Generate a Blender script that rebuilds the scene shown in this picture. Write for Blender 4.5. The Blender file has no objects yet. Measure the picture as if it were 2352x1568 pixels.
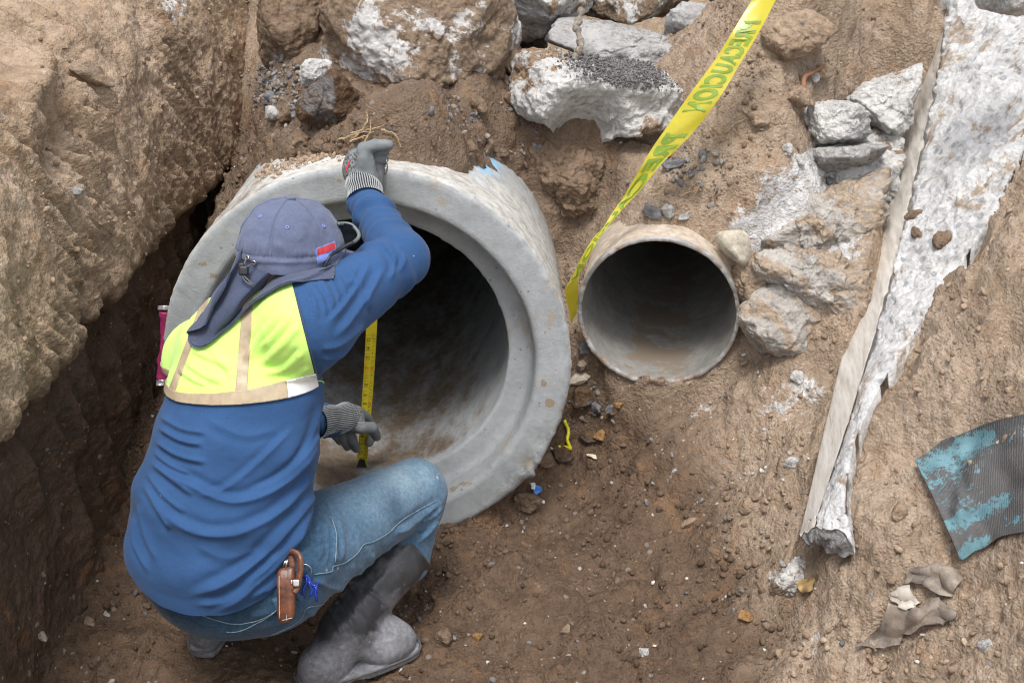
import bpy, math, random
import numpy as np
from mathutils import Vector, Matrix
from mathutils.bvhtree import BVHTree

# ------------------------------------------------------------------ camera, sky, sun, exposure
SC = bpy.context.scene
COL = SC.collection
PITCH = math.radians(31.0)
CAM_H = 2.05
FOC = 3000.0 / 2352.0                      # focal length in picture widths

cam_data = bpy.data.cameras.new("camera")
cam_data.sensor_width = 36.0
cam_data.lens = 36.0 * FOC
cam_data.clip_start = 0.05
cam_data.clip_end = 500.0
cam = bpy.data.objects.new("camera", cam_data)
COL.objects.link(cam)
cam.location = (0, 0, CAM_H)
cam.rotation_euler = (math.pi / 2 - PITCH, 0, 0)
SC.camera = cam

SUN_TO = Vector((-0.06, -0.30, 0.94)).normalized()
world = bpy.data.worlds.new("World")
SC.world = world
world.use_nodes = True
wn = world.node_tree
wn.nodes.clear()
sky = wn.nodes.new("ShaderNodeTexSky")
sky.sky_type = 'NISHITA'
sky.sun_disc = False
sky.sun_elevation = math.asin(SUN_TO.z)
sky.sun_rotation = math.atan2(SUN_TO.x, SUN_TO.y)
sky.dust_density = 4.0
hs = wn.nodes.new("ShaderNodeHueSaturation")          # an overcast sky is paler than a clear one
hs.inputs['Saturation'].default_value = 0.38
bg = wn.nodes.new("ShaderNodeBackground")
bg.inputs['Strength'].default_value = 0.15
wo = wn.nodes.new("ShaderNodeOutputWorld")
wn.links.new(sky.outputs[0], hs.inputs['Color'])
wn.links.new(hs.outputs[0], bg.inputs[0])
wn.links.new(bg.outputs[0], wo.inputs[0])

sun_data = bpy.data.lights.new("sun", 'SUN')
sun_data.energy = 1.5
sun_data.angle = math.radians(16)
sun_data.color = (1.0, 0.965, 0.92)
sun = bpy.data.objects.new("sun", sun_data)
COL.objects.link(sun)
sun.location = (0, 0, 6)
sun.rotation_euler = SUN_TO.to_track_quat('Z', 'Y').to_euler()

SC.view_settings.view_transform = 'Standard'
SC.view_settings.look = 'None'
SC.view_settings.exposure = 0.72
SC.view_settings.gamma = 1.0
SC.render.engine = 'CYCLES'
SC.cycles.use_denoising = True
SC.cycles.filter_width = 1.2
SC.cycles.max_bounces = 6

# ------------------------------------------------------------------ picture-to-place helpers (used to measure where things stand)
SP, CP = math.sin(PITCH), math.cos(PITCH)
FW = np.array([0, CP, -SP]); UP = np.array([0, SP, CP]); RT = np.array([1.0, 0, 0])
CAM = np.array([0, 0, CAM_H])


def ray(px, py):
    return FW + RT * ((px - 1176) / 3000.0) + UP * ((784 - py) / 3000.0)


def PY(px, py, Y):
    d = ray(px, py)
    return CAM + d * (Y / d[1])


def PZ(px, py, z):
    d = ray(px, py)
    return CAM + d * ((z - CAM_H) / d[2])


def PT(px, py, t):
    return CAM + ray(px, py) * t


def proj(P):
    P = np.asarray(P, float) - CAM
    d = P @ FW
    return np.stack([1176 + 3000 * P[..., 0] / d, 784 - 3000 * (P @ UP) / d], -1)


# ------------------------------------------------------------------ noise in numpy
RNG = np.random.default_rng(7)
_G = RNG.normal(size=(256, 3)); _G /= np.linalg.norm(_G, axis=1)[:, None]


def _hash(i, j, k, seed):
    h = (i.astype(np.int64) * 374761393 + j.astype(np.int64) * 668265263 + k.astype(np.int64) * 2147483647 + seed * 1274126177) & 0xffffffff
    h = ((h ^ (h >> 13)) * 1274126177) & 0xffffffff
    return h ^ (h >> 16)


def perlin(P, seed=0):
    P = np.asarray(P, float)
    I = np.floor(P).astype(np.int64); f = P - I
    u = f * f * f * (f * (f * 6 - 15) + 10)
    out = 0
    for dx in (0, 1):
        for dy in (0, 1):
            for dz in (0, 1):
                g = _G[_hash(I[:, 0] + dx, I[:, 1] + dy, I[:, 2] + dz, seed) & 255]
                dot = g[:, 0] * (f[:, 0] - dx) + g[:, 1] * (f[:, 1] - dy) + g[:, 2] * (f[:, 2] - dz)
                w = (u[:, 0] if dx else 1 - u[:, 0]) * (u[:, 1] if dy else 1 - u[:, 1]) * (u[:, 2] if dz else 1 - u[:, 2])
                out = out + w * dot
    return out * 1.5


def fbm(P, octaves=4, seed=0, gain=0.5, lac=2.03):
    a, s, out = 1.0, 1.0, 0
    for o in range(octaves):
        out = out + a * perlin(P * s, seed + o * 17)
        a *= gain; s *= lac
    return out


def ridged(P, octaves=4, seed=0):
    a, s, out = 1.0, 1.0, 0
    for o in range(octaves):
        out = out + a * (1 - 2 * np.abs(perlin(P * s, seed + o * 13)))
        a *= .5; s *= 2.07
    return out


def worley(P, seed=0):
    """nearest and second nearest distance, and an id in 0..1 of the nearest cell"""
    P = np.asarray(P, float)
    I = np.floor(P).astype(np.int64); f = P - I
    f1 = np.full(len(P), 9.0); f2 = np.full(len(P), 9.0); cid = np.zeros(len(P))
    for dx in (-1, 0, 1):
        for dy in (-1, 0, 1):
            for dz in (-1, 0, 1):
                h = _hash(I[:, 0] + dx, I[:, 1] + dy, I[:, 2] + dz, seed)
                q = np.stack([(h & 1023) / 1023., ((h >> 10) & 1023) / 1023., ((h >> 20) & 1023) / 1023.], 1)
                d = np.sqrt(((q + [dx, dy, dz] - f) ** 2).sum(1))
                m = d < f1
                f2 = np.where(m, f1, np.minimum(f2, d))
                cid = np.where(m, ((h >> 7) & 255) / 255., cid)
                f1 = np.where(m, d, f1)
    return f1, f2, cid


def sstep(x, a, b):
    t = np.clip((x - a) / (b - a), 0, 1)
    return t * t * (3 - 2 * t)


# ------------------------------------------------------------------ mesh helpers
ORG = {}


def origin_of(V):
    V = np.asarray(V)
    return np.array([(V[:, 0].min() + V[:, 0].max()) / 2, (V[:, 1].min() + V[:, 1].max()) / 2, V[:, 2].min()])


def make_obj(name, V, F, mat=None, parent=None, origin=None, smooth=True, attrs=None):
    """link ONE mesh object; V in world metres, F list of faces (or an (n,4)/(n,3) array)"""
    V = np.asarray(V, float)
    if parent is not None:
        o = ORG[parent.name]
    elif origin is not None:
        o = np.asarray(origin, float)
    else:
        o = origin_of(V)
    me = bpy.data.meshes.new(name)
    L = (V - o)
    if isinstance(F, np.ndarray):
        k = F.shape[1]
        me.vertices.add(len(L)); me.vertices.foreach_set("co", L.astype(np.float32).ravel())
        me.loops.add(F.size); me.loops.foreach_set("vertex_index", F.astype(np.int32).ravel())
        me.polygons.add(len(F)); me.polygons.foreach_set("loop_start", np.arange(0, F.size, k, dtype=np.int32))
        me.polygons.foreach_set("loop_total", np.full(len(F), k, dtype=np.int32))
        me.update(calc_edges=True); me.validate()
    else:
        me.from_pydata([tuple(v) for v in L], [], [tuple(int(i) for i in f) for f in F]); me.update()
    if attrs:
        for an, av in attrs.items():
            a = me.attributes.new(an, 'FLOAT', 'POINT')
            a.data.foreach_set("value", np.asarray(av, np.float32))
    if smooth:
        me.polygons.foreach_set("use_smooth", np.ones(len(me.polygons), dtype=bool))
    ob = bpy.data.objects.new(name, me)
    COL.objects.link(ob)
    ORG[ob.name] = o
    if parent is not None:
        ob.parent = parent
    else:
        ob.location = o
    if mat is not None:
        me.materials.append(mat)
    return ob


def empty(name, loc):
    ob = bpy.data.objects.new(name, None)
    ob.empty_display_size = 0.05
    COL.objects.link(ob); ob.location = loc
    ORG[ob.name] = np.asarray(loc, float)
    return ob


def tag(o, label=None, cat=None, group=None, kind=None):
    if label: o["label"] = label
    if cat: o["category"] = cat
    if group: o["group"] = group
    if kind: o["kind"] = kind
    return o


def normals(V, F):
    N = np.zeros_like(V)
    F = np.asarray(F)
    a = V[F[:, 1]] - V[F[:, 0]]; b = V[F[:, 2]] - V[F[:, 0]]
    n = np.cross(a, b)
    if F.shape[1] == 4:
        n = n + np.cross(V[F[:, 2]] - V[F[:, 0]], V[F[:, 3]] - V[F[:, 0]])
    for k in range(F.shape[1]):
        np.add.at(N, F[:, k], n)
    return N / (np.linalg.norm(N, axis=1)[:, None] + 1e-12)


def relax(V, F, it=2, lam=.5):
    F = np.asarray(F); n = F.shape[1]
    E = np.concatenate([F[:, [i, (i + 1) % n]] for i in range(n)])
    cnt = np.zeros(len(V)); np.add.at(cnt, E[:, 0], 1); np.add.at(cnt, E[:, 1], 1)
    for _ in range(it):
        S = np.zeros_like(V)
        np.add.at(S, E[:, 0], V[E[:, 1]]); np.add.at(S, E[:, 1], V[E[:, 0]])
        V = V + lam * (S / np.maximum(cnt, 1)[:, None] - V)
    return V


def grid_faces(n, m, wrap=False):
    """n rows x m columns of vertices"""
    i = np.arange(n - 1)[:, None]; j = np.arange(m if wrap else m - 1)[None]
    a = i * m + j; b = i * m + (j + 1) % m
    return np.stack([a, b, b + m, a + m], -1).reshape(-1, 4)


def bvh(V, F):
    return BVHTree.FromPolygons([tuple(v) for v in V], [tuple(int(i) for i in f) for f in F])


def hit(tree, px, py, lift=0.0):
    d = ray(px, py); d = d / np.linalg.norm(d)
    r = tree.ray_cast(Vector(CAM), Vector(d))
    if r[0] is None:
        return None, None
    n = np.array(r[1])
    if n @ d > 0: n = -n
    return np.array(r[0]) + n * lift, n


_ICO = {}


def ico(level):
    if level in _ICO: return _ICO[level]
    t = (1 + 5 ** .5) / 2
    V = [(-1, t, 0), (1, t, 0), (-1, -t, 0), (1, -t, 0), (0, -1, t), (0, 1, t), (0, -1, -t), (0, 1, -t), (t, 0, -1), (t, 0, 1), (-t, 0, -1), (-t, 0, 1)]
    F = [(0, 11, 5), (0, 5, 1), (0, 1, 7), (0, 7, 10), (0, 10, 11), (1, 5, 9), (5, 11, 4), (11, 10, 2), (10, 7, 6), (7, 1, 8), (3, 9, 4), (3, 4, 2), (3, 2, 6), (3, 6, 8), (3, 8, 9), (4, 9, 5), (2, 4, 11), (6, 2, 10), (8, 6, 7), (9, 8, 1)]
    V = np.array(V, float); F = np.array(F)
    for _ in range(level):
        E = np.sort(np.concatenate([F[:, [0, 1]], F[:, [1, 2]], F[:, [2, 0]]]), axis=1)
        U, inv = np.unique(E, axis=0, return_inverse=True)
        inv = inv.ravel()
        M = len(V) + inv.reshape(3, -1).T
        V = np.concatenate([V, (V[U[:, 0]] + V[U[:, 1]]) / 2])
        F = np.concatenate([np.stack([F[:, 0], M[:, 0], M[:, 2]], 1), np.stack([F[:, 1], M[:, 1], M[:, 0]], 1), np.stack([F[:, 2], M[:, 2], M[:, 1]], 1), M])
    V /= np.linalg.norm(V, axis=1)[:, None]
    _ICO[level] = (V, F)
    return _ICO[level]


def spline(P, n):
    """Catmull-Rom through P, n samples"""
    P = np.asarray(P, float)
    Q = np.concatenate([[2 * P[0] - P[1]], P, [2 * P[-1] - P[-2]]])
    t = np.linspace(0, len(P) - 1 - 1e-9, n); i = t.astype(int); f = (t - i)[:, None]
    a, b, c, d = Q[i], Q[i + 1], Q[i + 2], Q[i + 3]
    return .5 * (2 * b + (c - a) * f + (2 * a - 5 * b + 4 * c - d) * f ** 2 + (3 * b - a - 3 * c + d) * f ** 3)


def tube(P, r, sides=8, closed=False):
    """swept tube; returns V, F(list)"""
    P = np.asarray(P, float); n = len(P)
    r = np.broadcast_to(np.asarray(r, float), (n,))
    if closed:
        T = np.roll(P, -1, 0) - np.roll(P, 1, 0)
    else:
        T = np.gradient(P, axis=0)
    T /= np.linalg.norm(T, axis=1)[:, None] + 1e-12
    ref = np.array([.3, .2, .93]) if abs(T[0] @ [.3, .2, .93]) < .9 else np.array([1., 0, 0])
    V = []
    A = np.cross(T[0], ref); A /= np.linalg.norm(A)
    for i in range(n):
        A = A - T[i] * (A @ T[i]); A /= np.linalg.norm(A)
        B = np.cross(T[i], A)
        th = np.linspace(0, 2 * np.pi, sides, endpoint=False)
        V.append(P[i] + r[i] * (np.cos(th)[:, None] * A + np.sin(th)[:, None] * B))
    V = np.concatenate(V)
    F = grid_faces(n, sides, True).tolist()
    if closed:
        F += [((n - 1) * sides + j, (n - 1) * sides + (j + 1) % sides, (j + 1) % sides, j) for j in range(sides)]
    else:
        F += [tuple(range(sides))[::-1], tuple(range((n - 1) * sides, n * sides))]
    return V, F


def join(parts):
    V = []; F = []; o = 0
    for v, f in parts:
        V.append(np.asarray(v)); F += [tuple(int(i) + o for i in q) for q in f]; o += len(v)
    return np.concatenate(V), F


def box(c, ax, hx, hy, hz, bev=0.0):
    """rounded box: c centre, ax 3 axes rows, half sizes"""
    V, F = ico(3)
    p = 6.0
    n = (np.abs(V) ** p).sum(1) ** (-1 / p)
    Q = V * n[:, None]
    return c + (Q * [hx, hy, hz]) @ np.asarray(ax), F.tolist()


# ------------------------------------------------------------------ signed distance modelling (garments, boots, gloves)
def seg(P, a, b, ra, rb):
    a = np.asarray(a, float); b = np.asarray(b, float)
    ab = b - a; t = np.clip((P - a) @ ab / (ab @ ab), 0, 1)
    return np.linalg.norm(P - a - t[..., None] * ab, axis=-1) - (ra + (rb - ra) * t)


def ell(P, c, r, ax=None):
    Q = P - np.asarray(c, float)
    if ax is not None: Q = Q @ np.asarray(ax).T
    r = np.asarray(r, float)
    k0 = np.linalg.norm(Q / r, axis=-1); k1 = np.linalg.norm(Q / (r * r), axis=-1) + 1e-9
    return k0 * (k0 - 1) / k1


def smin(a, b, k):
    h = np.clip(.5 + .5 * (b - a) / k, 0, 1)
    return b * (1 - h) + a * h - k * h * (1 - h)


def smax(a, b, k):
    return -smin(-a, -b, k)


def nets(fn, lo, hi, h, relax_it=2):
    """surface nets of fn(P)<0 inside the box"""
    lo = np.asarray(lo, float); hi = np.asarray(hi, float)
    n = np.ceil((hi - lo) / h).astype(int) + 1
    X = [lo[i] + h * np.arange(n[i]) for i in range(3)]
    G = np.stack(np.meshgrid(*X, indexing='ij'), -1)
    D = np.empty(n)
    for i in range(0, n[0], 24):
        D[i:i + 24] = fn(G[i:i + 24].reshape(-1, 3)).reshape(G[i:i + 24].shape[:3])
    S = D < 0
    c = n - 1
    acc = np.zeros((*c, 3)); cnt = np.zeros(c)
    for axis in range(3):
        o1, o2 = [a for a in range(3) if a != axis]
        for p in (0, 1):
            for q in (0, 1):
                s0 = [slice(0, c[0]), slice(0, c[1]), slice(0, c[2])]
                s0[o1] = slice(p, p + c[o1]); s0[o2] = slice(q, q + c[o2])
                s1 = list(s0); s1[axis] = slice(1, 1 + c[axis])
                d0 = D[tuple(s0)]; d1 = D[tuple(s1)]
                m = (d0 < 0) != (d1 < 0)
                t = np.where(m, d0 / np.where(m, d0 - d1, 1), 0)
                pos = np.zeros((*c, 3)); pos[..., axis] = t; pos[..., o1] = p; pos[..., o2] = q
                acc += np.where(m[..., None], pos, 0); cnt += m
    idx = np.full(c, -1); mask = cnt > 0
    idx[mask] = np.arange(mask.sum())
    cells = np.argwhere(mask)
    V = lo + h * (cells + acc[mask] / cnt[mask][:, None])
    Fs = []
    for axis in range(3):
        o1, o2 = [(1, 2), (2, 0), (0, 1)][axis]
        s0 = [slice(None)] * 3; s0[axis] = slice(0, -1)
        s1 = [slice(None)] * 3; s1[axis] = slice(1, None)
        m = S[tuple(s0)] != S[tuple(s1)]
        E = np.argwhere(m)
        ok = (E[:, o1] > 0) & (E[:, o2] > 0) & (E[:, o1] < c[o1]) & (E[:, o2] < c[o2]) & (E[:, axis] < c[axis])
        E = E[ok]
        e1 = np.zeros(3, int); e1[o1] = 1; e2 = np.zeros(3, int); e2[o2] = 1
        q = [idx[tuple((E - e1 - e2).T)], idx[tuple((E - e2).T)], idx[tuple(E.T)], idx[tuple((E - e1).T)]]
        Q = np.stack(q, 1)
        inside = S[tuple(E.T)]
        Q[~inside] = Q[~inside][:, ::-1]
        Fs.append(Q)
    F = np.concatenate(Fs)
    F = F[(F >= 0).all(1)]
    if relax_it: V = relax(V, F, relax_it)
    return V, F


# ------------------------------------------------------------------ materials
class Nodes:
    def __init__(s, name):
        s.m = bpy.data.materials.new(name); s.m.use_nodes = True
        s.t = s.m.node_tree; s.t.nodes.clear()
        s.out = s.t.nodes.new("ShaderNodeOutputMaterial")
        s.b = s.t.nodes.new("ShaderNodeBsdfPrincipled")
        s.t.links.new(s.b.outputs[0], s.out.inputs[0])
        s.b.inputs['Roughness'].default_value = .9
        s.b.inputs['Specular IOR Level'].default_value = .25
        s.co = s.t.nodes.new("ShaderNodeTexCoord").outputs['Object']

    def put(s, sock, v):
        if hasattr(v, 'is_output'): s.t.links.new(v, sock)
        elif isinstance(v, (tuple, list)) and len(v) == 3 and len(sock.default_value) == 4: sock.default_value = (*v, 1)
        else: sock.default_value = v

    def set(s, **k):
        for a, v in k.items(): s.put(s.b.inputs[a.replace('_', ' ')], v)
        return s

    def noise(s, scale, detail=4, rough=.6, vec=None, dist=0, out='Fac'):
        n = s.t.nodes.new("ShaderNodeTexNoise")
        n.inputs['Scale'].default_value = scale; n.inputs['Detail'].default_value = detail
        n.inputs['Roughness'].default_value = rough; n.inputs['Distortion'].default_value = dist
        s.t.links.new(vec or s.co, n.inputs['Vector'])
        return n.outputs[0] if out == 'Fac' else n.outputs[1]

    def vor(s, scale, feature='F1', out='Distance', vec=None, rnd=1.0):
        n = s.t.nodes.new("ShaderNodeTexVoronoi"); n.feature = feature
        n.inputs['Scale'].default_value = scale; n.inputs['Randomness'].default_value = rnd
        s.t.links.new(vec or s.co, n.inputs['Vector'])
        return n.outputs[out]

    def wave(s, scale, vec=None, dist=0, detail=2, dscale=1, axis='X', prof='SIN'):
        n = s.t.nodes.new("ShaderNodeTexWave"); n.bands_direction = axis; n.wave_profile = prof
        n.inputs['Scale'].default_value = scale; n.inputs['Distortion'].default_value = dist
        n.inputs['Detail'].default_value = detail; n.inputs['Detail Scale'].default_value = dscale
        s.t.links.new(vec or s.co, n.inputs['Vector'])
        return n.outputs['Fac']

    def mapv(s, scale=(1, 1, 1), rot=(0, 0, 0), vec=None):
        n = s.t.nodes.new("ShaderNodeMapping")
        n.inputs['Scale'].default_value = scale; n.inputs['Rotation'].default_value = rot
        s.t.links.new(vec or s.co, n.inputs['Vector'])
        return n.outputs[0]

    def ramp(s, fac, stops):
        n = s.t.nodes.new("ShaderNodeValToRGB"); e = n.color_ramp.elements
        while len(e) < len(stops): e.new(.5)
        for k, (p, c) in enumerate(stops):
            e[k].position = p
            e[k].color = (*c, 1) if isinstance(c, (tuple, list)) else (c, c, c, 1)
        s.put(n.inputs[0], fac)
        return n.outputs[0]

    def mix(s, fac, a, b, mode='MIX'):
        n = s.t.nodes.new("ShaderNodeMix"); n.data_type = 'RGBA'; n.blend_type = mode
        s.put(n.inputs[0], fac); s.put(n.inputs[6], a); s.put(n.inputs[7], b)
        return n.outputs[2]

    def math(s, op, a, b=0.0, c=None):
        n = s.t.nodes.new("ShaderNodeMath"); n.operation = op
        s.put(n.inputs[0], a); s.put(n.inputs[1], b)
        if c is not None: s.put(n.inputs[2], c)
        return n.outputs[0]

    def attr(s, name):
        n = s.t.nodes.new("ShaderNodeAttribute"); n.attribute_name = name
        return n.outputs['Fac']

    def geo(s, out):
        n = s.t.nodes.new("ShaderNodeNewGeometry")
        return n.outputs[out]

    def oinfo(s):
        n = s.t.nodes.new("ShaderNodeObjectInfo")
        return n.outputs['Random']

    def bump(s, h, strength=.5, dist=.01):
        n = s.t.nodes.new("ShaderNodeBump")
        n.inputs['Strength'].default_value = strength; n.inputs['Distance'].default_value = dist
        s.put(n.inputs['Height'], h)
        s.t.links.new(n.outputs[0], s.b.inputs['Normal'])
        return s


def soil_material(name, dark, mid, light, raked=False):
    s = Nodes(name)
    moist = s.attr("moist"); lime = s.attr("lime")
    n1 = s.noise(5, 6, .62)
    rk = s.mapv((1, 1, .38), (math.radians(20), 0, 0)) if raked else None
    n2 = s.noise(38, 6, .65, vec=rk); n3 = s.noise(160, 4, .7, vec=rk)
    var = s.math('ADD', s.math('MULTIPLY', n1, .45), s.math('ADD', s.math('MULTIPLY', n2, .35), s.math('MULTIPLY', n3, .25)))
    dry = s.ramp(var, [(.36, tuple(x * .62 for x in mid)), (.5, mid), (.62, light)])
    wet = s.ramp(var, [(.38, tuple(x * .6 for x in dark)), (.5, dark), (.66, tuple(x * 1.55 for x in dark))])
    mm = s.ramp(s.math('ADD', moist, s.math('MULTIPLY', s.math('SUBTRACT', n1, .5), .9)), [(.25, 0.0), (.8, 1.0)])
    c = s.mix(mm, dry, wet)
    # rusty tint in places
    c = s.mix(s.ramp(s.noise(9, 3, .6, dist=1), [(.55, 0.0), (.72, .35)]), c, tuple(x * y for x, y in zip(mid, (1.0, .72, .5))))
    # single grains: pale lime bits and little grey stones
    v = s.vor(110, out='Color'); vd = s.vor(110)
    pick = s.t.nodes.new("ShaderNodeSeparateColor"); s.t.links.new(v, pick.inputs[0])
    grain = s.math('MULTIPLY', s.math('GREATER_THAN', pick.outputs[0], .978), s.math('LESS_THAN', vd, .32))
    c = s.mix(s.math('MULTIPLY', grain, .6), c, (.5, .45, .38))
    v2 = s.vor(48, out='Color'); vd2 = s.vor(48)
    p2 = s.t.nodes.new("ShaderNodeSeparateColor"); s.t.links.new(v2, p2.inputs[0])
    g2 = s.math('MULTIPLY', s.math('GREATER_THAN', p2.outputs[1], .965), s.math('LESS_THAN', vd2, .3))
    c = s.mix(s.math('MULTIPLY', g2, .7), c, (.3, .27, .25))
    # mortar and lime dust lying on the soil
    lm = s.ramp(s.math('ADD', lime, s.math('MULTIPLY', s.math('SUBTRACT', s.noise(22, 7, .7), .5), 1.5)), [(.42, 0.0), (.58, 1.0)])
    lm = s.math('MULTIPLY', lm, s.ramp(lime, [(.02, 0.0), (.15, 1.0)]))
    c = s.mix(lm, c, s.ramp(n2, [(.35, (.46, .43, .40)), (.6, (.74, .74, .74))]))
    s.set(Base_Color=c, Roughness=s.ramp(moist, [(0, .95), (1, .82)]), Specular_IOR_Level=.18)
    h = s.math('ADD', s.math('MULTIPLY', n2, .9), s.math('ADD', s.math('MULTIPLY', n3, .8), s.math('ADD', s.math('MULTIPLY', s.vor(75), -.45), s.math('MULTIPLY', s.vor(170), -.3))))
    s.bump(h, .6 if raked else .9, .014)
    return s.m


M = {}
M['soil'] = soil_material("soil", (.138, .093, .063), (.36, .272, .195), (.50, .395, .302))
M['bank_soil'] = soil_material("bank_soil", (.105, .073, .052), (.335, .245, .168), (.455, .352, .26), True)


def rock_material(name, base, dirt=(.25, .17, .11), amount=.5, dirtscale=5.0, dark=None, bumps=1.0):
    """broken concrete or stone with soil caked on"""
    s = Nodes(name)
    n = s.noise(14, 7, .7); f = s.noise(70, 5, .7); v = s.vor(45)
    b = s.ramp(s.math('ADD', s.math('MULTIPLY', n, .6), s.math('MULTIPLY', f, .4)), [(.36, tuple(x * .42 for x in base)), (.46, tuple(x * .80 for x in base)), (.6, tuple(min(.86, x * 1.12) for x in base))])
    if dark: b = s.mix(s.ramp(s.noise(8, 5, .65), [(.45, 0.0), (.58, .9)]), b, dark)
    # small dark aggregate bits
    col = s.vor(60, out='Color'); sp = s.t.nodes.new("ShaderNodeSeparateColor"); s.t.links.new(col, sp.inputs[0])
    ag = s.math('MULTIPLY', s.math('GREATER_THAN', sp.outputs[0], .88), s.math('LESS_THAN', s.vor(60), .35))
    b = s.mix(s.math('MULTIPLY', ag, .55), b, (.2, .2, .21))
    dm = s.noise(dirtscale, 8, .68, dist=.6)
    lo = .5 + (.5 - amount) * .55
    dmask = s.ramp(s.math('ADD', dm, s.math('MULTIPLY', s.math('SUBTRACT', f, .5), .22)), [(lo - .014, 0.0), (lo + .016, 1.0)])
    d = s.ramp(f, [(.35, tuple(x * .65 for x in dirt)), (.65, tuple(x * 1.35 for x in dirt))])
    s.set(Base_Color=s.mix(dmask, b, d), Roughness=.93, Specular_IOR_Level=.2)
    h = s.math('ADD', s.math('MULTIPLY', n, 1.1), s.math('ADD', s.math('MULTIPLY', f, .6), s.math('MULTIPLY', v, -.4)))
    s.bump(h, 1.0 * bumps, .016)
    return s.m


M['white_concrete'] = rock_material("white_concrete", (.58, .57, .55), amount=.40, dirtscale=6)
M['dirty_concrete'] = rock_material("dirty_concrete", (.60, .585, .565), dirt=(.225, .165, .115), amount=.58, dirtscale=4.2)
M['grey_concrete'] = rock_material("grey_concrete", (.43, .42, .41), dirt=(.24, .175, .12), amount=.42, dirtscale=5)
M['mortar'] = rock_material("mortar", (.47, .44, .40), dirt=(.35, .275, .205), amount=.56, dirtscale=4)
M['dark_stone'] = rock_material("dark_stone", (.17, .155, .15), dirt=(.12, .075, .045), amount=.6, dirtscale=5)
M['grey_stone'] = rock_material("grey_stone", (.22, .22, .23), dirt=(.2, .15, .11), amount=.22, dirtscale=9)
M['clod'] = rock_material("soil_clod", (.25, .178, .122), dirt=(.185, .128, .086), amount=.5, dirtscale=8)
M['dry_clod'] = rock_material("dry_clod", (.38, .285, .205), dirt=(.31, .225, .155), amount=.5, dirtscale=8)
M['cream_stone'] = rock_material("cream_stone", (.52, .47, .38), dirt=(.40, .33, .23), amount=.3, dirtscale=12, bumps=.35)
M['ochre_stone'] = rock_material("ochre_stone", (.38, .22, .09), dirt=(.25, .16, .09), amount=.3, dirtscale=14)


def pipe_material():
    s = Nodes("pipe_concrete")
    n = s.noise(6, 7, .65); f = s.noise(60, 5, .7); g = s.noise(230, 3, .7)
    c = s.ramp(s.math('ADD', s.math('MULTIPLY', n, .65), s.math('MULTIPLY', f, .35)), [(.33, (.24, .256, .262)), (.5, (.315, .333, .342)), (.66, (.385, .40, .408))])
    # yellowish lime wash on the outside of the bell
    ow = s.attr("outside")
    c = s.mix(ow, c, s.ramp(s.noise(34, 7, .72), [(.36, (.30, .28, .245)), (.47, (.44, .425, .39)), (.6, (.55, .54, .51))]))
    st = s.ramp(s.noise(9, 6, .62, dist=.8), [(.6, 0.0), (.66, 1.0)])
    c = s.mix(s.math('MULTIPLY', st, .55), c, (.33, .26, .17))
    # bugholes
    vd = s.vor(70); col = s.vor(70, out='Color'); sp = s.t.nodes.new("ShaderNodeSeparateColor"); s.t.links.new(col, sp.inputs[0])
    hole = s.math('MULTIPLY', s.math('GREATER_THAN', sp.outputs[1], .82), s.math('LESS_THAN', vd, s.math('MULTIPLY', sp.outputs[0], .2)))
    c = s.mix(s.math('MULTIPLY', hole, .8), c, (.13, .13, .125))
    c = s.mix(s.ramp(s.math('ADD', s.attr("stain"), s.math('MULTIPLY', s.math('SUBTRACT', s.noise(50, 5, .7), .5), .9)), [(.5, 0.0), (.56, .85)]), c, (.27, .20, .125))
    # mud on the bottom of the bore
    mud = s.attr("mud")
    mm = s.ramp(s.math('ADD', mud, s.math('MULTIPLY', s.math('SUBTRACT', s.noise(13, 7, .7, vec=s.mapv((1, .45, 1))), .5), 1.7)), [(.36, 0.0), (.74, .95)])
    mm = s.math('MULTIPLY', mm, s.ramp(mud, [(.02, 0.0), (.2, 1.0)]))
    c = s.mix(mm, c, s.ramp(f, [(.3, (.10, .075, .053)), (.7, (.21, .16, .112))]))
    # blue marking paint rubbed onto the barrel
    bl = s.math('MULTIPLY', s.attr("paint"), s.ramp(s.noise(16, 6, .7), [(.46, 0.0), (.53, 1.0)]))
    c = s.mix(bl, c, (.25, .50, .72))
    dk = s.math('MULTIPLY', s.attr("grime"), s.ramp(s.noise(26, 6, .75), [(.44, 0.0), (.56, 1.0)]))
    c = s.mix(s.math('MULTIPLY', dk, .75), c, (.12, .115, .105))
    s.set(Base_Color=c, Roughness=.82, Specular_IOR_Level=.25)
    h = s.math('ADD', s.math('MULTIPLY', f, .5), s.math('ADD', s.math('MULTIPLY', g, .25), s.math('MULTIPLY', hole, -1.2)))
    rough = s.math('MULTIPLY', s.noise(40, 6, .75), s.math('MULTIPLY', ow, .7))
    s.bump(s.math('ADD', h, rough), .55, .006)
    return s.m


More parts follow.
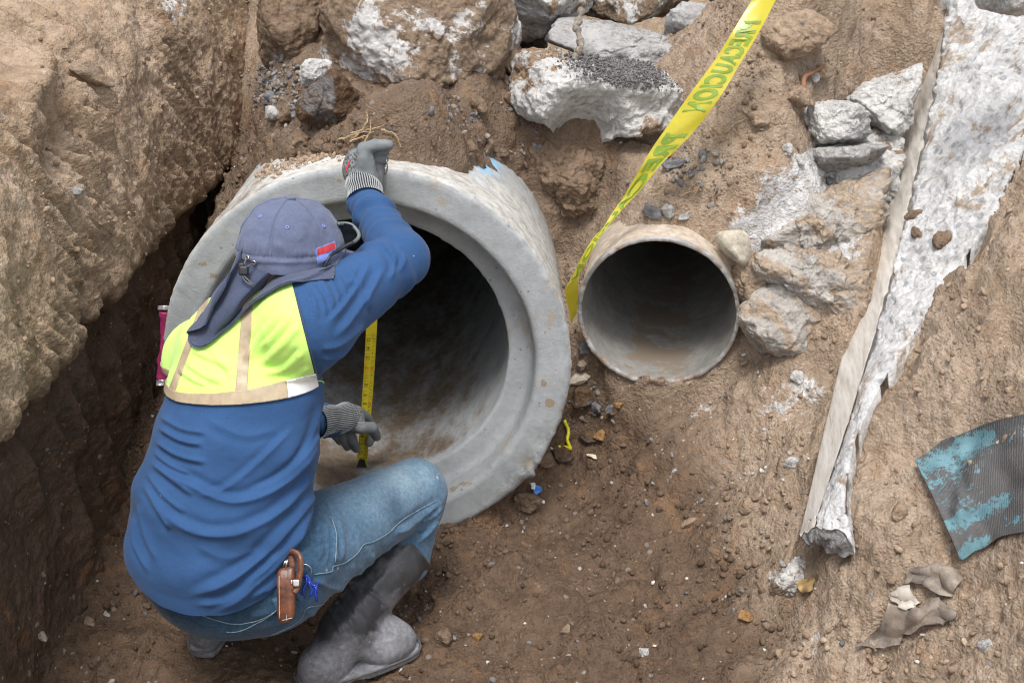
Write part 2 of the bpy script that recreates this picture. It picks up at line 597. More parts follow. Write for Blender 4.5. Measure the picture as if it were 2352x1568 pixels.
def steel_material():
    s = Nodes("old_pipe_steel")
    n = s.noise(5, 7, .65); f = s.noise(50, 6, .7)
    c = s.ramp(s.math('ADD', s.math('MULTIPLY', n, .6), s.math('MULTIPLY', f, .4)), [(.35, (.17, .165, .155)), (.5, (.25, .245, .23)), (.64, (.34, .33, .31))])
    c = s.mix(s.ramp(s.noise(18, 6, .7, dist=1), [(.58, 0.0), (.68, .6)]), c, (.22, .17, .125))
    lip = s.attr("lip")
    c = s.mix(s.math('MULTIPLY', lip, s.ramp(s.noise(22, 5, .7), [(.5, 0.0), (.62, .8)])), c, (.24, .14, .07))
    c = s.mix(s.math('MULTIPLY', lip, s.ramp(s.noise(40, 5, .7), [(.5, 0.0), (.62, .8)])), c, (.42, .42, .42))
    out = s.attr("outside")
    c = s.mix(out, c, s.ramp(f, [(.35, (.35, .28, .21)), (.6, (.55, .48, .40))]))
    mud = s.attr("mud")
    mm = s.ramp(s.math('ADD', mud, s.math('MULTIPLY', s.math('SUBTRACT', s.noise(15, 7, .7), .5), 1.6)), [(.5, 0.0), (.6, .85)])
    c = s.mix(s.math('MULTIPLY', mm, s.ramp(mud, [(.02, 0.0), (.2, 1.0)])), c, (.22, .175, .13))
    s.set(Base_Color=c, Roughness=.6, Specular_IOR_Level=.35)
    s.bump(s.math('ADD', f, s.math('MULTIPLY', s.noise(200, 3), .3)), .35, .004)
    return s.m


M['pipe'] = pipe_material()
M['steel'] = steel_material()


def kerb_material():
    s = Nodes("kerb_concrete")
    r = s.attr("rough")
    st = s.noise(26, 7, .7, vec=s.mapv((1.6, .12, 1.6), (0, 0, math.radians(14))))
    face = s.ramp(st, [(.3, (.42, .37, .31)), (.42, (.60, .555, .49)), (.6, (.73, .69, .63))])
    n = s.noise(12, 7, .72); f = s.noise(60, 6, .7)
    brk = s.ramp(s.math('ADD', s.math('MULTIPLY', n, .5), s.math('MULTIPLY', f, .5)), [(.35, (.26, .255, .25)), (.44, (.55, .545, .535)), (.56, (.75, .745, .735))])
    col = s.vor(42, out='Color'); sp = s.t.nodes.new("ShaderNodeSeparateColor"); s.t.links.new(col, sp.inputs[0])
    ag = s.math('MULTIPLY', s.math('GREATER_THAN', sp.outputs[0], .84), s.math('LESS_THAN', s.vor(42), .36))
    brk = s.mix(s.math('MULTIPLY', ag, .7), brk, (.30, .32, .35))
    drt = s.ramp(s.noise(7, 7, .7, dist=.5), [(.55, 0.0), (.6, .9)])
    brk = s.mix(drt, brk, s.ramp(f, [(.3, (.30, .22, .15)), (.7, (.48, .38, .28))]))
    end = s.attr("end")
    brk = s.mix(end, brk, s.ramp(f, [(.35, (.2, .195, .19)), (.6, (.42, .41, .40))]))
    c = s.mix(s.ramp(s.math('ADD', r, s.math('MULTIPLY', s.math('SUBTRACT', n, .5), .5)), [(.45, 0.0), (.55, 1.0)]), face, brk)
    s.set(Base_Color=c, Roughness=.92, Specular_IOR_Level=.2)
    h = s.math('ADD', s.math('MULTIPLY', s.math('MULTIPLY', s.math('ADD', n, f), r), 1.4), s.math('MULTIPLY', st, .22))
    s.bump(h, .9, .012)
    return s.m


M['kerb'] = kerb_material()


def cloth(name, base, weave=900, rough=.75, var=.2, spec=.25, sheen=.2, fine=.0012, dust=0.0):
    s = Nodes(name)
    n = s.noise(9, 5, .6); f = s.noise(240, 3, .7)
    k = s.math('ADD', s.math('MULTIPLY', n, .6), s.math('MULTIPLY', f, .4))
    c = s.ramp(k, [(.3, tuple(x * (1 - var) for x in base)), (.7, tuple(min(1, x * (1 + var)) for x in base))])
    # a few pale flecks of dust and plaster
    col = s.vor(55, out='Color'); sp = s.t.nodes.new("ShaderNodeSeparateColor"); s.t.links.new(col, sp.inputs[0])
    fl = s.math('MULTIPLY', s.math('GREATER_THAN', sp.outputs[0], .95), s.math('LESS_THAN', s.vor(55), s.math('MULTIPLY', sp.outputs[1], .09)))
    c = s.mix(s.math('MULTIPLY', fl, .8), c, (.6, .58, .55))
    if dust:
        c = s.mix(s.ramp(s.noise(14, 6, .7), [(.45, 0.0), (.75, dust)]), c, (.45, .40, .34))
    s.set(Base_Color=c, Roughness=rough, Specular_IOR_Level=spec, Sheen_Weight=sheen)
    s.bump(s.math('ADD', f, s.noise(60, 4, .6)), .3, fine)
    return s.m


M['shirt'] = cloth("blue_polyester", (.030, .078, .188), rough=.85, var=.18, spec=.12, sheen=.08)
M['vest'] = cloth("hi_vis_fabric", (.60, .97, .20), rough=.7, var=.06)
M['cap'] = cloth("faded_navy_cotton", (.108, .128, .20), rough=.9, var=.25, spec=.1)
M['flap'] = cloth("navy_cotton_flap", (.06, .075, .125), rough=.9, var=.3, spec=.1)
M['skin'] = cloth("skin", (.42, .25, .17), rough=.6, var=.12)


def simple(name, base, rough=.6, metal=0.0, var=.25, scale=40, bump=.2, spec=.4):
    s = Nodes(name)
    n = s.noise(scale, 5, .65)
    s.set(Base_Color=s.ramp(n, [(.3, tuple(x * (1 - var) for x in base)), (.7, tuple(min(1, x * (1 + var)) for x in base))]), Roughness=rough, Metallic=metal, Specular_IOR_Level=spec)
    s.bump(n, bump, .002)
    return s.m


M['tan_trim'] = simple("tan_reflective_trim", (.42, .34, .23), .45, 0, .15, 60)
M['silver_trim'] = simple("silver_reflective_trim", (.85, .86, .84), .35, 0.3, .08, 90)
M['piping'] = simple("green_thread", (.45, .95, .25), .6)
M['black_plastic'] = simple("black_plastic", (.018, .019, .021), .35, 0, .2)
M['grey_frame'] = simple("grey_green_frame", (.13, .15, .15), .4, 0, .2)
M['metal'] = simple("bright_metal", (.62, .60, .56), .28, 1.0, .15)
M['lens'] = simple("dark_lens", (.012, .013, .014), .08, 0, .1)
M['red_patch'] = simple("red_thread", (.55, .05, .06), .8, 0, .3, 400, .5)
M['blue_patch'] = simple("blue_thread", (.14, .2, .50), .8, 0, .3, 400, .5)
M['blue_border'] = simple("pale_blue_thread", (.22, .28, .58), .8, 0, .2, 400, .5)
M['blue_gel'] = simple("blue_plastic", (.012, .035, .30), .15, 0, .3)
M['thread'] = simple("pale_thread", (.42, .47, .48), .8, 0, .3, 200)
M['denim_thread'] = simple("denim_seam", (.17, .25, .31), .8, 0, .35, 120)
M['magenta'] = simple("magenta_plastic", (.35, .035, .13), .4, 0, .35, 20)
M['foil'] = simple("clear_wrap", (.42, .42, .42), .18, .5, .4, 60, .8)
M['yellow_cord'] = simple("yellow_cord", (.66, .60, .03), .5, 0, .2, 60)
M['twig'] = simple("dry_root", (.36, .26, .15), .85, 0, .35, 60, .6)
M['rust_twig'] = simple("red_root", (.24, .12, .065), .85, 0, .35, 60, .6)
M['mud_wire'] = rock_material("mud_caked_cord", (.34, .30, .25), amount=.4, dirtscale=20)
M['white_plastic'] = simple("white_wrapper", (.72, .74, .78), .35, 0, .08, 30)
M['blue_plastic'] = simple("blue_wrapper", (.06, .22, .62), .35, 0, .15, 30)
M['leaf'] = simple("pale_leaf", (.62, .55, .42), .8, 0, .2, 40)


def denim():
    s = Nodes("worn_denim")
    n = s.noise(7, 6, .65); f = s.noise(120, 4, .7)
    wear = s.attr("wear")
    c = s.ramp(s.math('ADD', s.math('MULTIPLY', n, .55), s.math('MULTIPLY', f, .45)), [(.34, (.020, .056, .112)), (.5, (.042, .108, .198)), (.66, (.085, .175, .285))])
    c = s.mix(s.math('MULTIPLY', wear, s.ramp(n, [(.3, .5), (.65, 1.0)])), c, s.ramp(f, [(.3, (.15, .255, .335)), (.7, (.31, .40, .44))]))
    col = s.vor(46, out='Color'); sp = s.t.nodes.new("ShaderNodeSeparateColor"); s.t.links.new(col, sp.inputs[0])
    fl = s.math('MULTIPLY', s.math('GREATER_THAN', sp.outputs[0], .93), s.math('LESS_THAN', s.vor(46), s.math('MULTIPLY', sp.outputs[1], .2)))
    c = s.mix(s.math('MULTIPLY', fl, .65), c, (.52, .50, .45))
    c = s.mix(s.ramp(s.attr("darkened"), [(0, 0.0), (1, .85)]), c, s.ramp(f, [(.3, (.014, .032, .06)), (.7, (.04, .085, .135))]))
    s.set(Base_Color=c, Roughness=.85, Specular_IOR_Level=.12, Sheen_Weight=.15)
    s.bump(f, .45, .002)
    return s.m


M['denim'] = denim()


def rubber():
    s = Nodes("boot_rubber")
    n = s.noise(10, 6, .65); f = s.noise(90, 5, .7)
    dust = s.attr("dust")
    c = s.ramp(n, [(.3, (.028, .029, .032)), (.7, (.062, .064, .070))])
    dm = s.ramp(s.math('ADD', dust, s.math('MULTIPLY', s.math('SUBTRACT', n, .5), 1.2)), [(.34, 0.0), (.6, .9)])
    c = s.mix(dm, c, s.ramp(f, [(.3, (.13, .135, .15)), (.7, (.30, .305, .325))]))
    c = s.mix(s.ramp(s.noise(9, 5, vec=s.mapv((3, 3, .6))), [(.45, 0.0), (.7, .35)]), c, (.10, .10, .105))
    col = s.vor(75, out='Color'); sp = s.t.nodes.new("ShaderNodeSeparateColor"); s.t.links.new(col, sp.inputs[0])
    fl = s.math('MULTIPLY', s.math('GREATER_THAN', sp.outputs[0], .9), s.math('LESS_THAN', s.vor(75), .14))
    c = s.mix(s.math('MULTIPLY', fl, .6), c, (.42, .42, .40))
    s.set(Base_Color=c, Roughness=s.mix(dm, (.3,) * 3, (.8,) * 3), Specular_IOR_Level=.4)
    s.bump(s.math('ADD', n, s.math('MULTIPLY', f, .5)), .25, .003)
    return s.m


M['rubber'] = rubber()


def glove_mat():
    s = Nodes("grey_glove")
    f = s.noise(200, 4, .7); n = s.noise(30, 5, .6); knit = s.attr("knit")
    c = s.ramp(n, [(.3, (.12, .135, .14)), (.7, (.20, .215, .22))])
    k = s.ramp(f, [(.42, (.05, .055, .06)), (.56, (.22, .23, .23))])
    s.set(Base_Color=s.mix(knit, c, k), Roughness=.75, Specular_IOR_Level=.3)
    s.bump(s.math('ADD', f, s.math('MULTIPLY', n, .5)), .35, .002)
    return s.m


def cuff_mat():
    s = Nodes("ribbed_cuff")
    rib = s.attr("rib")
    f = s.noise(220, 3, .7)
    c = s.ramp(s.math('ADD', rib, s.math('MULTIPLY', s.math('SUBTRACT', f, .5), .5)), [(.35, (.035, .04, .045)), (.6, (.34, .35, .35))])
    s.set(Base_Color=c, Roughness=.9, Specular_IOR_Level=.1)
    s.bump(rib, .5, .002)
    return s.m


M['glove'] = glove_mat(); M['cuff'] = cuff_mat()


def leather():
    s = Nodes("brown_leather")
    n = s.noise(30, 6, .7); f = s.noise(130, 4, .7)
    c = s.ramp(n, [(.32, (.05, .017, .010)), (.48, (.13, .046, .022)), (.66, (.25, .10, .045))])
    c = s.mix(s.ramp(f, [(.56, 0.0), (.68, .6)]), c, (.05, .018, .012))
    s.set(Base_Color=c, Roughness=.35, Specular_IOR_Level=.5)
    s.bump(s.math('ADD', n, f), .35, .002)
    return s.m


M['leather'] = leather()


def tape_mat():
    s = Nodes("yellow_film")
    n = s.noise(9, 4, .6)
    c = s.ramp(n, [(.3, (.50, .43, .025)), (.7, (.64, .57, .07))])
    s.set(Base_Color=c, Roughness=.22, Specular_IOR_Level=.5)
    tr = s.t.nodes.new("ShaderNodeBsdfTranslucent"); s.put(tr.inputs[0], (.8, .68, .03))
    mx = s.t.nodes.new("ShaderNodeMixShader"); mx.inputs[0].default_value = .3
    s.t.links.new(s.b.outputs[0], mx.inputs[1]); s.t.links.new(tr.outputs[0], mx.inputs[2]); s.t.links.new(mx.outputs[0], s.out.inputs[0])
    s.bump(s.noise(26, 5, .6, dist=.8), .35, .006)
    return s.m


M['film'] = tape_mat()
M['film_ink'] = simple("ink_through_film", (.17, .27, .03), .25, 0, .15, 30)
M['blade'] = simple("yellow_blade", (.56, .46, .02), .4, 0, .12, 60)
M['ink'] = simple("black_ink", (.03, .028, .012), .5)
M['red_ink'] = simple("red_ink", (.55, .05, .02), .5)
M['case_grey'] = simple("tape_case_plastic", (.10, .10, .10), .3)


def sheet_mat():
    s = Nodes("ribbed_rubber_sheet")
    u = s.attr("su"); v = s.attr("sv")
    n = s.noise(14, 6, .7); f = s.noise(90, 5, .7)
    stripes = s.math('SINE', s.math('ADD', s.math('MULTIPLY', u, 520.0), s.math('ADD', s.math('MULTIPLY', v, 60.0), s.math('MULTIPLY', f, 9.0))))
    base = s.ramp(s.math('ADD', s.math('MULTIPLY', stripes, .3), .5), [(.2, (.075, .072, .072)), (.55, (.105, .102, .102)), (.9, (.15, .143, .138))])
    pm = s.attr("paint")
    k = s.math('ADD', pm, s.math('MULTIPLY', s.math('SUBTRACT', n, .5), 1.1))
    k = s.math('ADD', k, s.math('MULTIPLY', s.math('SUBTRACT', f, .5), 1.7))
    k = s.math('ADD', k, s.math('MULTIPLY', stripes, .07))
    c = s.mix(s.ramp(k, [(.49, 0.0), (.53, 1.0)]), base, s.ramp(n, [(.3, (.09, .20, .24)), (.7, (.17, .30, .335))]))
    s.set(Base_Color=c, Roughness=.75, Specular_IOR_Level=.25)
    s.bump(s.math('ADD', s.math('MULTIPLY', stripes, .12), f), .5, .003)
    return s.m


M['sheet'] = sheet_mat()


def crumple_mat():
    s = Nodes("muddy_plastic_film")
    n = s.noise(12, 6, .7)
    c = s.ramp(n, [(.36, (.09, .075, .065)), (.5, (.22, .18, .145)), (.64, (.36, .30, .24))])
    s.set(Base_Color=c, Roughness=.5, Specular_IOR_Level=.4)
    s.bump(s.noise(40, 6, .7), .5, .004)
    return s.m


M['crumple'] = crumple_mat()


def grain_material(name, cols):
    """loose crumbs: every crumb its own tone, from a per-crumb value stored on its points"""
    s = Nodes(name)
    t = s.attr("tone"); f = s.noise(120, 4, .7)
    n = len(cols)
    c = s.ramp(t, [(i / max(1, n - 1), k) for i, k in enumerate(cols)])
    c = s.mix(s.ramp(f, [(.35, .5), (.6, 0.0)]), c, (.05, .035, .025))
    s.set(Base_Color=c, Roughness=.95, Specular_IOR_Level=.15)
    s.bump(f, .6, .004)
    return s.m


_unused = (lambda *k: None)("soil_crumbs", [(.13, .085, .055), (.19, .13, .085), (.27, .19, .125), (.36, .265, .185)])
_unused2 = (lambda *k: None)("damp_crumbs", [(.075, .048, .032), (.105, .068, .045), (.15, .10, .065), (.2, .14, .095)])
M['gravel'] = grain_material("grey_gravel", [(.10, .10, .105), (.17, .17, .18), (.26, .255, .25), (.24, .17, .11), (.38, .36, .33)])
M['chips'] = grain_material("lime_chips", [(.42, .39, .35), (.60, .58, .55), (.74, .73, .72)])


def crumb_material(name):
    """soil crumbs: the soil they broke from, moist or dry by place, each a little lighter or darker"""
    s = Nodes(name)
    t = s.attr("tone"); m = s.attr("moist"); f = s.noise(120, 4, .7)
    dry = s.ramp(t, [(0, (.24, .172, .117)), (.5, (.345, .254, .18)), (1, (.48, .37, .275))])
    wet = s.ramp(t, [(0, (.08, .053, .036)), (.5, (.125, .085, .057)), (1, (.18, .127, .09))])
    c = s.mix(m, dry, wet)
    c = s.mix(s.ramp(f, [(.35, .4), (.6, 0.0)]), c, (.06, .042, .03))
    s.set(Base_Color=c, Roughness=.95, Specular_IOR_Level=.12)
    s.bump(f, .7, .005)
    return s.m


M['crumbs'] = crumb_material("soil_crumbs")


def subdiv(V, F, it=1, smooth=.3):
    """split every quad in four and soften"""
    for _ in range(it):
        F = np.asarray(F); n = len(V)
        E = np.sort(np.concatenate([F[:, [0, 1]], F[:, [1, 2]], F[:, [2, 3]], F[:, [3, 0]]]), axis=1)
        U, inv = np.unique(E, axis=0, return_inverse=True); inv = inv.ravel().reshape(4, -1).T + n
        fc = np.arange(len(F)) + n + len(U)
        V = np.concatenate([V, (V[U[:, 0]] + V[U[:, 1]]) / 2, V[F].mean(1)])
        F = np.concatenate([np.stack([F[:, k], inv[:, k], fc, inv[:, k - 1]], 1) for k in range(4)])
        if smooth: V = relax(V, F, 2, smooth)
    return V, F


def largest(V, F):
    """only the largest connected piece"""
    par = list(range(len(V)))
    def find(i):
        while par[i] != i:
            par[i] = par[par[i]]; i = par[i]
        return i
    for f in F:
        r = find(int(f[0]))
        for i in f[1:]: par[find(int(i))] = r
    root = np.array([find(i) for i in range(len(V))])
    ids, cnt = np.unique(root, return_counts=True)
    k = root == ids[cnt.argmax()]
    new = np.cumsum(k) - 1
    return np.asarray(V)[k], [tuple(int(new[i]) for i in f) for f in F if k[int(f[0])]]

# ------------------------------------------------------------------ the two pipes: axes and sizes
class Axis:
    def __init__(s, C, yaw, dip):
        s.C = np.array(C, float)
        s.a = np.array([math.sin(yaw) * math.cos(dip), math.cos(yaw) * math.cos(dip), -math.sin(dip)])
        e = np.cross(s.a, [0, 0, 1]); s.e1 = e / np.linalg.norm(e); s.e2 = np.cross(s.e1, s.a)

    def pt(s, R, th, d):
        R = np.asarray(R, float)[..., None]; th = np.asarray(th, float)[..., None]; d = np.asarray(d, float)[..., None]
        return s.C + s.a * d + R * (np.cos(th) * s.e1 + np.sin(th) * s.e2)

    def local(s, P):
        Q = P - s.C
        d = Q @ s.a; x = Q @ s.e1; y = Q @ s.e2
        return d, np.hypot(x, y), np.arctan2(y, x)


BIG = Axis((-.3345, 2.568, .442), -.0016, .1487)
SML = Axis((.3598, 2.7944, .4511), .166, .0835)

# ------------------------------------------------------------------ ground: one sheet
GP = [  # picture point and height it stands at
    # trench floor
    (60, 1568, .0), (300, 1500, .0), (600, 1540, .0), (900, 1560, .0), (1200, 1540, .0), (1450, 1540, .02), (1650, 1560, .06),
    (1050, 1300, .0), (1250, 1300, .0), (1450, 1300, .03), (1620, 1320, .08), (1150, 1200, -.01), (1300, 1130, .01), (1330, 1010, .06),
    (1450, 1150, .06), (1600, 1180, .10), (1450, 1020, .12), (1600, 1020, .19), (1700, 1100, .17), (1740, 1300, .13), (1720, 1450, .09),
    (1540, 905, .232), (1420, 880, .235), (1345, 900, .18), (1650, 870, .28), (1720, 840, .32), (1335, 820, .27),
    (1700, 960, .26), (1800, 1020, .28), (1780, 1180, .22), (1850, 1180, .26), (1880, 1000, .34), (1760, 860, .36), (1900, 850, .40),
    (1850, 1260, .265), (1800, 1420, .13), (1790, 1568, .12), (1900, 1330, .26),
    # beside and above the old pipe
    (1740, 700, .47), (1800, 620, .545), (1930, 700, .535), (1720, 600, .55), (1660, 510, .66), (1560, 470, .685), (1490, 470, .68), (1440, 490, .62),
    (1980, 520, .60), (1850, 480, .675), (1740, 450, .72), (2040, 320, .68), (1900, 350, .72), (1700, 330, .82), (1600, 380, .76), (1480, 380, .70),
    (1800, 220, .92), (2000, 200, .82), (2090, 100, .94), (1900, 80, 1.02), (1750, 120, 1.0), (1640, 240, .88), (2130, 10, 1.0), (1950, 0, 1.08),
    # on and behind the big pipe
    (700, 350, .84), (850, 325, .925), (1000, 330, .905), (1090, 345, .785), (850, 270, .91), (1050, 260, .885), (700, 280, .855), (1180, 350, .70), (1245, 440, .61),
    (1200, 300, .76), (1300, 330, .74), (1290, 560, .46), (1310, 640, .39), (1380, 400, .66), (1340, 520, .53), (1370, 520, .53), (1320, 720, .33),
    (1450, 330, .765), (1000, 225, .865), (1150, 220, .855), (900, 180, .82), (1250, 220, .80), (1400, 200, .79), (1560, 260, .82), (1100, 100, .82), (1500, 100, .72), (1690, 60, .84),
    (1300, 0, .79), (800, 60, .88), (1000, 0, .91), (700, 0, .90), (1600, 0, .80),
    # left of the big pipe
    (620, 200, .80), (620, 260, .76), (600, 330, .66), (560, 400, .5), (520, 470, .3), (640, 340, .76), (590, 390, .52), (650, 130, .82), (470, 560, .1), (430, 640, .02), (390, 900, .0),
    # right-hand bank beyond the kerb
    (1945, 1300, .325), (1962, 1240, .37), (1972, 1150, .41), (2025, 930, .505), (2068, 800, .555), (2145, 710, .65), (2245, 565, .76), (2345, 420, .86), (2352, 200, 1.0), (2352, 0, 1.12),
    (1900, 1450, .21), (1950, 1568, .19), (2050, 1400, .32), (2150, 1568, .28), (2352, 1568, .40), (2352, 1300, .52), (2200, 1200, .47), (2060, 1130, .43),
    (2352, 1000, .64), (2200, 950, .58), (2352, 700, .78), (2230, 760, .69), (2352, 520, .86), (2250, 1400, .40),
]
GC = np.array([PZ(*g) for g in GP])
EX = np.array([(-1.0, y, 0.0) for y in (1.2, 1.8, 2.6, 3.2)] + [(-1.35, y, .25) for y in (1.2, 2.2, 3.2)] + [(-1.7, y, .6) for y in (1.0, 2.2, 3.4, 4.6)] + [(-1.2, 4.2, .5), (-1.0, 4.6, .8),
               (-.5, 4.4, 1.15), (.2, 4.4, 1.2), (1.0, 4.2, 1.2), (1.8, 4.0, 1.25), (2.0, 3.0, 1.2), (1.9, 2.0, 1.1), (1.7, 1.2, .95), (1.3, .8, .78),
               (-.8, .6, 0), (0, .6, .02), (.35, .9, .05), (-.8, -.8, .02), (0, -.8, .02), (.35, -.8, .05), (1.2, -.5, .8), (1.8, -.5, 1.0), (-1.6, -.5, .6),
               # under the pipes, so that the bedding stays below their mouths
               (-.33, 2.5, -.03), (-.62, 2.5, .0), (-.05, 2.5, .0), (.36, 2.74, .225)])
GC = np.concatenate([GC, EX])


class RBF:
    def __init__(s, C, c=.10, lam=2e-3):
        s.X = C[:, :2]; s.c = c
        n = len(C)
        K = np.sqrt(((s.X[:, None] - s.X[None]) ** 2).sum(-1) + c * c)
        A = np.zeros((n + 1, n + 1)); A[:n, :n] = K + np.eye(n) * -lam; A[:n, n] = 1; A[n, :n] = 1
        w = np.linalg.solve(A, np.append(C[:, 2], 0))
        s.w, s.b = w[:n], w[n]

    def __call__(s, XY):
        out = np.empty(len(XY))
        for i in range(0, len(XY), 20000):
            q = XY[i:i + 20000]
            out[i:i + 20000] = np.sqrt(((q[:, None] - s.X[None]) ** 2).sum(-1) + s.c ** 2) @ s.w + s.b
        return out


RB = RBF(GC)

# the broken kerb: foot, shoulder and back edge along its length (picture point, height)
KB = np.array([PZ(*q) for q in [(1857, 1232, .30), (1868, 1120, .335), (1883, 1030, .365), (1901, 915, .405), (1926, 810, .447), (1955, 703, .49), (2006, 516, .58), (2036, 405, .64), (2067, 305, .70), (2105, 173, .79), (2138, 37, .89), (2165, -120, 1.0)]])
KT = np.array([PZ(*q) for q in [(1892, 1213, .375), (1908, 1130, .405), (1928, 1040, .438), (1949, 935, .48), (1985, 810, .54), (2033, 690, .60), (2069, 545, .68), (2104, 425, .755), (2130, 320, .82), (2156, 200, .90), (2171, 94, .985), (2180, -20, 1.06), (2194, -160, 1.17)]])
KO = np.array([PZ(*q) for q in [(1934, 1230, .40), (1949, 1130, .44), (1965, 1054, .47), (1991, 974, .51), (2014, 905, .54), (2044, 815, .575), (2090, 755, .61), (2150, 695, .655), (2235, 570, .755), (2330, 430, .86), (2400, 230, 1.0), (2440, 20, 1.12), (2460, -160, 1.2)]])


def resample(P, n):
    Q = spline(P, 900); L = np.concatenate([[0], np.cumsum(np.linalg.norm(np.diff(Q, axis=0), axis=1))]); t = np.linspace(0, L[-1], n)
    return np.stack([np.interp(t, L, Q[:, k]) for k in range(3)], 1)


def even(K, deg):
    """the cast edges run true: smooth the measured points"""
    t = np.linspace(-1, 1, len(K))
    return np.stack([np.polyval(np.polyfit(t, K[:, k], deg), t) for k in range(3)], 1)


KB, KT, KO = even(resample(KB, 40), 2), even(resample(KT, 40), 2), even(resample(KO, 40), 5)


def ground_z(XY):
    z = RB(XY)
    x, y = XY[:, 0], XY[:, 1]
    dx = np.maximum(np.maximum(-1.75 - x, x - 2.0), 0); dy = np.maximum(np.maximum(-1.0 - y, y - 4.6), 0)
    w = sstep(np.hypot(dx, dy), 0, 1.2)
    far = 1.15 + .12 * perlin(np.stack([x * .4, y * .4, 0 * x], 1), 3) + .04 * perlin(np.stack([x * 1.7, y * 1.7, 0 * x], 1), 5)
    return z * (1 - w) + far * w


def seg_dist2(XY, line):
    d = np.full(len(XY), 9.0)
    for a, b in zip(line[:-1], line[1:]):
        a = a[:2]; b = b[:2]; ab = b - a
        t = np.clip(((XY - a) @ ab) / (ab @ ab), 0, 1)
        d = np.minimum(d, np.linalg.norm(XY - a - t[:, None] * ab, axis=1))
    return d


def geom(a, b, n, k=1.35):
    s = np.cumsum(k ** np.arange(n)); s = s / s[-1]
    return a + (b - a) * s


STEP = .0062
xf = np.concatenate([np.arange(-1.15, .5, STEP), np.arange(.5, 1.22, .0038), np.arange(1.22, 1.42, STEP)]); yf = np.arange(1.2, 4.0, STEP)
xs = np.concatenate([geom(xf[0], -60, 26)[::-1], xf, geom(xf[-1], 60, 26)])
ys = np.concatenate([geom(yf[0], -60, 26)[::-1], yf, geom(yf[-1], 70, 26)])
XX, YY = np.meshgrid(xs, ys)
GXY = np.stack([XX.ravel(), YY.ravel()], 1)
gz = ground_z(GXY)
GP3 = np.stack([GXY[:, 0], GXY[:, 1], gz], 1)
inner = sstep(np.maximum(np.abs(GXY[:, 0] - .13) - 1.3, np.abs(GXY[:, 1] - 2.55) - 1.4), .3, -.1)
# roughness: lumps, clods, crumbs
base0 = GP3.copy()
pr = proj(GP3)
lump = fbm(GP3 * 3.2, 4, 11) * .030
f1, f2, cid = worley(GP3 * 13, 3)
patch = sstep(perlin(GP3 * 4.5, 21) + .10, -.1, .35)
clod = np.maximum(0, .62 - f1) * .044 * patch * (.4 + cid)
g1, g2, _ = worley(GP3 * 34, 9)
patch2 = sstep(perlin(GP3 * 7, 31) + .12, -.15, .3)
crumb = np.maximum(0, .6 - g1) * .016 * patch2
fine = fbm(GP3 * 55, 3, 41) * .0035
rid = ridged(GP3 * 8 + 3, 3, 51) * .0055
# the dry bank on the right is gouged by the digger: soft grooves and holes
bank_r = sstep(pr[:, 0] - (1790 + .12 * (1568 - pr[:, 1])), -10, 130) * inner
holes = -np.maximum(0, perlin(GP3 * 7.5, 61) - .18) * .17 * bank_r
upslope = sstep(GP3[:, 2], .5, .8) * sstep(pr[:, 0], 1330, 1480) * inner
cracks = -np.maximum(0, .10 - np.abs(perlin(GP3 * np.array([5, 9, 9]), 71))) * .28 * np.maximum(upslope * .8, bank_r * .5)
quiet = sstep(seg_dist2(GP3[:, :2], KT), .02, .12)
g3, _, _ = worley(GP3 * 70, 19)
grit = np.maximum(0, .55 - g3) * .008 * sstep(perlin(GP3 * 9, 37) + .2, -.15, .3)
BN0 = normals(base0, grid_faces(len(ys), len(xs)))
if BN0[len(BN0) // 2, 2] < 0: BN0 = -BN0
big_lump = lump * (.55 + .3 * quiet) + (holes + cracks) * quiet
GP3[:, 2] += (big_lump + fbm(base0 * 9, 3, 14) * .010 * sstep(base0[:, 2], .35, .1)) * inner
GP3 += BN0 * ((((clod * (1 - .35 * bank_r) + crumb * 1.15) + grit + fine * 1.3 + rid) * inner)[:, None])
# keep the sheet under the kerb
kin = sstep(seg_dist2(GXY, KT * .75 + KB * .25), .045, .015)
GP3[:, 2] -= kin * .07
def in_poly(XY, poly):
    r = np.zeros(len(XY), bool); n = len(poly)
    for i in range(n):
        x1, y1 = poly[i]; x2, y2 = poly[(i + 1) % n]
        c = (y1 > XY[:, 1]) != (y2 > XY[:, 1])
        r ^= c & (XY[:, 0] < (x2 - x1) * (XY[:, 1] - y1) / (y2 - y1 + 1e-12) + x1)
    return r


KR = RBF(np.concatenate([KT, KO, (KT + KO) / 2 + [0, 0, .008]]), .05, 1e-4)
kp = in_poly(GP3[:, :2], np.concatenate([KT[:, :2], KO[::-1, :2]])) & (seg_dist2(GP3[:, :2], KO) > .03)
GP3[kp, 2] = np.minimum(GP3[kp, 2], KR(GP3[kp, :2]) - .035)
# press the boots and the pipes' beds
for ax, R in ((BIG, .47), (SML, .2)):
    d, r, th = ax.local(GP3)
    m = (d > -.25) & (d < -.0) & (r < R + .05)
    low = ax.C[2] - R + (.0 if R > .3 else -.012)
    GP3[:, 2] = np.where(m & (GP3[:, 2] > low + .02 * (-d / .1)), GP3[:, 2] * .35 + .65 * np.minimum(GP3[:, 2], low + .02), GP3[:, 2])

gF = grid_faces(len(ys), len(xs))
kill = np.zeros(len(gF), bool)
for ax, R in ((BIG, .44), (SML, .199)):
    d, r, th = ax.local(GP3)
    ins = (d > (.03 if R > .3 else .0)) & (d < 2.6) & (r < R)
    kill |= ins[gF].all(1)
    if R > .3:
        kill |= ((d > -.004) & (d < 2.6) & (r < .395))[gF].any(1)
        continue
    Q = ax.pt(np.full(len(d), R - .001), th, np.maximum(d, .006))
    GP3[ins] = Q[ins]
gF = gF[~kill]
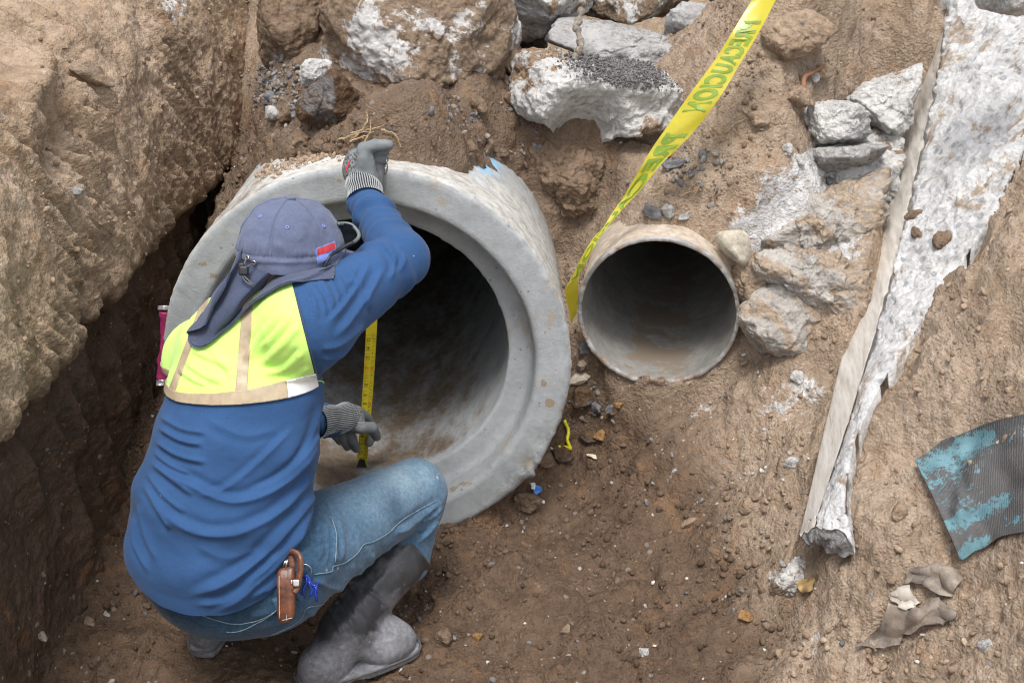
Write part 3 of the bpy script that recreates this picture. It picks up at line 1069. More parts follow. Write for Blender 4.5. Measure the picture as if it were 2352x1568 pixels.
# moisture and lime by place
pr = proj(GP3)
z = GP3[:, 2]
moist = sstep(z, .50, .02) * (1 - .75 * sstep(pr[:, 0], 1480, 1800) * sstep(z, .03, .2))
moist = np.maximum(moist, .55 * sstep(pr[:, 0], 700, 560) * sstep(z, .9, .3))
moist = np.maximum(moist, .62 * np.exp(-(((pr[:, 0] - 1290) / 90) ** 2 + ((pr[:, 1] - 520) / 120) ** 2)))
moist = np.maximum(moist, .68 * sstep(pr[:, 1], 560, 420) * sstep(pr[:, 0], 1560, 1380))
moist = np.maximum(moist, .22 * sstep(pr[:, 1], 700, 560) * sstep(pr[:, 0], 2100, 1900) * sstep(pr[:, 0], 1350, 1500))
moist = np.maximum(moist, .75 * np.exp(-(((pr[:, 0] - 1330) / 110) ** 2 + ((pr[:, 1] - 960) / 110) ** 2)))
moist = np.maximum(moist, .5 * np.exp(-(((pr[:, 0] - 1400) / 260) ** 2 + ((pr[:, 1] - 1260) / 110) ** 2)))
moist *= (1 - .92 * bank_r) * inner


def blob(x, y, rx, ry, w=1.0):
    return w * np.exp(-(((pr[:, 0] - x) / rx) ** 2 + ((pr[:, 1] - y) / ry) ** 2))


lime = blob(1900, 440, 150, 80, 1.2) + blob(1820, 540, 130, 70, 1.1) + blob(1990, 370, 90, 90, 1.2) + blob(1960, 290, 80, 60, .9) + blob(1880, 640, 110, 90, .7) + blob(1850, 900, 90, 120, .42) + blob(1640, 930, 160, 60, .34) + blob(1800, 1330, 40, 40, .6) \
    + blob(1550, 1080, 180, 120, .22) + blob(2150, 1330, 60, 60, .35) + blob(1870, 1480, 60, 80, .4) + blob(2300, 620, 90, 60, .3) + blob(2060, 1500, 90, 70, .3)
lime = np.clip(lime, 0, 1) * inner
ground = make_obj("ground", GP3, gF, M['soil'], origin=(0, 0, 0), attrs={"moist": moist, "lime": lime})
tag(ground, kind="structure")
near = (inner[gF] > .05).all(1)
GT = bvh(GP3, gF[near])
GN = normals(GP3, gF)

# ------------------------------------------------------------------ left bank: steep cut face with an overhang above a damp undercut
bs = np.concatenate([np.linspace(-1.5, 1.55, 40)[:-1], np.arange(1.55, 4.9, .0075), np.linspace(4.95, 8, 20)])
lipz = np.interp(bs, [-2, 1.5, 2.0, 2.35, 2.66, 3.1, 3.47, 3.8, 4.2, 4.9, 8], [.68, .67, .64, .595, .565, .47, .42, .39, .40, .42, .42])
NP = 300
rows = []
u = np.linspace(0, 1, NP)
bV = np.zeros((len(bs), NP, 3)); bU = np.zeros((len(bs), NP))
lowf = np.zeros((len(bs), NP))
wob = np.interp(bs, [-2, 3.4, 3.9, 4.2, 4.9, 8], [0, 0, .06, .11, .15, .15]) + .018 * perlin(np.stack([bs * 2.1, 0 * bs, 0 * bs], 1), 4) + .018 * perlin(np.stack([bs * 6, 0 * bs, 0 * bs], 1), 6)
lipj = .028 * perlin(np.stack([bs * 3.0, 0 * bs + 7, 0 * bs], 1), 8) + .02 * perlin(np.stack([bs * 11, 0 * bs + 7, 0 * bs], 1), 9)
for i, y in enumerate(bs):
    zl = lipz[i] + lipj[i]
    lip = -.955 + wob[i]
    prof = np.array([(-.99, -.14), (-1.005, .0), (-1.02, zl * .35), (-1.035, zl * .7), (lip - .085, zl - .045), (lip - .055, zl - .008), (lip - .012, zl + .0), (lip + .004, zl + .03),
                     (lip - .012, zl + .12), (lip - .045, zl + .27), (lip - .10, zl + .42), (lip - .19, zl + .53), (lip - .33, zl + .60), (-1.75, 1.26), (-2.6, 1.28)])
    if y > 3.2:
        k = (y - 3.2) * .35
        prof[8:13, 1] = np.maximum(prof[8:13, 1], np.array([.0, .1, .25, .4, .5]) * k + prof[8:13, 1])
    L = np.concatenate([[0], np.cumsum(np.linalg.norm(np.diff(prof, axis=0), axis=1))])
    Lw = L.copy(); Lw[-2] = Lw[-3] + .16; Lw[-1] = Lw[-2] + .1
    q = u * Lw[-1]
    bV[i, :, 0] = np.interp(q, Lw, prof[:, 0]); bV[i, :, 2] = np.interp(q, Lw, prof[:, 1]); bV[i, :, 1] = y
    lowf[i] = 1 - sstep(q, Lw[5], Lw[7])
shp = bV.shape[:2]
BV = bV.reshape(-1, 3); bF = grid_faces(*shp)[:, ::-1]
low = lowf.ravel()
N = normals(BV, bF)
if N[len(N) // 2, 0] < 0: bF = bF[:, ::-1]; N = -N
# digger-tooth streaks run down the face, leaning with the bucket's pull
sk = np.stack([BV[:, 1] * 1.0 + BV[:, 2] * .42, BV[:, 2] - .3 * BV[:, 1], BV[:, 0]], 1)
streak = fbm(sk * np.array([40, 4.0, 4.0]), 4, 15) * .019
stm = (.25 + .75 * sstep(perlin(BV * 2.6, 77) + .12, -.15, .3)) * (1 - .8 * low)
f1, f2, cid = worley(BV * 12, 5)
g1, _, _ = worley(BV * 30, 6)
cl = np.maximum(0, .62 - f1) * .018 * sstep(perlin(BV * 4, 33), -.1, .3)
cr = np.maximum(0, .6 - g1) * .016 * sstep(perlin(BV * 6, 35) + .1, -.1, .3)
g3, _, _ = worley(BV * 64, 16)
cr = cr * .7 + np.maximum(0, .55 - g3) * .006
big = fbm(BV * np.array([2.2, 2.0, 2.6]), 3, 19) * .020
# bucket-tooth scoops on the damp undercut: upright smooth hollows with sharp ribs between
sy = BV[:, 1] * 7.2 + .5 * BV[:, 2] + .5 * perlin(BV * 3, 81)
scoop = (np.abs((sy % 1) - .5) * 2) ** 1.6 * .034 * sstep(perlin(BV * np.array([1, 2.2, 3.2]), 83) + .18, -.1, .2)
ledge = ridged(BV * 5 + 9, 3, 23) * .010
disp = big * (1 - .35 * low) + (cl + cr) * (1 - .55 * low) + streak * stm * (1 + 1.4 * np.exp(-(((BV[:, 1] - 3.0) / .55) ** 2 + ((BV[:, 2] - .78) / .26) ** 2))) + low * scoop + ledge + fbm(BV * 48, 3, 27) * .004
# a clod shelf standing out near the top of the face and its hollow beneath
top_sh = np.exp(-(((BV[:, 1] - 2.85) / .16) ** 2 + ((BV[:, 2] - 1.0) / .035) ** 2)) * .07 - np.exp(-(((BV[:, 1] - 2.78) / .14) ** 2 + ((BV[:, 2] - .90) / .05) ** 2)) * .045
disp = disp + top_sh
edge = sstep(BV[:, 0], -1.9, -1.5)
BV = BV + N * (disp * edge)[:, None]
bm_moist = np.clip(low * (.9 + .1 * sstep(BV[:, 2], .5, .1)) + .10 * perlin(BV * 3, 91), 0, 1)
bpr = proj(BV)
bank_highlight = .5 * np.exp(-(((bpr[:, 0] - 400) / 60) ** 2 + ((bpr[:, 1] - 10) / 60) ** 2))  # whitish highlight painted into the colour near the bank's top edge
bank = make_obj("trench_bank", BV, bF, M['bank_soil'], origin=(0, 0, 0), attrs={"moist": bm_moist, "lime": bank_highlight})
tag(bank, kind="structure")
BT = bvh(BV, bF)
BN = normals(BV, bF)

# ------------------------------------------------------------------ big concrete pipe
def revolve(ax, prof, n, name, mat, attr_fn=None, chip=None):
    th = np.linspace(0, 2 * np.pi, n, endpoint=False)
    R = np.repeat(prof[:, 0][:, None], n, 1); D = np.repeat(prof[:, 1][:, None], n, 1); T = np.repeat(th[None], len(prof), 0)
    V = ax.pt(R, T, D).reshape(-1, 3)
    F = grid_faces(len(prof), n, True)
    N = normals(V, F)
    if chip is not None: V = chip(V, N, R.ravel(), D.ravel(), T.ravel())
    at = attr_fn(V, R.ravel(), D.ravel(), T.ravel()) if attr_fn else None
    return V, F, at


def dens(pts, step):
    out = []
    for a, b in zip(pts[:-1], pts[1:]):
        k = max(1, int(np.linalg.norm(np.subtract(b, a)) / step))
        for i in range(k): out.append(np.add(a, np.subtract(b, a) * i / k))
    out.append(np.asarray(pts[-1], float))
    return np.array(out)


big_prof = dens([(.3265, 2.4), (.3265, .6), (.3265, .12), (.3270, .094), (.330, .0875), (.337, .0865), (.372, .0825), (.380, .077), (.3845, .060), (.388, .016), (.391, .006), (.398, .0), (.462, .0), (.469, .004), (.472, .012), (.470, .13), (.466, .18), (.462, .5), (.462, 2.4)], .009)
keep = np.concatenate([[True], (big_prof[1:-1, 1] < .7) | (np.arange(len(big_prof) - 2) % 8 == 0), [True]])
big_prof = big_prof[keep]


def big_chip(V, N, R, D, T):
    n = fbm(V * 16, 4, 5)
    d = n * .0014
    edge = np.exp(-((R - .468) / .012) ** 2) * np.exp(-(D / .02) ** 2)
    d = d - edge * np.maximum(0, fbm(V * 48, 3, 12) - .15) * .006
    # the chipped, honeycombed stretch low on the right of the rim
    ch = np.exp(-((np.angle(np.exp(1j * (T + .62))) / .16) ** 2)) * edge
    d = d - ch * (.008 + .022 * np.maximum(0, fbm(V * 40, 3, 15)))
    # rough skin on the outside of the bell
    out = sstep(R, .455, .463) * sstep(D, .004, .02)
    d = d + out * fbm(V * 45, 4, 14) * .0022
    inner_edge = np.exp(-((R - .327) / .006) ** 2) * np.exp(-((D - .09) / .012) ** 2)
    d = d - inner_edge * np.maximum(0, fbm(V * 60, 2, 18)) * .003
    return V + N * d[:, None]


def big_attr(V, R, D, T):
    out = sstep(R, .455, .464) * sstep(D, .002, .010) * (1 - .55 * sstep(D, .2, .45))
    bottom = np.clip(-np.sin(T), 0, 1)
    mud = (.40 * sstep(bottom, .45, .98) + .24 * sstep(bottom, .0, .6)) * sstep(D, .085, .14) * (R < .34)
    mud = np.maximum(mud, .30 * sstep(bottom, .75, .97) * (R < .395) * sstep(D, .0, .01) * sstep(np.sin(T * 3 + 1), -.2, .6))
    p = proj(V)
    mud = np.maximum(mud, .55 * out * sstep(p[:, 0], 820, 500) * sstep(np.sin(T), .2, .6))
    paint = np.exp(-(((p[:, 0] - 1118) / 30) ** 2 + ((p[:, 1] - 365) / 32) ** 2)) * (R > .45) * 1.6
    grime = np.exp(-((np.angle(np.exp(1j * (T + .62))) / .28) ** 2)) * sstep(R, .405, .46) * (D < .03)
    grime = np.maximum(grime, .5 * sstep(R, .452, .47) * (D < .01) * (np.cos(T) > -.2))
    mud = np.maximum(mud, 1.0 * np.exp(-(((p[:, 0] - 775) / 75) ** 2 + ((p[:, 1] - 1085) / 60) ** 2)))  # soil in the socket's lower left; the worker's shadow is painted in too
    stain = sum(w * np.exp(-(((p[:, 0] - x) / rx) ** 2 + ((p[:, 1] - y) / ry) ** 2)) for x, y, rx, ry, w in ((1249, 880, 8, 14, .95), (1263, 925, 14, 14, .95), (466, 607, 18, 8, .9), (490, 633, 14, 9, .9), (1160, 1000, 16, 10, .6), (1075, 1110, 34, 9, .75), (1040, 1125, 14, 8, .8), (780, 415, 20, 14, .7), (905, 395, 16, 10, .6), (1290, 1075, 8, 8, .7))) * (D < .09)
    return {"outside": out, "stain": np.clip(stain, 0, 1), "mud": np.clip(mud, 0, 1), "paint": np.clip(paint, 0, 1), "grime": np.clip(grime, 0, 1)}


V, F, at = revolve(BIG, big_prof, 360, "concrete_pipe", M['pipe'], big_attr, big_chip)
o = make_obj("concrete_pipe", V, F[:, ::-1], M['pipe'], attrs=at)
tag(o, "wide grey concrete pipe with a flared socket mouth that the worker measures", "pipe")
PIPE_T = bvh(V, F)

sml_prof = dens([(.189, 2.2), (.189, .01), (.1895, .002), (.1915, .0), (.198, .0), (.2, .002), (.2, .02), (.2, 2.2)], .01)
keep = np.concatenate([[True], (sml_prof[1:-1, 1] < .6) | (np.arange(len(sml_prof) - 2) % 10 == 0), [True]])
sml_prof = sml_prof[keep]


def sml_chip(V, N, R, D, T):
    edge = np.exp(-(D / .012) ** 2)
    w = fbm(np.stack([np.cos(T) * 3, np.sin(T) * 3, D * 0], 1), 3, 2)
    return V + N * (fbm(V * 14, 3, 3) * .0012)[:, None] + SML.a * (edge * (w * .004 + np.maximum(0, fbm(V * 40, 2, 7)) * .004))[:, None]


def sml_attr(V, R, D, T):
    out = (R > .195) * sstep(D, .003, .012)
    bottom = np.clip(-np.sin(T), 0, 1)
    return {"outside": out.astype(float), "lip": np.exp(-(D / .012) ** 2) * (R > .188), "mud": .6 * sstep(bottom, .7, .98) * (R < .195) * sstep(D, .0, .04)}


V, F, at = revolve(SML, sml_prof, 260, "old_pipe", M['steel'], sml_attr, sml_chip)
o = make_obj("steel_pipe", V, F[:, ::-1], M['steel'], attrs=at)
tag(o, "narrower thin-walled pipe with a rusty rim sticking out of the slope", "pipe")
STEEL_T = bvh(V, F)

# ------------------------------------------------------------------ broken kerb: smooth formed face below, broken top



nk = 420
kb, kt, ko = resample(KB, nk), resample(KT, nk), resample(KO, nk)
wv = 9
cols = []
tagv = []
for j in range(18):
    cols.append(kb + (kt - kb) * (j / 18)); tagv.append(0.0)
for j in range(46):
    w = j / 45
    P = kt + (ko - kt) * w
    P[:, 2] += .012 * np.sin(w * np.pi)
    cols.append(P); tagv.append(1.0)
tp_ = sstep(np.arange(nk).astype(float), 4, 90)
drop = ko.copy(); drop[:, 2] -= .035 + .125 * tp_; drop[:, 0] += .02
cols.append((ko + drop) / 2); tagv.append(1.0)
cols.append(drop); tagv.append(1.0)
foot = kb.copy(); foot[:, 2] -= .012 + .10 * tp_; foot[:, 0] += .015
cols = [foot] + cols; tagv = [0.0] + tagv
KV = np.stack(cols, 1); m = KV.shape[1]
rough = np.repeat(np.array(tagv)[None], nk, 0).ravel()
KVf = KV.reshape(-1, 3); kF = grid_faces(nk, m)
N = normals(KVf, kF)
if N[m * 200 + 40, 2] < 0: kF = kF[:, ::-1]; N = -N
wj = np.repeat(np.linspace(0, 1, m)[None], nk, 0).ravel()
e_w = np.exp(-((wj - 19 / m) / .035) ** 2)
k1, k2, kc = worley(KVf * 15 + .4 * fbm(KVf * 9, 2, 30)[:, None], 32); k3, k4, kc2 = worley(KVf * 36, 34)
d = rough * (fbm(KVf * 9, 4, 31) * .010 + (kc - .5) * .011 + (kc2 - .5) * .006 - np.maximum(0, .3 - k3) * .010 + fbm(KVf * 70, 2, 36) * .003) + (1 - rough) * (fbm(KVf * np.array([30, 4, 30]), 3, 35) * .0022)
d = d - e_w * np.maximum(0, fbm(KVf * 22, 3, 37)) * .012
# the broken end: pull the first rows into a ragged, dark fracture
rowi = np.repeat(np.arange(nk)[:, None], m, 1).ravel()
d = d * (.45 + .55 * sstep(np.repeat(np.arange(nk)[:, None], m, 1).ravel().astype(float), 60, 170))
KVf = KVf + N * d[:, None]
along = (kb[0] - kb[6]); along /= np.linalg.norm(along)
KVf = KVf + along * ((rowi < 6) * fbm(KVf * 30, 3, 39) * .012)[:, None]
# close the near end
c0 = KV[0]
endV = []; ne = 22
ctr = (kb[0] + kt[0] + ko[0] + foot[0]) / 4 - np.array([0, 0, .02])
ring = KVf[:m]
for k in range(1, ne + 1):
    q = ring + (ctr - ring) * (k / ne)
    q = q + along * (.012 * math.sin(k / ne * 3.1) + .008 * fbm(q * 45, 3, 43)[:, None] * min(1, k / 3))
    endV.append(q)
endV = np.stack(endV, 0).reshape(-1, 3)
base = len(KVf)
eF = [((base + (k - 1) * m + j) if k else j, (base + (k - 1) * m + j + 1) if k else j + 1, base + k * m + j + 1, base + k * m + j) for k in range(ne) for j in range(m - 1)]
allV = np.concatenate([KVf, endV]); allF = kF.tolist() + eF
endm = np.concatenate([sstep(rowi.astype(float), 5, 0) * 0, np.ones(len(endV))])
roughA = np.concatenate([rough, np.ones(len(endV))])
o = make_obj("concrete_kerb", allV, np.array(allF), M['kerb'], attrs={"rough": roughA, "end": endm})
tag(o, "long pale concrete kerb with a broken white top running up the right bank", "kerb")
KT_T = bvh(allV, allF)

# ------------------------------------------------------------------ rubble: every block traced to its own outline, depth and thickness
def rock(name, label, cat, mat, poly, t, thick, seed, front=(), level=5, rough=1.0, k=14, group=None, tilt=.22, dents=(), origin=None, chip=1.0):
    """poly: outline in the picture, t: distance along the view, thick: half depth in metres, front: extra cut planes (world normal, fraction)"""
    rng = np.random.default_rng(seed)
    poly = np.array(poly, float)
    c2 = poly.mean(0)
    sc = t / 3000.0
    C = PT(c2[0], c2[1], t)
    Q = (poly - c2) * sc * 1.075; Q[:, 1] *= -1
    pl = []
    area = sum(Q[i][0] * Q[(i + 1) % len(Q)][1] - Q[(i + 1) % len(Q)][0] * Q[i][1] for i in range(len(Q)))
    if area < 0: Q = Q[::-1]
    for i in range(len(Q)):
        a, b = Q[i], Q[(i + 1) % len(Q)]
        e = b - a; n = np.array([e[1], -e[0]]) / (np.linalg.norm(e) + 1e-9)
        h = a @ n
        if h < .01: continue
        tl = rng.normal() * tilt
        n3 = RT * n[0] + UP * n[1] + FW * tl
        pl.append((n3 / np.linalg.norm(n3), h / np.linalg.norm(n3)))
    size = max(np.ptp(Q[:, 0]), np.ptp(Q[:, 1])) / 2
    fr = list(front) or [((rng.normal() * .35, -1, .45 + rng.normal() * .25), 1.0), ((rng.normal() * .5 + .4, -1, .1), 1.02), ((rng.normal() * .5 - .4, -.8, .8), 1.02)]
    for n, f in fr:
        n = np.array(n, float); n /= np.linalg.norm(n)
        pl.append((n, thick * f))
    pl.append((FW, thick)); pl.append((np.array([0, .6, -.8]), thick * 1.1))
    S, F = ico(level)
    D = S
    acc = np.zeros(len(D))
    for n, h in pl:
        acc += np.maximum(0, D @ n / h) ** k
    r = acc ** (-1 / k)
    V = C + D * r[:, None]
    W = V + seed * 3.7
    s = max(.25, min(1.0, size / .15))
    dsp = (fbm(W * 6 / s, 4, seed) * .020 + ridged(W * 13 / s, 3, seed + 1) * .006 + fbm(W * 40 / s, 3, seed + 2) * .004) * rough * s
    f1, f2, _ = worley(W * 9 / s, seed)
    c1, c2, cc = worley(W * 15 / s + .5 * fbm(W * 8 / s, 2, seed)[:, None], seed + 5); p1, _, pc = worley(W * 42 / s, seed + 6)
    dsp += ((np.clip(f2 - f1, 0, .25) * .02 - .003) + (cc - .5) * .010 + (pc - .5) * .0045 - np.maximum(0, .3 - p1) * .012) * s * chip
    V = V + D * (dsp - .004 * s)[:, None]
    for (px, py, rr, dep) in dents:
        p = proj(V); w = np.exp(-(((p[:, 0] - px) ** 2 + (p[:, 1] - py) ** 2) / rr ** 2)) * ((V - C) @ FW < thick * .3)
        V = V + FW * (w * dep)[:, None]
    o = make_obj(name, V, F, M[mat])
    tag(o, label, cat, group)
    ROCK_T.append(bvh(V, F))
    return o


ROCK_T = []
RUB = "broken concrete blocks piled at the back"
rock("concrete_block", "largest broken block, white patches under brown soil, behind the big pipe", "rubble block", 'dirty_concrete',
     [(748, 48), (752, 118), (800, 175), (880, 208), (962, 236), (1060, 218), (1130, 192), (1165, 125), (1172, 50), (1150, -20), (1050, -60), (830, -60), (765, -10)], 3.44, .20, 3, level=6,
     front=[((.05, -1, .55), .82), ((-.6, -1, .2), 1.0), ((.75, -1, .15), .98), ((0, -.5, 1), 1.0)], group=RUB, rough=1.1)
rock("soil_caked_block", "brown soil-caked block between the left bank and the largest block", "rubble block", 'clod',
     [(598, 20), (604, 98), (640, 142), (690, 164), (732, 112), (742, 40), (752, -30), (640, -40)], 3.62, .16, 5, level=6, group=RUB)
rock("concrete_lump", "small white lump wedged under the largest block beside grey gravel", "rubble lump", 'white_concrete',
     [(692, 162), (698, 190), (728, 198), (758, 182), (757, 150), (725, 138), (700, 146)], 3.24, .03, 8, level=5)
rock("dark_stone", "dark brown angular stone with a grey right side in front of the largest block", "stone", 'dark_stone',
     [(688, 228), (690, 272), (735, 288), (792, 293), (836, 272), (843, 236), (806, 195), (776, 168), (755, 178), (714, 204)], 3.07, .08, 9, level=6, rough=.8,
     front=[((-.45, -1, .55), .8), ((.9, -.8, .3), .75)])
rock("grey_stone", "small grey stone just right of the dark angular stone", "stone", 'grey_stone', [(838, 256), (848, 282), (885, 286), (897, 268), (872, 250)], 3.10, .025, 11)
rock("grey_stone", "flat grey stone resting on the soil above the raised glove", "stone", 'grey_stone', [(903, 268), (915, 287), (960, 296), (987, 287), (981, 265), (945, 251), (918, 257)], 3.07, .03, 12)
rock("concrete_slab", "white jagged slab carrying a heap of dark grit on its flat top", "rubble slab", 'white_concrete',
     [(1182, 96), (1172, 132), (1188, 182), (1182, 242), (1214, 288), (1255, 296), (1340, 296), (1420, 318), (1478, 334), (1545, 296), (1558, 230), (1520, 185), (1445, 146), (1330, 112), (1232, 80)], 3.36, .19, 14, level=6,
     front=[((.12, -1, .12), .62), ((.1, -.12, 1), .42), ((-.8, -1, .2), 1.05)], rough=1.35, group=RUB, dents=[(1350, 285, 62, .20), (1300, 295, 34, .10), (1230, 180, 26, .03), (1480, 240, 30, .03)])
rock("concrete_slab", "long low slab behind the white jagged slab, dusted with grey grit", "rubble slab", 'grey_concrete',
     [(1268, 66), (1272, 100), (1340, 130), (1450, 166), (1560, 205), (1612, 210), (1642, 160), (1642, 128), (1560, 96), (1430, 58), (1300, 38)], 3.60, .14, 16, level=6,
     front=[((.1, -1, .3), .7), ((.05, -.25, 1), .42)], group=RUB)
rock("concrete_slab", "pale pitted slab hanging in at the top edge, left of the muddy cord", "rubble slab", 'white_concrete',
     [(1135, -30), (1200, 48), (1255, 72), (1302, 52), (1340, 26), (1345, -50), (1150, -60)], 3.72, .14, 18, level=6, group=RUB)
rock("soil_caked_slab", "brown slab at the top edge, right of the muddy cord", "rubble slab", 'dirty_concrete',
     [(1338, -30), (1350, 32), (1430, 52), (1500, 42), (1556, 18), (1572, -20), (1450, -50)], 3.86, .15, 20, level=6, group=RUB)
rock("concrete_block", "grey-faced block against the yellow tape, below the dark hollow", "rubble block", 'grey_concrete',
     [(1533, 55), (1540, 82), (1600, 112), (1660, 152), (1695, 122), (1705, 62), (1650, 26), (1580, 26)], 3.62, .12, 22, level=5, group=RUB, front=[((-.15, -1, .35), .7), ((.2, -.4, 1), .6)])
rock("concrete_block", "dark grey block in the top row just left of the yellow tape", "rubble block", 'grey_concrete',
     [(1590, -40), (1652, 20), (1682, 68), (1722, 80), (1762, 22), (1772, -30), (1650, -50)], 3.70, .13, 24, level=5, group=RUB)
rock("soil_clod", "big brown lump of soil stuck between the two pipes", "soil lump", 'clod',
     [(1205, 372), (1244, 468), (1300, 506), (1352, 472), (1366, 408), (1335, 345), (1262, 330)], 3.48, .10, 26, level=6, rough=1.6, chip=1.3, k=7)
rock("cream_stone", "smooth cream oval stone beside the rusty pipe rim", "stone", 'cream_stone',
     [(1650, 540), (1662, 575), (1698, 608), (1724, 616), (1731, 588), (1720, 552), (1692, 528), (1662, 528)], 3.13, .035, 28, level=5, rough=.25, k=6, chip=.1)
rock("mortar_boulder", "rounded pinkish boulder low beside the right of the rusty pipe", "boulder", 'mortar',
     [(1708, 700), (1704, 748), (1742, 800), (1800, 828), (1880, 802), (1912, 742), (1886, 690), (1840, 652), (1770, 645)], 3.20, .12, 30, level=6, rough=1.0, k=7, chip=.6)
rock("mortar_slab", "upper layer of old mortar bedding between rusty pipe and kerb", "mortar bedding", 'mortar',
     [(1732, 534), (1738, 582), (1800, 600), (1890, 636), (1962, 645), (2000, 560), (2046, 400), (2030, 362), (1960, 410), (1870, 462), (1790, 506)], 3.22, .13, 32, level=6,
     front=[((-.1, -1, .15), .55), ((-.12, -.45, 1), .50)], rough=1.3, chip=1.6)
rock("mortar_slab", "lower layer of old mortar bedding overhanging the pinkish boulder", "mortar bedding", 'mortar',
     [(1738, 594), (1750, 645), (1800, 674), (1862, 728), (1930, 742), (1968, 695), (1972, 620), (1862, 585), (1785, 580)], 3.15, .12, 34, level=6,
     front=[((-.1, -1, .2), .75), ((0, -.4, 1), .7)], rough=1.3, chip=1.7)
rock("concrete_lump", "leftmost pale grey lump of the broken heap leaning on the kerb", "rubble lump", 'white_concrete',
     [(1838, 262), (1852, 300), (1880, 332), (1962, 326), (1994, 310), (1956, 262), (1902, 243), (1860, 248)], 3.30, .09, 36, level=6, rough=.8, k=26, chip=1.3)
rock("concrete_lump", "wedge-shaped grey lump touching the kerb, highest of the broken heap", "rubble lump", 'white_concrete',
     [(1955, 228), (1988, 272), (2040, 314), (2066, 292), (2088, 202), (2092, 165), (2030, 180), (1980, 204)], 3.38, .09, 38, level=6, rough=.9, k=26, chip=1.3)
rock("concrete_lump", "flat grey ledge underneath the leftmost lump of the heap by the kerb", "rubble lump", 'grey_concrete',
     [(1866, 344), (1880, 380), (1960, 388), (2022, 355), (2005, 330), (1900, 334)], 3.28, .07, 40, level=5)
rock("concrete_lump", "wide pale rubble mass filling the space between the wedge-shaped lump and the mortar bedding", "rubble lump", 'white_concrete',
     [(1880, 372), (1872, 440), (1930, 470), (2010, 460), (2052, 380), (2075, 300), (2030, 296), (1960, 330)], 3.36, .12, 48, level=6, rough=1.3, chip=1.5, front=[((-.3, -1, .35), .6), ((-.1, -.4, 1), .55)])
rock("soil_caked_block", "narrow brown block squeezed between the largest block and the white jagged slab", "rubble block", 'clod',
     [(1168, 100), (1160, 180), (1188, 215), (1200, 120)], 3.52, .08, 50, level=5, group=RUB)
rock("concrete_block", "shaded grey block between the pale pitted slab and the largest block", "rubble block", 'grey_concrete',
     [(1120, -40), (1160, 40), (1180, 90), (1250, 90), (1250, 40), (1180, -20)], 3.95, .12, 52, level=5, group=RUB)
rock("soil_clod", "gritty soil lump between the cream oval stone and the mortar bedding", "soil lump", 'dry_clod',
     [(1688, 612), (1694, 664), (1714, 716), (1752, 706), (1764, 630), (1734, 592)], 3.17, .05, 54, level=5, rough=1.5, chip=1.3)
rock("concrete_lump", "white-edged lump at the foot of the kerb's broken end", "rubble lump", 'dirty_concrete',
     [(1764, 1322), (1784, 1374), (1832, 1362), (1884, 1330), (1908, 1290), (1898, 1256), (1850, 1262), (1804, 1286)], 2.84, .07, 42, level=6, rough=1.2, chip=1.4)
rock("soil_clod", "dusty rounded lump right of the tape near the top", "soil lump", 'dry_clod',
     [(1756, 66), (1762, 110), (1800, 142), (1850, 122), (1892, 82), (1852, 48), (1790, 46)], 3.24, .08, 44, level=5)
rock("concrete_lump", "white chunk at the top right corner above the broken kerb", "rubble lump", 'white_concrete',
     [(2262, -40), (2290, 22), (2330, 30), (2380, 20), (2400, -30), (2330, -60)], 2.75, .07, 46, level=5)

# ------------------------------------------------------------------ the worker
def unit(v): v = np.asarray(v, float); return v / np.linalg.norm(v)


ST = [(515, 1345, 1.95, .150, .135), (500, 1245, 1.97, .172, .150), (510, 1150, 1.99, .172, .138), (546, 1010, 2.04, .160, .124), (566, 905, 2.09, .152, .118), (572, 830, 2.13, .148, .112), (598, 768, 2.15, .128, .095)]
SPN = np.array([PY(a, b, c) for a, b, c, _, _ in ST]); SA = np.array([s[3] for s in ST]) * .985; SB = np.array([s[4] for s in ST])
LAT0, LAT1 = unit((1, .02, .0)), unit((.80, -.40, .36))
R_SH, R_EL, R_WR = PY(704, 745, 2.08), PY(922, 594, 2.27), PY(838, 462, 2.49)
L_SH, L_EL, L_WR = PY(474, 826, 2.24), np.array([-.60, 2.40, .43]), PY(772, 967, 2.55)
NECK, HEAD = PY(632, 712, 2.17), PY(672, 606, 2.22)
PEL = PY(540, 1318, 1.99)
R_HIP, R_KN, R_AN = PY(640, 1290, 1.96), PY(952, 1126, 2.28), PY(783, 1450, 2.06)
R_BT = PY(936, 1262, 2.22)
R_HEEL, R_TOE = PZ(728, 1540, .035), PZ(912, 1468, .042)
L_HIP, L_KN, L_AN = np.array([-.645, 2.0, .35]), np.array([-.61, 2.40, .42]), np.array([-.665, 2.135, .11])
L_HEEL, L_TOE = np.array([-.668, 2.115, .04]), np.array([-.655, 2.34, .04])


def torso(P, off=0.0):
    """swept ellipse round the spine, the shoulders turned to the right"""
    best = np.full(len(P), 9.0)
    for i in range(len(SPN) - 1):
        a, b = SPN[i], SPN[i + 1]; ab = b - a; L = np.linalg.norm(ab); ax = ab / L
        tt = (P - a) @ ab / (L * L); t = np.clip(tt, 0, 1)
        g = (i + t) / (len(SPN) - 1)
        lat = LAT0 + (LAT1 - LAT0) * g[:, None]
        lat = lat - ax * (lat @ ax)[:, None]; lat /= np.linalg.norm(lat, axis=1)[:, None]
        dep = np.cross(ax, lat)
        Q = P - a - ab * t[:, None]
        x = (Q * lat).sum(1); y = (Q * dep).sum(1); zz = Q @ ax
        A = SA[i] + (SA[i + 1] - SA[i]) * t + off; B = SB[i] + (SB[i + 1] - SB[i]) * t + off
        r = np.sqrt((x / A) ** 2 + (y / B) ** 2 + (zz / .09) ** 2)
        best = smin(best, (r - 1) * np.minimum(A, B), .02)
    return best


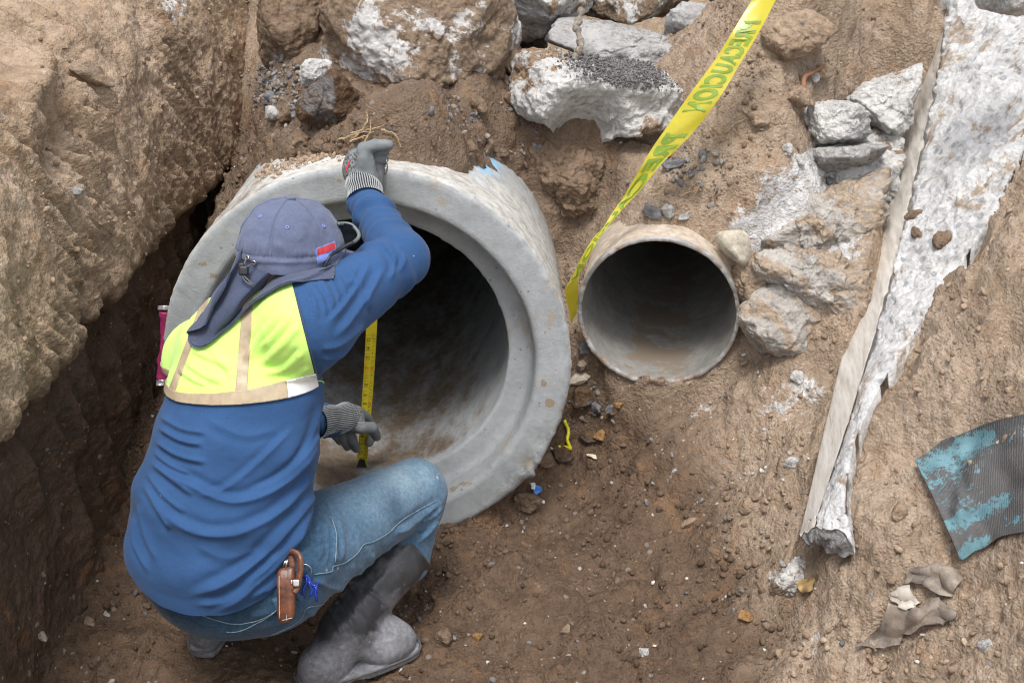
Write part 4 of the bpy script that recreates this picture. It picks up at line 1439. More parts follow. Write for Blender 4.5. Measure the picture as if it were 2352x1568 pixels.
def jeans_f(P):
    d = ell(P, PEL, (.163, .136, .112))
    d = smin(d, ell(P, PY(540, 1330, 1.965), (.163, .130, .098)), .025)
    d = smin(d, seg(P, R_HIP, R_KN, .112, .068), .05)
    d = smin(d, seg(P, R_KN, R_BT + (R_BT - R_KN) * .18, .066, .052), .025)
    d = smin(d, seg(P, L_HIP, L_KN, .094, .068), .04)
    d = smin(d, seg(P, L_KN, L_AN, .064, .045), .03)
    return d


def shirt_f(P):
    d = torso(P)
    d = smin(d, ell(P, PY(505, 1296, 1.957), (.172, .138, .132)), .04)
    d = smin(d, seg(P, SPN[-1] * .6 + R_SH * .4, R_SH, .075, .078), .04)
    d = smin(d, seg(P, R_SH, R_EL, .078, .054), .035)
    d = smin(d, seg(P, R_EL, R_WR, .052, .036), .012)
    d = smin(d, seg(P, SPN[-1] * .5 + L_SH * .5, L_SH, .075, .076), .05)
    d = smin(d, seg(P, L_SH, L_EL, .072, .055), .03)
    d = smin(d, seg(P, L_EL, L_WR, .052, .038), .02)
    d = smin(d, seg(P, SPN[-1], NECK, .075, .060), .03)
    d = np.minimum(d, np.where(P[:, 2] > .15, np.minimum(ell(P, PEL, (.163, .136, .112)), np.minimum(ell(P, PY(540, 1330, 1.965), (.163, .130, .098)), seg(P, L_HIP, L_HIP * .7 + L_KN * .3, .094, .085))) - .009, 9))
    return d


# shirt, first uncut so that the hem can be measured on it
lo = np.minimum.reduce([SPN.min(0) - .2, L_EL - .1, L_WR - .08]); hi = np.maximum.reduce([SPN.max(0) + .2, R_EL + .09, R_WR + .07, L_WR + .07])
sV, sF = nets(shirt_f, lo, hi, .0068, 3)
tr = bvh(sV, sF)
hemp = [hit(tr, x, y)[0] for x, y in [(714, 1196), (690, 1265), (630, 1352), (560, 1398), (470, 1416), (385, 1398), (335, 1362)]]
hemp = np.array([h for h in hemp if h is not None])
hc = hemp.mean(0); hn = np.linalg.svd(hemp - hc)[2][2]
if hn[2] > 0: hn = -hn
hn = unit(hn)


def stroke(V, pts, amp, w, under=.55):
    """raise a soft fold along a line measured in the picture"""
    p = proj(V); pts = spline(np.array(pts, float), 40)
    d = np.full(len(V), 1e9); sgn = np.zeros(len(V)); tpar = np.zeros(len(V))
    for i, (a, b) in enumerate(zip(pts[:-1], pts[1:])):
        ab = b - a; t = np.clip(((p - a) @ ab) / (ab @ ab + 1e-9), 0, 1)
        q = p - a - t[:, None] * ab; dd = np.hypot(q[:, 0], q[:, 1])
        m = dd < d
        d = np.where(m, dd, d); sgn = np.where(m, np.sign(ab[0] * q[:, 1] - ab[1] * q[:, 0]), sgn); tpar = np.where(m, (i + t) / 39, tpar)
    tap = sstep(tpar, 0, .18) * sstep(tpar, 1, .8)
    s = d * sgn
    return tap * amp * (np.exp(-(np.abs(s) / w) ** 1.25) - under * np.exp(-((s - 1.7 * w) / (w * 1.2)) ** 2))


# picture lines along which the cloth is drawn up, height in metres, half width in picture points
FOLDS = [([(742, 1000), (690, 1075), (615, 1130), (526, 1150), (430, 1108), (352, 1068)], .012, 13),
         ([(740, 1050), (690, 1130), (610, 1195), (520, 1225), (430, 1210), (345, 1150)], .011, 13),
         ([(736, 1095), (690, 1180), (610, 1270), (520, 1335), (420, 1372)], .013, 14), ([(726, 1150), (680, 1225), (610, 1300), (540, 1350)], .008, 8),
         ([(680, 975), (600, 1055), (520, 1120), (450, 1140)], .006, 9), ([(742, 975), (700, 1045), (640, 1100), (560, 1135)], .007, 8),
         ([(708, 1180), (650, 1275), (575, 1350), (488, 1408)], .013, 13), ([(660, 1230), (600, 1310), (520, 1375), (440, 1390)], .008, 9),
         ([(700, 1240), (640, 1320), (570, 1378)], .009, 9), ([(690, 1268), (640, 1332), (600, 1362)], .006, 6),
         ([(365, 955), (420, 985), (480, 995)], .007, 7), ([(362, 980), (415, 1010), (470, 1022)], .008, 7), ([(355, 1010), (410, 1045), (480, 1062)], .009, 8), ([(350, 1035), (395, 1070), (440, 1090)], .007, 6),
         ([(345, 1060), (400, 1100), (450, 1140)], .009, 9), ([(338, 1085), (380, 1140), (430, 1180)], .008, 8), ([(330, 1110), (365, 1165), (400, 1220)], .009, 9), ([(318, 1150), (335, 1220), (360, 1290)], .009, 9),
         ([(305, 1180), (312, 1250), (345, 1320)], .008, 7), ([(735, 925), (715, 1000), (690, 1060)], .006, 8), ([(748, 960), (738, 1060), (722, 1150)], .006, 6), ([(752, 900), (744, 960), (738, 1010)], .005, 5),
         ([(470, 960), (560, 1000), (640, 985)], .004, 12), ([(450, 1250), (520, 1280), (600, 1260)], .004, 14),
         # upper arm and shoulder
         ([(880, 615), (835, 690), (765, 780)], .009, 9), ([(850, 600), (812, 670), (745, 750)], .007, 7), ([(800, 640), (830, 660), (850, 720)], .006, 8), ([(700, 655), (720, 690), (728, 740)], .006, 5),
         ([(730, 645), (752, 672), (768, 715)], .007, 5), ([(748, 636), (768, 660), (782, 700)], .006, 4), ([(765, 628), (785, 655), (800, 690)], .007, 5), ([(790, 610), (815, 635), (835, 655)], .006, 5), ([(712, 652), (735, 684), (750, 730)], .006, 4),
         ([(735, 800), (780, 790), (840, 740)], .007, 9), ([(730, 850), (760, 850), (800, 810)], .008, 8), ([(738, 825), (780, 815), (825, 775)], .006, 6), ([(744, 870), (762, 862), (785, 838)], .006, 5),
         ([(905, 560), (925, 590), (915, 630)], .006, 7), ([(880, 560), (905, 600), (890, 650)], .006, 7),
         # hi-vis back
         ([(655, 700), (605, 770), (560, 835)], .006, 9), ([(690, 740), (650, 790), (600, 840)], .008, 9), ([(672, 715), (640, 760), (600, 800)], .005, 6), ([(430, 830), (470, 860), (520, 880)], .006, 8),
         ([(440, 800), (500, 830), (540, 850)], .005, 8), ([(415, 850), (450, 872), (480, 884)], .006, 6), ([(700, 800), (660, 840), (600, 860)], .007, 8), ([(712, 835), (680, 862), (640, 874)], .005, 6), ([(480, 800), (520, 840), (535, 875)], .004, 7)]
sV, sF = subdiv(sV, sF, 1, .25)
sN = normals(sV, sF)
disp = np.zeros(len(sV))
facing = sstep(-((sV - CAM) / np.linalg.norm(sV - CAM, axis=1)[:, None] * sN).sum(1), -.1, .25)
for pts, amp, w in FOLDS: disp += stroke(sV, pts, amp * .9, w * .8) * facing
# rings of gathered cloth round the forearm, tighter towards the cuff
fa = R_WR - R_EL; fl = np.linalg.norm(fa); fu = fa / fl
ft = ((sV - R_EL) @ fu) / fl; fr = np.linalg.norm((sV - R_EL) - ((sV - R_EL) @ fu)[:, None] * fu, axis=1)
onf = (fr < .075) * sstep(ft, .12, .3) * sstep(ft, 1.02, .95)
wob = fbm(sV * 14, 2, 55)
disp += onf * (.0035 * np.sin(ft * 46 + wob * 2.2 + 1.2 * np.sin(ft * 5)) + .0035 * np.sin(ft * 27 + wob * 3)) * (.35 + .65 * sstep(ft, .3, .8))
ua = R_EL - R_SH; ul = np.linalg.norm(ua); uu = ua / ul
ut = ((sV - R_SH) @ uu) / ul; ur = np.linalg.norm((sV - R_SH) - ((sV - R_SH) @ uu)[:, None] * uu, axis=1)
onu = (ur < .1) * sstep(ut, .45, .7) * sstep(ut, 1.05, .9)
disp += onu * .0025 * np.sin(ut * 24 + wob * 3)
disp += fbm(sV * 6, 3, 57) * .003 + fbm(sV * 17, 2, 58) * .0010 + ridged(sV * np.array([9, 9, 16]), 3, 59) * .0012
# the hem flares a little and puckers
sV = sV + sN * disp[:, None]
sV = relax(sV, sF, 1, .25)


def cut(V, F, planes, solid=0.0):
    """keep the side of each plane its normal points away from"""
    import bmesh
    bm = bmesh.new()
    vs = [bm.verts.new(v) for v in V]
    for f in F: bm.faces.new([vs[int(i)] for i in f])
    for co, no in planes:
        bmesh.ops.bisect_plane(bm, geom=bm.verts[:] + bm.edges[:] + bm.faces[:], dist=1e-5, plane_co=Vector(co), plane_no=Vector(no), clear_outer=True)
    if solid:
        bm.normal_update()
        bmesh.ops.solidify(bm, geom=bm.faces[:], thickness=solid)
    bm.verts.index_update()
    Vn = np.array([v.co[:] for v in bm.verts]); Fn = [[v.index for v in f.verts] for f in bm.faces]
    bm.free()
    return Vn, Fn


# open cuffs and hem; the neck opening stays under the cap's flap
wr_r = (R_WR + (R_WR - R_EL) * .05, R_WR - R_EL)
wr_l = (L_WR - (L_WR - L_EL) * .02, L_WR - L_EL)


def cut_local(V, F, co, no, centre, rad):
    """cut only near centre: split the faces there off, bisect, join again"""
    V = np.asarray(V); no = unit(no)
    far = np.linalg.norm(V - centre, axis=1) > rad
    beyond = (~far) & (((V - co) @ no) > 0)
    F = [f for f in F if not all(beyond[i] for i in f)]
    W = V.copy(); dd = (V - co) @ no
    W[beyond] -= no * dd[beyond][:, None]
    return W, F


bV2, bF2 = cut_local(sV, sF, wr_r[0], wr_r[1], R_WR, .10)
bV2, bF2 = cut_local(bV2, bF2, wr_l[0], wr_l[1], L_WR, .10)
armd = np.minimum(seg(bV2, L_EL, L_WR, 0, 0), seg(bV2, L_SH * .4 + L_EL * .6, L_EL, 0, 0))
arm_v = (armd < .095) & (bV2[:, 1] > 2.16)                      # the hem cut must leave the low left sleeve alone
arm_f = [f for f in bF2 if all(arm_v[int(i)] for i in f)]
rest_f = [f for f in bF2 if not all(arm_v[int(i)] for i in f)]
shV, shF = cut(bV2, rest_f, [(hc, hn)])
used = sorted({int(i) for f in arm_f for i in f}); re_ = {v: k for k, v in enumerate(used)}
keep_v = sorted({i for f in shF for i in f}); rk = {v: k for k, v in enumerate(keep_v)}
shV, shF = shV[keep_v], [tuple(rk[i] for i in f) for f in shF]
shV, shF = join([(shV, shF), (bV2[used], [tuple(re_[int(i)] for i in f) for f in arm_f])])

# ---- the person: body, then clothes as its parts
def body_f(P):
    d = torso(P, -.03)
    d = smin(d, ell(P, PEL, (.13, .11, .11)), .04)
    for a, b, ra, rb in ((R_SH, R_EL, .05, .04), (R_EL, R_WR, .036, .024), (L_SH, L_EL, .05, .04), (L_EL, L_WR, .036, .024), (R_HIP, R_KN, .075, .05), (R_KN, R_BT, .044, .036), (R_BT, R_AN, .036, .03),
                         (L_HIP, L_KN, .075, .05), (L_KN, L_AN, .048, .035), (R_AN, R_TOE, .032, .022), (L_AN, L_TOE, .032, .022), (SPN[-1], NECK, .06, .055), (NECK, HEAD, .054, .055)):
        d = smin(d, seg(P, a, b, ra, rb), .03)
    FD = HF
    hd = ell(P, HEAD + HU * .005, (.078, .098, .112), np.array([np.cross(FD, HU), FD, HU]))
    hd = smin(hd, ell(P, HEAD - HU * .055 + FD * .035, (.055, .058, .055), np.array([np.cross(FD, HU), FD, HU])), .03)
    hd = smin(hd, seg(P, HEAD + FD * .094 + HU * .012, HEAD + FD * .112 - HU * .022, .008, .014), .012)          # nose
    SR = np.cross(FD, HU)
    for s in (-1, 1):
        hd = smin(hd, ell(P, HEAD + SR * s * .078 - HU * .005, (.010, .018, .030), np.array([SR, FD, HU])), .008)   # ears
        hd = smax(hd, -ell(P, HEAD + FD * .100 + SR * s * .030 + HU * .016, (.016, .014, .010), np.array([SR, FD, HU])), .008)  # eye sockets
    hd = smin(hd, seg(P, HEAD + FD * .094 - HU * .048 - SR * .018, HEAD + FD * .094 - HU * .048 + SR * .018, .006, .006), .006)  # lips
    return smin(d, hd, .03)


HU = unit((.04, math.sin(math.radians(12)), math.cos(math.radians(12))))
HF = np.array([math.sin(math.radians(58)), math.cos(math.radians(58)), 0]); HF = unit(HF - HU * (HF @ HU))
HR = np.cross(HF, HU)
blo = np.minimum.reduce([lo, L_HEEL - .08, R_HEEL - .06, L_KN - .12]); bhi = np.maximum.reduce([hi, R_KN + .12, HEAD + .16, L_KN + .1, R_TOE + .06])
pV, pF = nets(body_f, blo, bhi, .012, 1)
person = make_obj("person", pV, pF, M['skin'], origin=(PEL[0], PEL[1] + .06, 0.0))
tag(person, "crouching worker in blue shirt with lime back panel, navy neck-flap cap and jeans", "person")
make_obj("shirt", shV, shF, M['shirt'], person)
SHT = bvh(shV, shF)

# ---- hi-vis panel and its trims, each cut from the shirt's own surface
sN = normals(sV, sF)
axis_t = unit(SPN[5] - SPN[3])


def line_plane(p0, p1, toward):
    """plane through two picture points on the shirt, square to the back there; normal towards `toward` (a picture point)"""
    a, na = hit(SHT, *p0); b, nb = hit(SHT, *p1)
    e = unit(b - a); c = (a + b) / 2
    nrm = unit(CAM - c)
    if abs(e @ RT) > .7: nrm = unit(nrm - .30 * UP)          # level trims sag a little round the back
    n = unit(np.cross(e, nrm))
    w = hit(SHT, *toward)[0]
    if (w - c) @ n < 0: n = -n
    return c, n


mid = (560, 820)
def keep(p0, p1):            # keep the side of mid
    c, n = line_plane(p0, p1, mid); return c, -n
def drop_side(p0, p1, tw):   # remove the side of tw
    return line_plane(p0, p1, tw)


def near_back(V, F, off):
    N = sN; W = V + N * off
    p = proj(W)
    okv = (p[:, 0] > 340) & (p[:, 0] < 790) & (p[:, 1] > 600) & (p[:, 1] < 960) & (N @ LAT1 < 2)
    back = okv & ((W - (SPN[4])) @ np.cross(LAT1, axis_t) > -.2)
    ff = F[okv[F].all(1)]
    return W, ff


armr = keep((680, 690), (727, 876))
bot = keep((400, 905), (725, 870))
vV, vF = near_back(sV, sF, .0035)
v1, f1_ = cut(vV, vF, [armr, bot], solid=.003)
vest = make_obj("hi_vis_panel", v1, f1_, M['vest'], person)
vV, vF = near_back(sV, sF, .0060)
v1, f1_ = cut(vV, vF, [keep((400, 914), (726, 886)), drop_side((400, 891), (726, 856), mid), keep((690, 700), (733, 880)), drop_side((655, 845), (662, 905), (700, 870))], solid=.002)
make_obj("reflective_strip", v1, f1_, M['tan_trim'], person)
v1, f1_ = cut(vV, vF, [keep((400, 914), (726, 886)), drop_side((400, 891), (726, 856), mid), keep((690, 700), (731, 880)), drop_side((655, 845), (662, 905), (560, 870))], solid=.002)
v1, f1_ = largest(v1, f1_)
o = make_obj("reflective_strip", v1, f1_, M['silver_trim'], person)
o["label"] = "bright silvery end of the reflective strip"
vV, vF = near_back(sV, sF, .0052)
v1, f1_ = cut(vV, vF, [drop_side((553, 740), (541, 886), (480, 830)), drop_side((577, 740), (568, 886), (640, 830)), keep((400, 893), (726, 858))], solid=.002)
make_obj("back_strip", v1, f1_, M['tan_trim'], person)
try:
    v1, f1_ = cut(vV, vF, [drop_side((440, 752), (397, 866), (392, 800)), drop_side((452, 760), (412, 868), (500, 830)), keep((405, 895), (726, 858))], solid=.002)
    make_obj("back_strip", v1, f1_, M['tan_trim'], person)
except Exception:
    pass


def on(tree, pts, lift, n=40, fallback=None):
    out = []
    for x, y in spline(np.array(pts, float), n):
        h, _ = hit(tree, x, y, lift)
        if h is not None: out.append(h)
        elif fallback is not None: out.append(PY(x, y, fallback))
    return np.array(out)


V, F = tube(on(SHT, [(728, 874), (738, 876), (744, 882), (750, 878), (757, 884), (760, 892)], .002, 24), .0014, 6)
make_obj("loose_thread", V, F, M['piping'], person)
V, F = tube(on(SHT, [(727, 872), (740, 868), (752, 870)], .0015, 16), .0012, 6)
make_obj("side_seam", V, F, M['flap'], person)
V, F = tube(on(SHT, [(678, 672), (690, 715), (706, 775), (722, 835), (729, 872)], .0035, 50), .0014, 6)
make_obj("armhole_seam", V, F, M['flap'], person)

# ---- jeans
jlo = np.minimum.reduce([PEL - .25, L_AN - .09, L_KN - .1]); jhi = np.maximum.reduce([R_KN + .11, PEL + .2, L_KN + .1, L_HIP + .1])
jV, jF = nets(jeans_f, jlo, jhi, .0066, 2)
jV, jF = subdiv(jV, jF, 1, .25)
jN = normals(jV, jF)
JF = [([(1018, 1150), (980, 1180), (945, 1205), (905, 1230)], .008, 8), ([(1015, 1175), (985, 1205), (955, 1225)], .007, 7), ([(1005, 1205), (980, 1225), (955, 1250)], .006, 6),
      ([(760, 1200), (768, 1250), (764, 1300)], .009, 9), ([(730, 1190), (742, 1240), (738, 1290)], .006, 8), ([(860, 1265), (845, 1310), (800, 1350)], .006, 10), ([(900, 1255), (885, 1290), (855, 1330)], .005, 9),
      ([(815, 1290), (800, 1330), (760, 1370)], .005, 10), ([(960, 1060), (990, 1090), (1010, 1130)], .004, 10), ([(800, 1140), (850, 1130), (900, 1120)], .003, 12), ([(745, 1175), (752, 1240), (748, 1300)], .007, 5), ([(778, 1180), (786, 1240), (782, 1290)], .006, 6), ([(1008, 1190), (985, 1215), (960, 1240)], .007, 4),
      ([(1016, 1160), (992, 1186), (965, 1200)], .006, 4), ([(880, 1275), (860, 1315), (820, 1360)], .006, 6), ([(835, 1290), (815, 1335), (780, 1375)], .005, 6), ([(720, 1330), (760, 1350), (800, 1345)], .005, 7), ([(700, 1410), (740, 1405), (790, 1375)], .005, 7), ([(560, 1420), (620, 1405), (660, 1380)], .004, 7)]
d = fbm(jV * 7, 3, 61) * .004 + fbm(jV * 22, 2, 62) * .0014
for pts, amp, w in JF: d += stroke(jV, pts, amp, w)
jV = jV + jN * d[:, None]
p = proj(jV)
wear = .75 * np.exp(-(((p[:, 0] - 940) / 75) ** 2 + ((p[:, 1] - 1085) / 42) ** 2)) + .45 * np.exp(-(((p[:, 0] - 860) / 130) ** 2 + ((p[:, 1] - 1140) / 50) ** 2)) * sstep(jN[:, 2], .1, .7) + .25 * sstep(p[:, 0], 700, 800)
darkened = np.exp(-(((p[:, 0] - 905 - .25 * (p[:, 1] - 1160)) / 26) ** 2 + ((p[:, 1] - 1165) / 34) ** 2)) * .8 + .95 * sstep(p[:, 0] + .5 * (p[:, 1] - 1400), 760, 600)  # darker denim over the seat and in a patch beside the knee
jeans = make_obj("jeans", jV, jF, M['denim'], person, attrs={"wear": np.clip(wear, 0, 1), "darkened": np.clip(darkened, 0, 1)})
JT = bvh(jV, jF)
SEAMS = [[(1002, 1150), (962, 1170), (920, 1196), (893, 1222), (858, 1243), (835, 1250), (818, 1272), (790, 1292), (765, 1300), (760, 1312), (722, 1318)],
         [(806, 1345), (780, 1366), (762, 1377), (735, 1388), (712, 1392), (700, 1400), (690, 1420), (660, 1440), (620, 1458)],
         [(440, 1402), (500, 1424), (545, 1432), (590, 1424), (630, 1404), (642, 1388)],
         [(640, 1395), (620, 1412), (590, 1430), (550, 1448), (520, 1450)], [(762, 1190), (772, 1230), (770, 1290)]]
for sseam in SEAMS:
    P = on(JT, sseam, .0012, 70)
    if len(P) > 4:
        P = P + fbm(P * 60, 2, 5)[:, None] * .0006
        V, F = tube(P, .0010, 6)
        make_obj("seam", V, F, M['denim_thread'], jeans)
for lp in ([(668, 1330), (676, 1358), (690, 1372)], [(632, 1372), (640, 1392), (646, 1404)]):
    P = on(JT, lp, .004, 10)
    if len(P) > 3:
        V, F = tube(P, .006, 6); make_obj("belt_loop", V, F, M['denim'], jeans)

# ---- boots
def boot(name, shaft_top, ankle, heel, toe, rt, label=None):
    fd = unit((toe - heel) * [1, 1, 0]); sd = np.cross(fd, [0, 0, 1]); up = np.array([0, 0, 1.])
    ax = np.array([sd, fd, up])
    base_z = 0.0

    def f(P):
        d = seg(P, shaft_top, ankle, rt, .050)
        d = smin(d, ell(P, heel + fd * .02 + up * .012, (.044, .062, .058), ax), .03)
        d = smin(d, seg(P, ankle + fd * .02, toe - fd * .035 + up * .014, .047, .040), .03)
        d = smin(d, ell(P, toe - fd * .02 + up * .0, (.050, .062, .046), ax), .03)
        # sole: a slab a little wider than the upper, with a heel block
        Q = (P - (heel + toe) / 2) @ ax.T
        L = np.linalg.norm((toe - heel) * [1, 1, 0]) / 2 + .045
        wy = .048 - .010 * np.clip(-Q[:, 1] / L, 0, 1)
        k = np.sqrt((Q[:, 0] / wy) ** 4 + (Q[:, 1] / L) ** 4 + 1e-9) ** .5
        sole = np.maximum((k - 1) * .045, np.abs(P[:, 2] - .016) - .010)
        arch = np.exp(-((Q[:, 1] + .022) / .022) ** 2) * .012
        sole = np.maximum(sole, .004 + arch - P[:, 2])
        d = np.maximum(d, .014 - P[:, 2])
        d = np.minimum(d, sole)
        # open top
        d = np.maximum(d, (P - shaft_top) @ unit(shaft_top - ankle))
        return d

    lo_ = np.minimum.reduce([shaft_top - .09, heel - .09, toe - .09]); hi_ = np.maximum.reduce([shaft_top + .09, heel + .09, toe + .09]); lo_[2] = -.02
    V, F = nets(f, lo_, hi_, .0036, 1)
    N = normals(V, F)
    h = ((V - ankle) @ unit(shaft_top - ankle)) / np.linalg.norm(shaft_top - ankle)
    d = fbm(V * 12, 3, 71) * .0025
    # moulded ridges across the shaft and wrinkles over the instep
    for hh in (.40, .95): d += .0030 * np.exp(-((h - hh - .04 * np.sin(V[:, 0] * 20)) / .02) ** 2)
    ins = np.exp(-(np.linalg.norm(V - (ankle + fd * .04 + up * .01), axis=1) / .05) ** 2)
    d += ins * .0035 * np.sin((V @ unit(shaft_top - ankle + fd * .1)) * 260 + 3 * fbm(V * 10, 2, 72))
    for kx in (-.5, .5, 1.4):
        side = ((V - ankle) @ sd) / .05
        d += .0012 * np.exp(-((((V - ankle) @ fd) / .05 - kx * .6) / .05) ** 2) * (h > -.3) * (h < .5)
    V = V + N * d[:, None]
    dust = .30 + sstep(V[:, 2], .17, .04) * .42 + .10 * fbm(V * 30, 3, 74) + .15 * np.exp(-((h - .5) / .2) ** 2)
    b = make_obj(name, V, F, M['rubber'], person, attrs={"dust": np.clip(dust, 0, 1)})
    ra = unit(shaft_top - ankle); r1 = unit(np.cross(ra, [.2, .9, .1])); r2 = np.cross(ra, r1); tt = np.linspace(0, 2 * np.pi, 48, endpoint=False)
    rv, rf = tube(shaft_top - ra * .003 + (rt + .001) * (np.cos(tt)[:, None] * r1 + np.sin(tt)[:, None] * r2), .0034, 8, True)
    make_obj("rim", rv, rf, M['rubber'], b)
    Lw = np.linalg.norm((toe - heel) * [1, 1, 0]) / 2 + .046; tt = np.linspace(0, 2 * np.pi, 90, endpoint=False)
    cx, sx = np.cos(tt), np.sin(tt)
    yy = np.sign(cx) * np.abs(cx) ** .5 * Lw; wy = .0495 - .010 * np.clip(-yy / Lw, 0, 1)
    wl = ((heel + toe) / 2 * [1, 1, 0] + [0, 0, .0262]) + (np.sign(sx) * np.abs(sx) ** .5 * wy)[:, None] * sd + yy[:, None] * fd
    rv, rf = tube(wl, .0026, 6, True)
    make_obj("welt", rv, rf, M['case_grey'], b)
    return b


boot("rubber_boot", R_BT, R_AN, R_HEEL, R_TOE, .061)
lt = L_AN + (L_KN - L_AN) * .72
boot("rubber_boot", lt, L_AN, L_HEEL, L_TOE, .062)

# ---- gloves
def smooth_attr(V, c, r0, r1):
    return sstep(np.linalg.norm(V - c, axis=1), r0, r1)


def chain(P, pts, r, k=.004):
    d = np.full(len(P), 9.0)
    for i in range(len(pts) - 1):
        d = smin(d, seg(P, pts[i], pts[i + 1], r[i], r[i + 1]), k)
    return d


def rq(x, y, Y): return PY(x, y, Y)


HY = 2.545
def rglove(P):
    d = seg(P, rq(836, 440, 2.515), rq(826, 392, HY + .01), .029, .033)
    d = smin(d, ell(P, rq(822, 384, HY + .01), (.030, .030, .042)), .015)
    d = smin(d, seg(P, rq(850, 425, 2.525), rq(840, 366, HY - .01), .021, .017), .012)        # heel of the thumb
    d = smin(d, chain(P, [rq(836, 372, HY - .012), rq(836, 342, HY - .004), rq(862, 334, HY), rq(891, 333, HY + .004)], [.0165, .0145, .0125, .0115]), .006)   # thumb, bent over the top
    for a, b, c, r in (((832, 352, .02), (866, 347, .018), (885, 349, .02), .0112), ((834, 370, .022), (864, 364, .016), (882, 368, .018), .0116), ((838, 388, .024), (862, 382, .014), (877, 387, .016), .0112), ((842, 402, .026), (862, 397, .012), (872, 405, .014), .0098)):
        d = smin(d, chain(P, [rq(a[0], a[1], HY + a[2]), rq(b[0], b[1], HY + b[2]), rq(c[0], c[1], HY + c[2])], [r * 1.05, r, r * .88]), .0022)
    return d


c = rq(845, 385, HY)
gV, gF_ = nets(rglove, c - .11, c + .11, .0026, 1)
gn = normals(gV, gF_)
p = proj(gV)
gV = gV + gn * (fbm(gV * 45, 2, 81) * .0012)[:, None]
kn = sstep(p[:, 0] - .25 * (385 - p[:, 1]), 822, 812) * (p[:, 1] > 350)
glove_r = make_obj("glove", gV, gF_, M['glove'], person, attrs={"knit": kn})


def cuff(parent, a, b, ra, rb, ribs=46, n=26):
    ax = unit(b - a); u_ = unit(np.cross(ax, [.3, .9, .2])); v_ = np.cross(ax, u_)
    m = ribs * 6
    V = []; R = []
    for i in range(n):
        t = i / (n - 1)
        th = np.linspace(0, 2 * np.pi, m, endpoint=False)
        rib = np.sin(th * ribs + .8 * np.sin(t * 5))
        r = ra + (rb - ra) * t + .0011 * rib + .0022 * np.sin(t * 9 + th) + (.002 if i in (0, n - 1) else 0)
        V.append(a + (b - a) * t + r[:, None] * (np.cos(th)[:, None] * u_ + np.sin(th)[:, None] * v_)); R.append(.5 + .5 * rib)
    V = np.concatenate(V); F = grid_faces(n, m, True)
    return make_obj("cuff", V, F, M['cuff'], parent, attrs={"rib": np.concatenate(R)})


cuff(glove_r, rq(841, 460, 2.485), rq(830, 412, 2.535), .0385, .0335)
# small red and white print on the back of the glove
GTm = bvh(gV, gF_)
def decal(tree, quad, lift, name, mat, parent, nu=10, nv=10):
    q = np.array(quad, float); V = []; ok = True
    for i in range(nv):
        for j in range(nu):
            a = i / (nv - 1); b = j / (nu - 1)
            pt = (q[0] * (1 - b) + q[1] * b) * (1 - a) + (q[3] * (1 - b) + q[2] * b) * a
            h, _ = hit(tree, pt[0], pt[1], lift)
            if h is None: return None
            V.append(h)
    return make_obj(name, np.array(V), grid_faces(nv, nu), mat, parent)


decal(GTm, [(800, 372), (806, 366), (798, 392), (793, 396)], .0012, "print", M['red_patch'], glove_r)
decal(GTm, [(799, 391), (803, 386), (797, 402), (793, 406)], .0012, "print", M['foil'], glove_r)

LY = 2.585
def lglove(P):
    d = seg(P, rq(775, 966, LY - .03), rq(808, 962, LY - .005), .029, .030)
    d = smin(d, ell(P, rq(806, 955, LY), (.030, .026, .028)), .014)
    d = smin(d, chain(P, [rq(803, 978, LY - .012), rq(832, 982, LY - .030), rq(855, 982, LY - .016), rq(865, 1002, LY + .006)], [.0165, .0145, .0135, .0115]), .006)      # index across the blade
    d = smin(d, chain(P, [rq(818, 945, LY + .012), rq(845, 958, LY + .045), rq(858, 995, LY + .045), rq(848, 1016, LY + .035)], [.0150, .0130, .0118, .0105]), .005)      # finger behind the blade
    d = smin(d, chain(P, [rq(800, 985, LY + .004), rq(808, 1008, LY - .004), rq(818, 1030, LY + .002)], [.0140, .0125, .0105]), .004)
    d = smin(d, chain(P, [rq(786, 985, LY + .004), rq(788, 1006, LY - .004), rq(798, 1026, LY + .002)], [.0140, .0122, .0100]), .003)
    d = smin(d, chain(P, [rq(772, 985, LY + .002), rq(772, 1000, LY + .0), rq(780, 1014, LY + .006)], [.0130, .0112, .0090]), .003)
    return d


c = rq(815, 980, LY)
gV, gF_ = nets(lglove, c - .12, c + .12, .0028, 1)
p = proj(gV)
glove_l = make_obj("glove", gV, gF_, M['glove'], person, attrs={"knit": sstep(p[:, 1], 985, 970) * sstep(p[:, 0], 838, 828)})
cuff(glove_l, rq(722, 970, LY - .10), rq(795, 958, LY - .012), .036, .033)

# ---- cap: six-panel crown, band, bill, neck flap
CC = PY(669, 600, 2.205)
RX, RYf, HH = .0885, .1005, .121
nv_, nu_ = 70, 192
V = []
th = np.linspace(0, 2 * np.pi, nu_, endpoint=False)
SEAM_OFF = .30
for i in range(nv_):
    v = i / (nv_ - 1)
    ang = v * np.pi / 2
    r = max(1e-4, math.cos(ang)) ** .72; h = math.sin(ang) ** 1.02
    if v > .985: r *= .6
    s = np.abs(np.sin(3 * (th - SEAM_OFF)))
    seam = np.exp(-(s / .07) ** 2) * .0016 * min(1, v * 5) * (1 - v ** 6)
    puff = .0035 * s * math.sin(min(1, v * 1.15) * np.pi)
    z = HH * h
    band = .0028 * np.exp(-((z - .024) / .004) ** 2) - .0012 * np.exp(-((z - .031) / .003) ** 2)
    rr = 1 + 0 * th
    Q = CC + (np.cos(th) * (RX * r + puff - seam + band + .0012))[:, None] * HR + (np.sin(th) * (RYf * r + puff - seam + band + .0012))[:, None] * HF + HU * z
    V.append(Q)
V = np.concatenate(V)
F = grid_faces(nv_, nu_, True)
N = normals(V, F)
if ((V - CC) * N).sum() < 0: N = -N; F = F[:, ::-1]
zz = (V - CC) @ HU
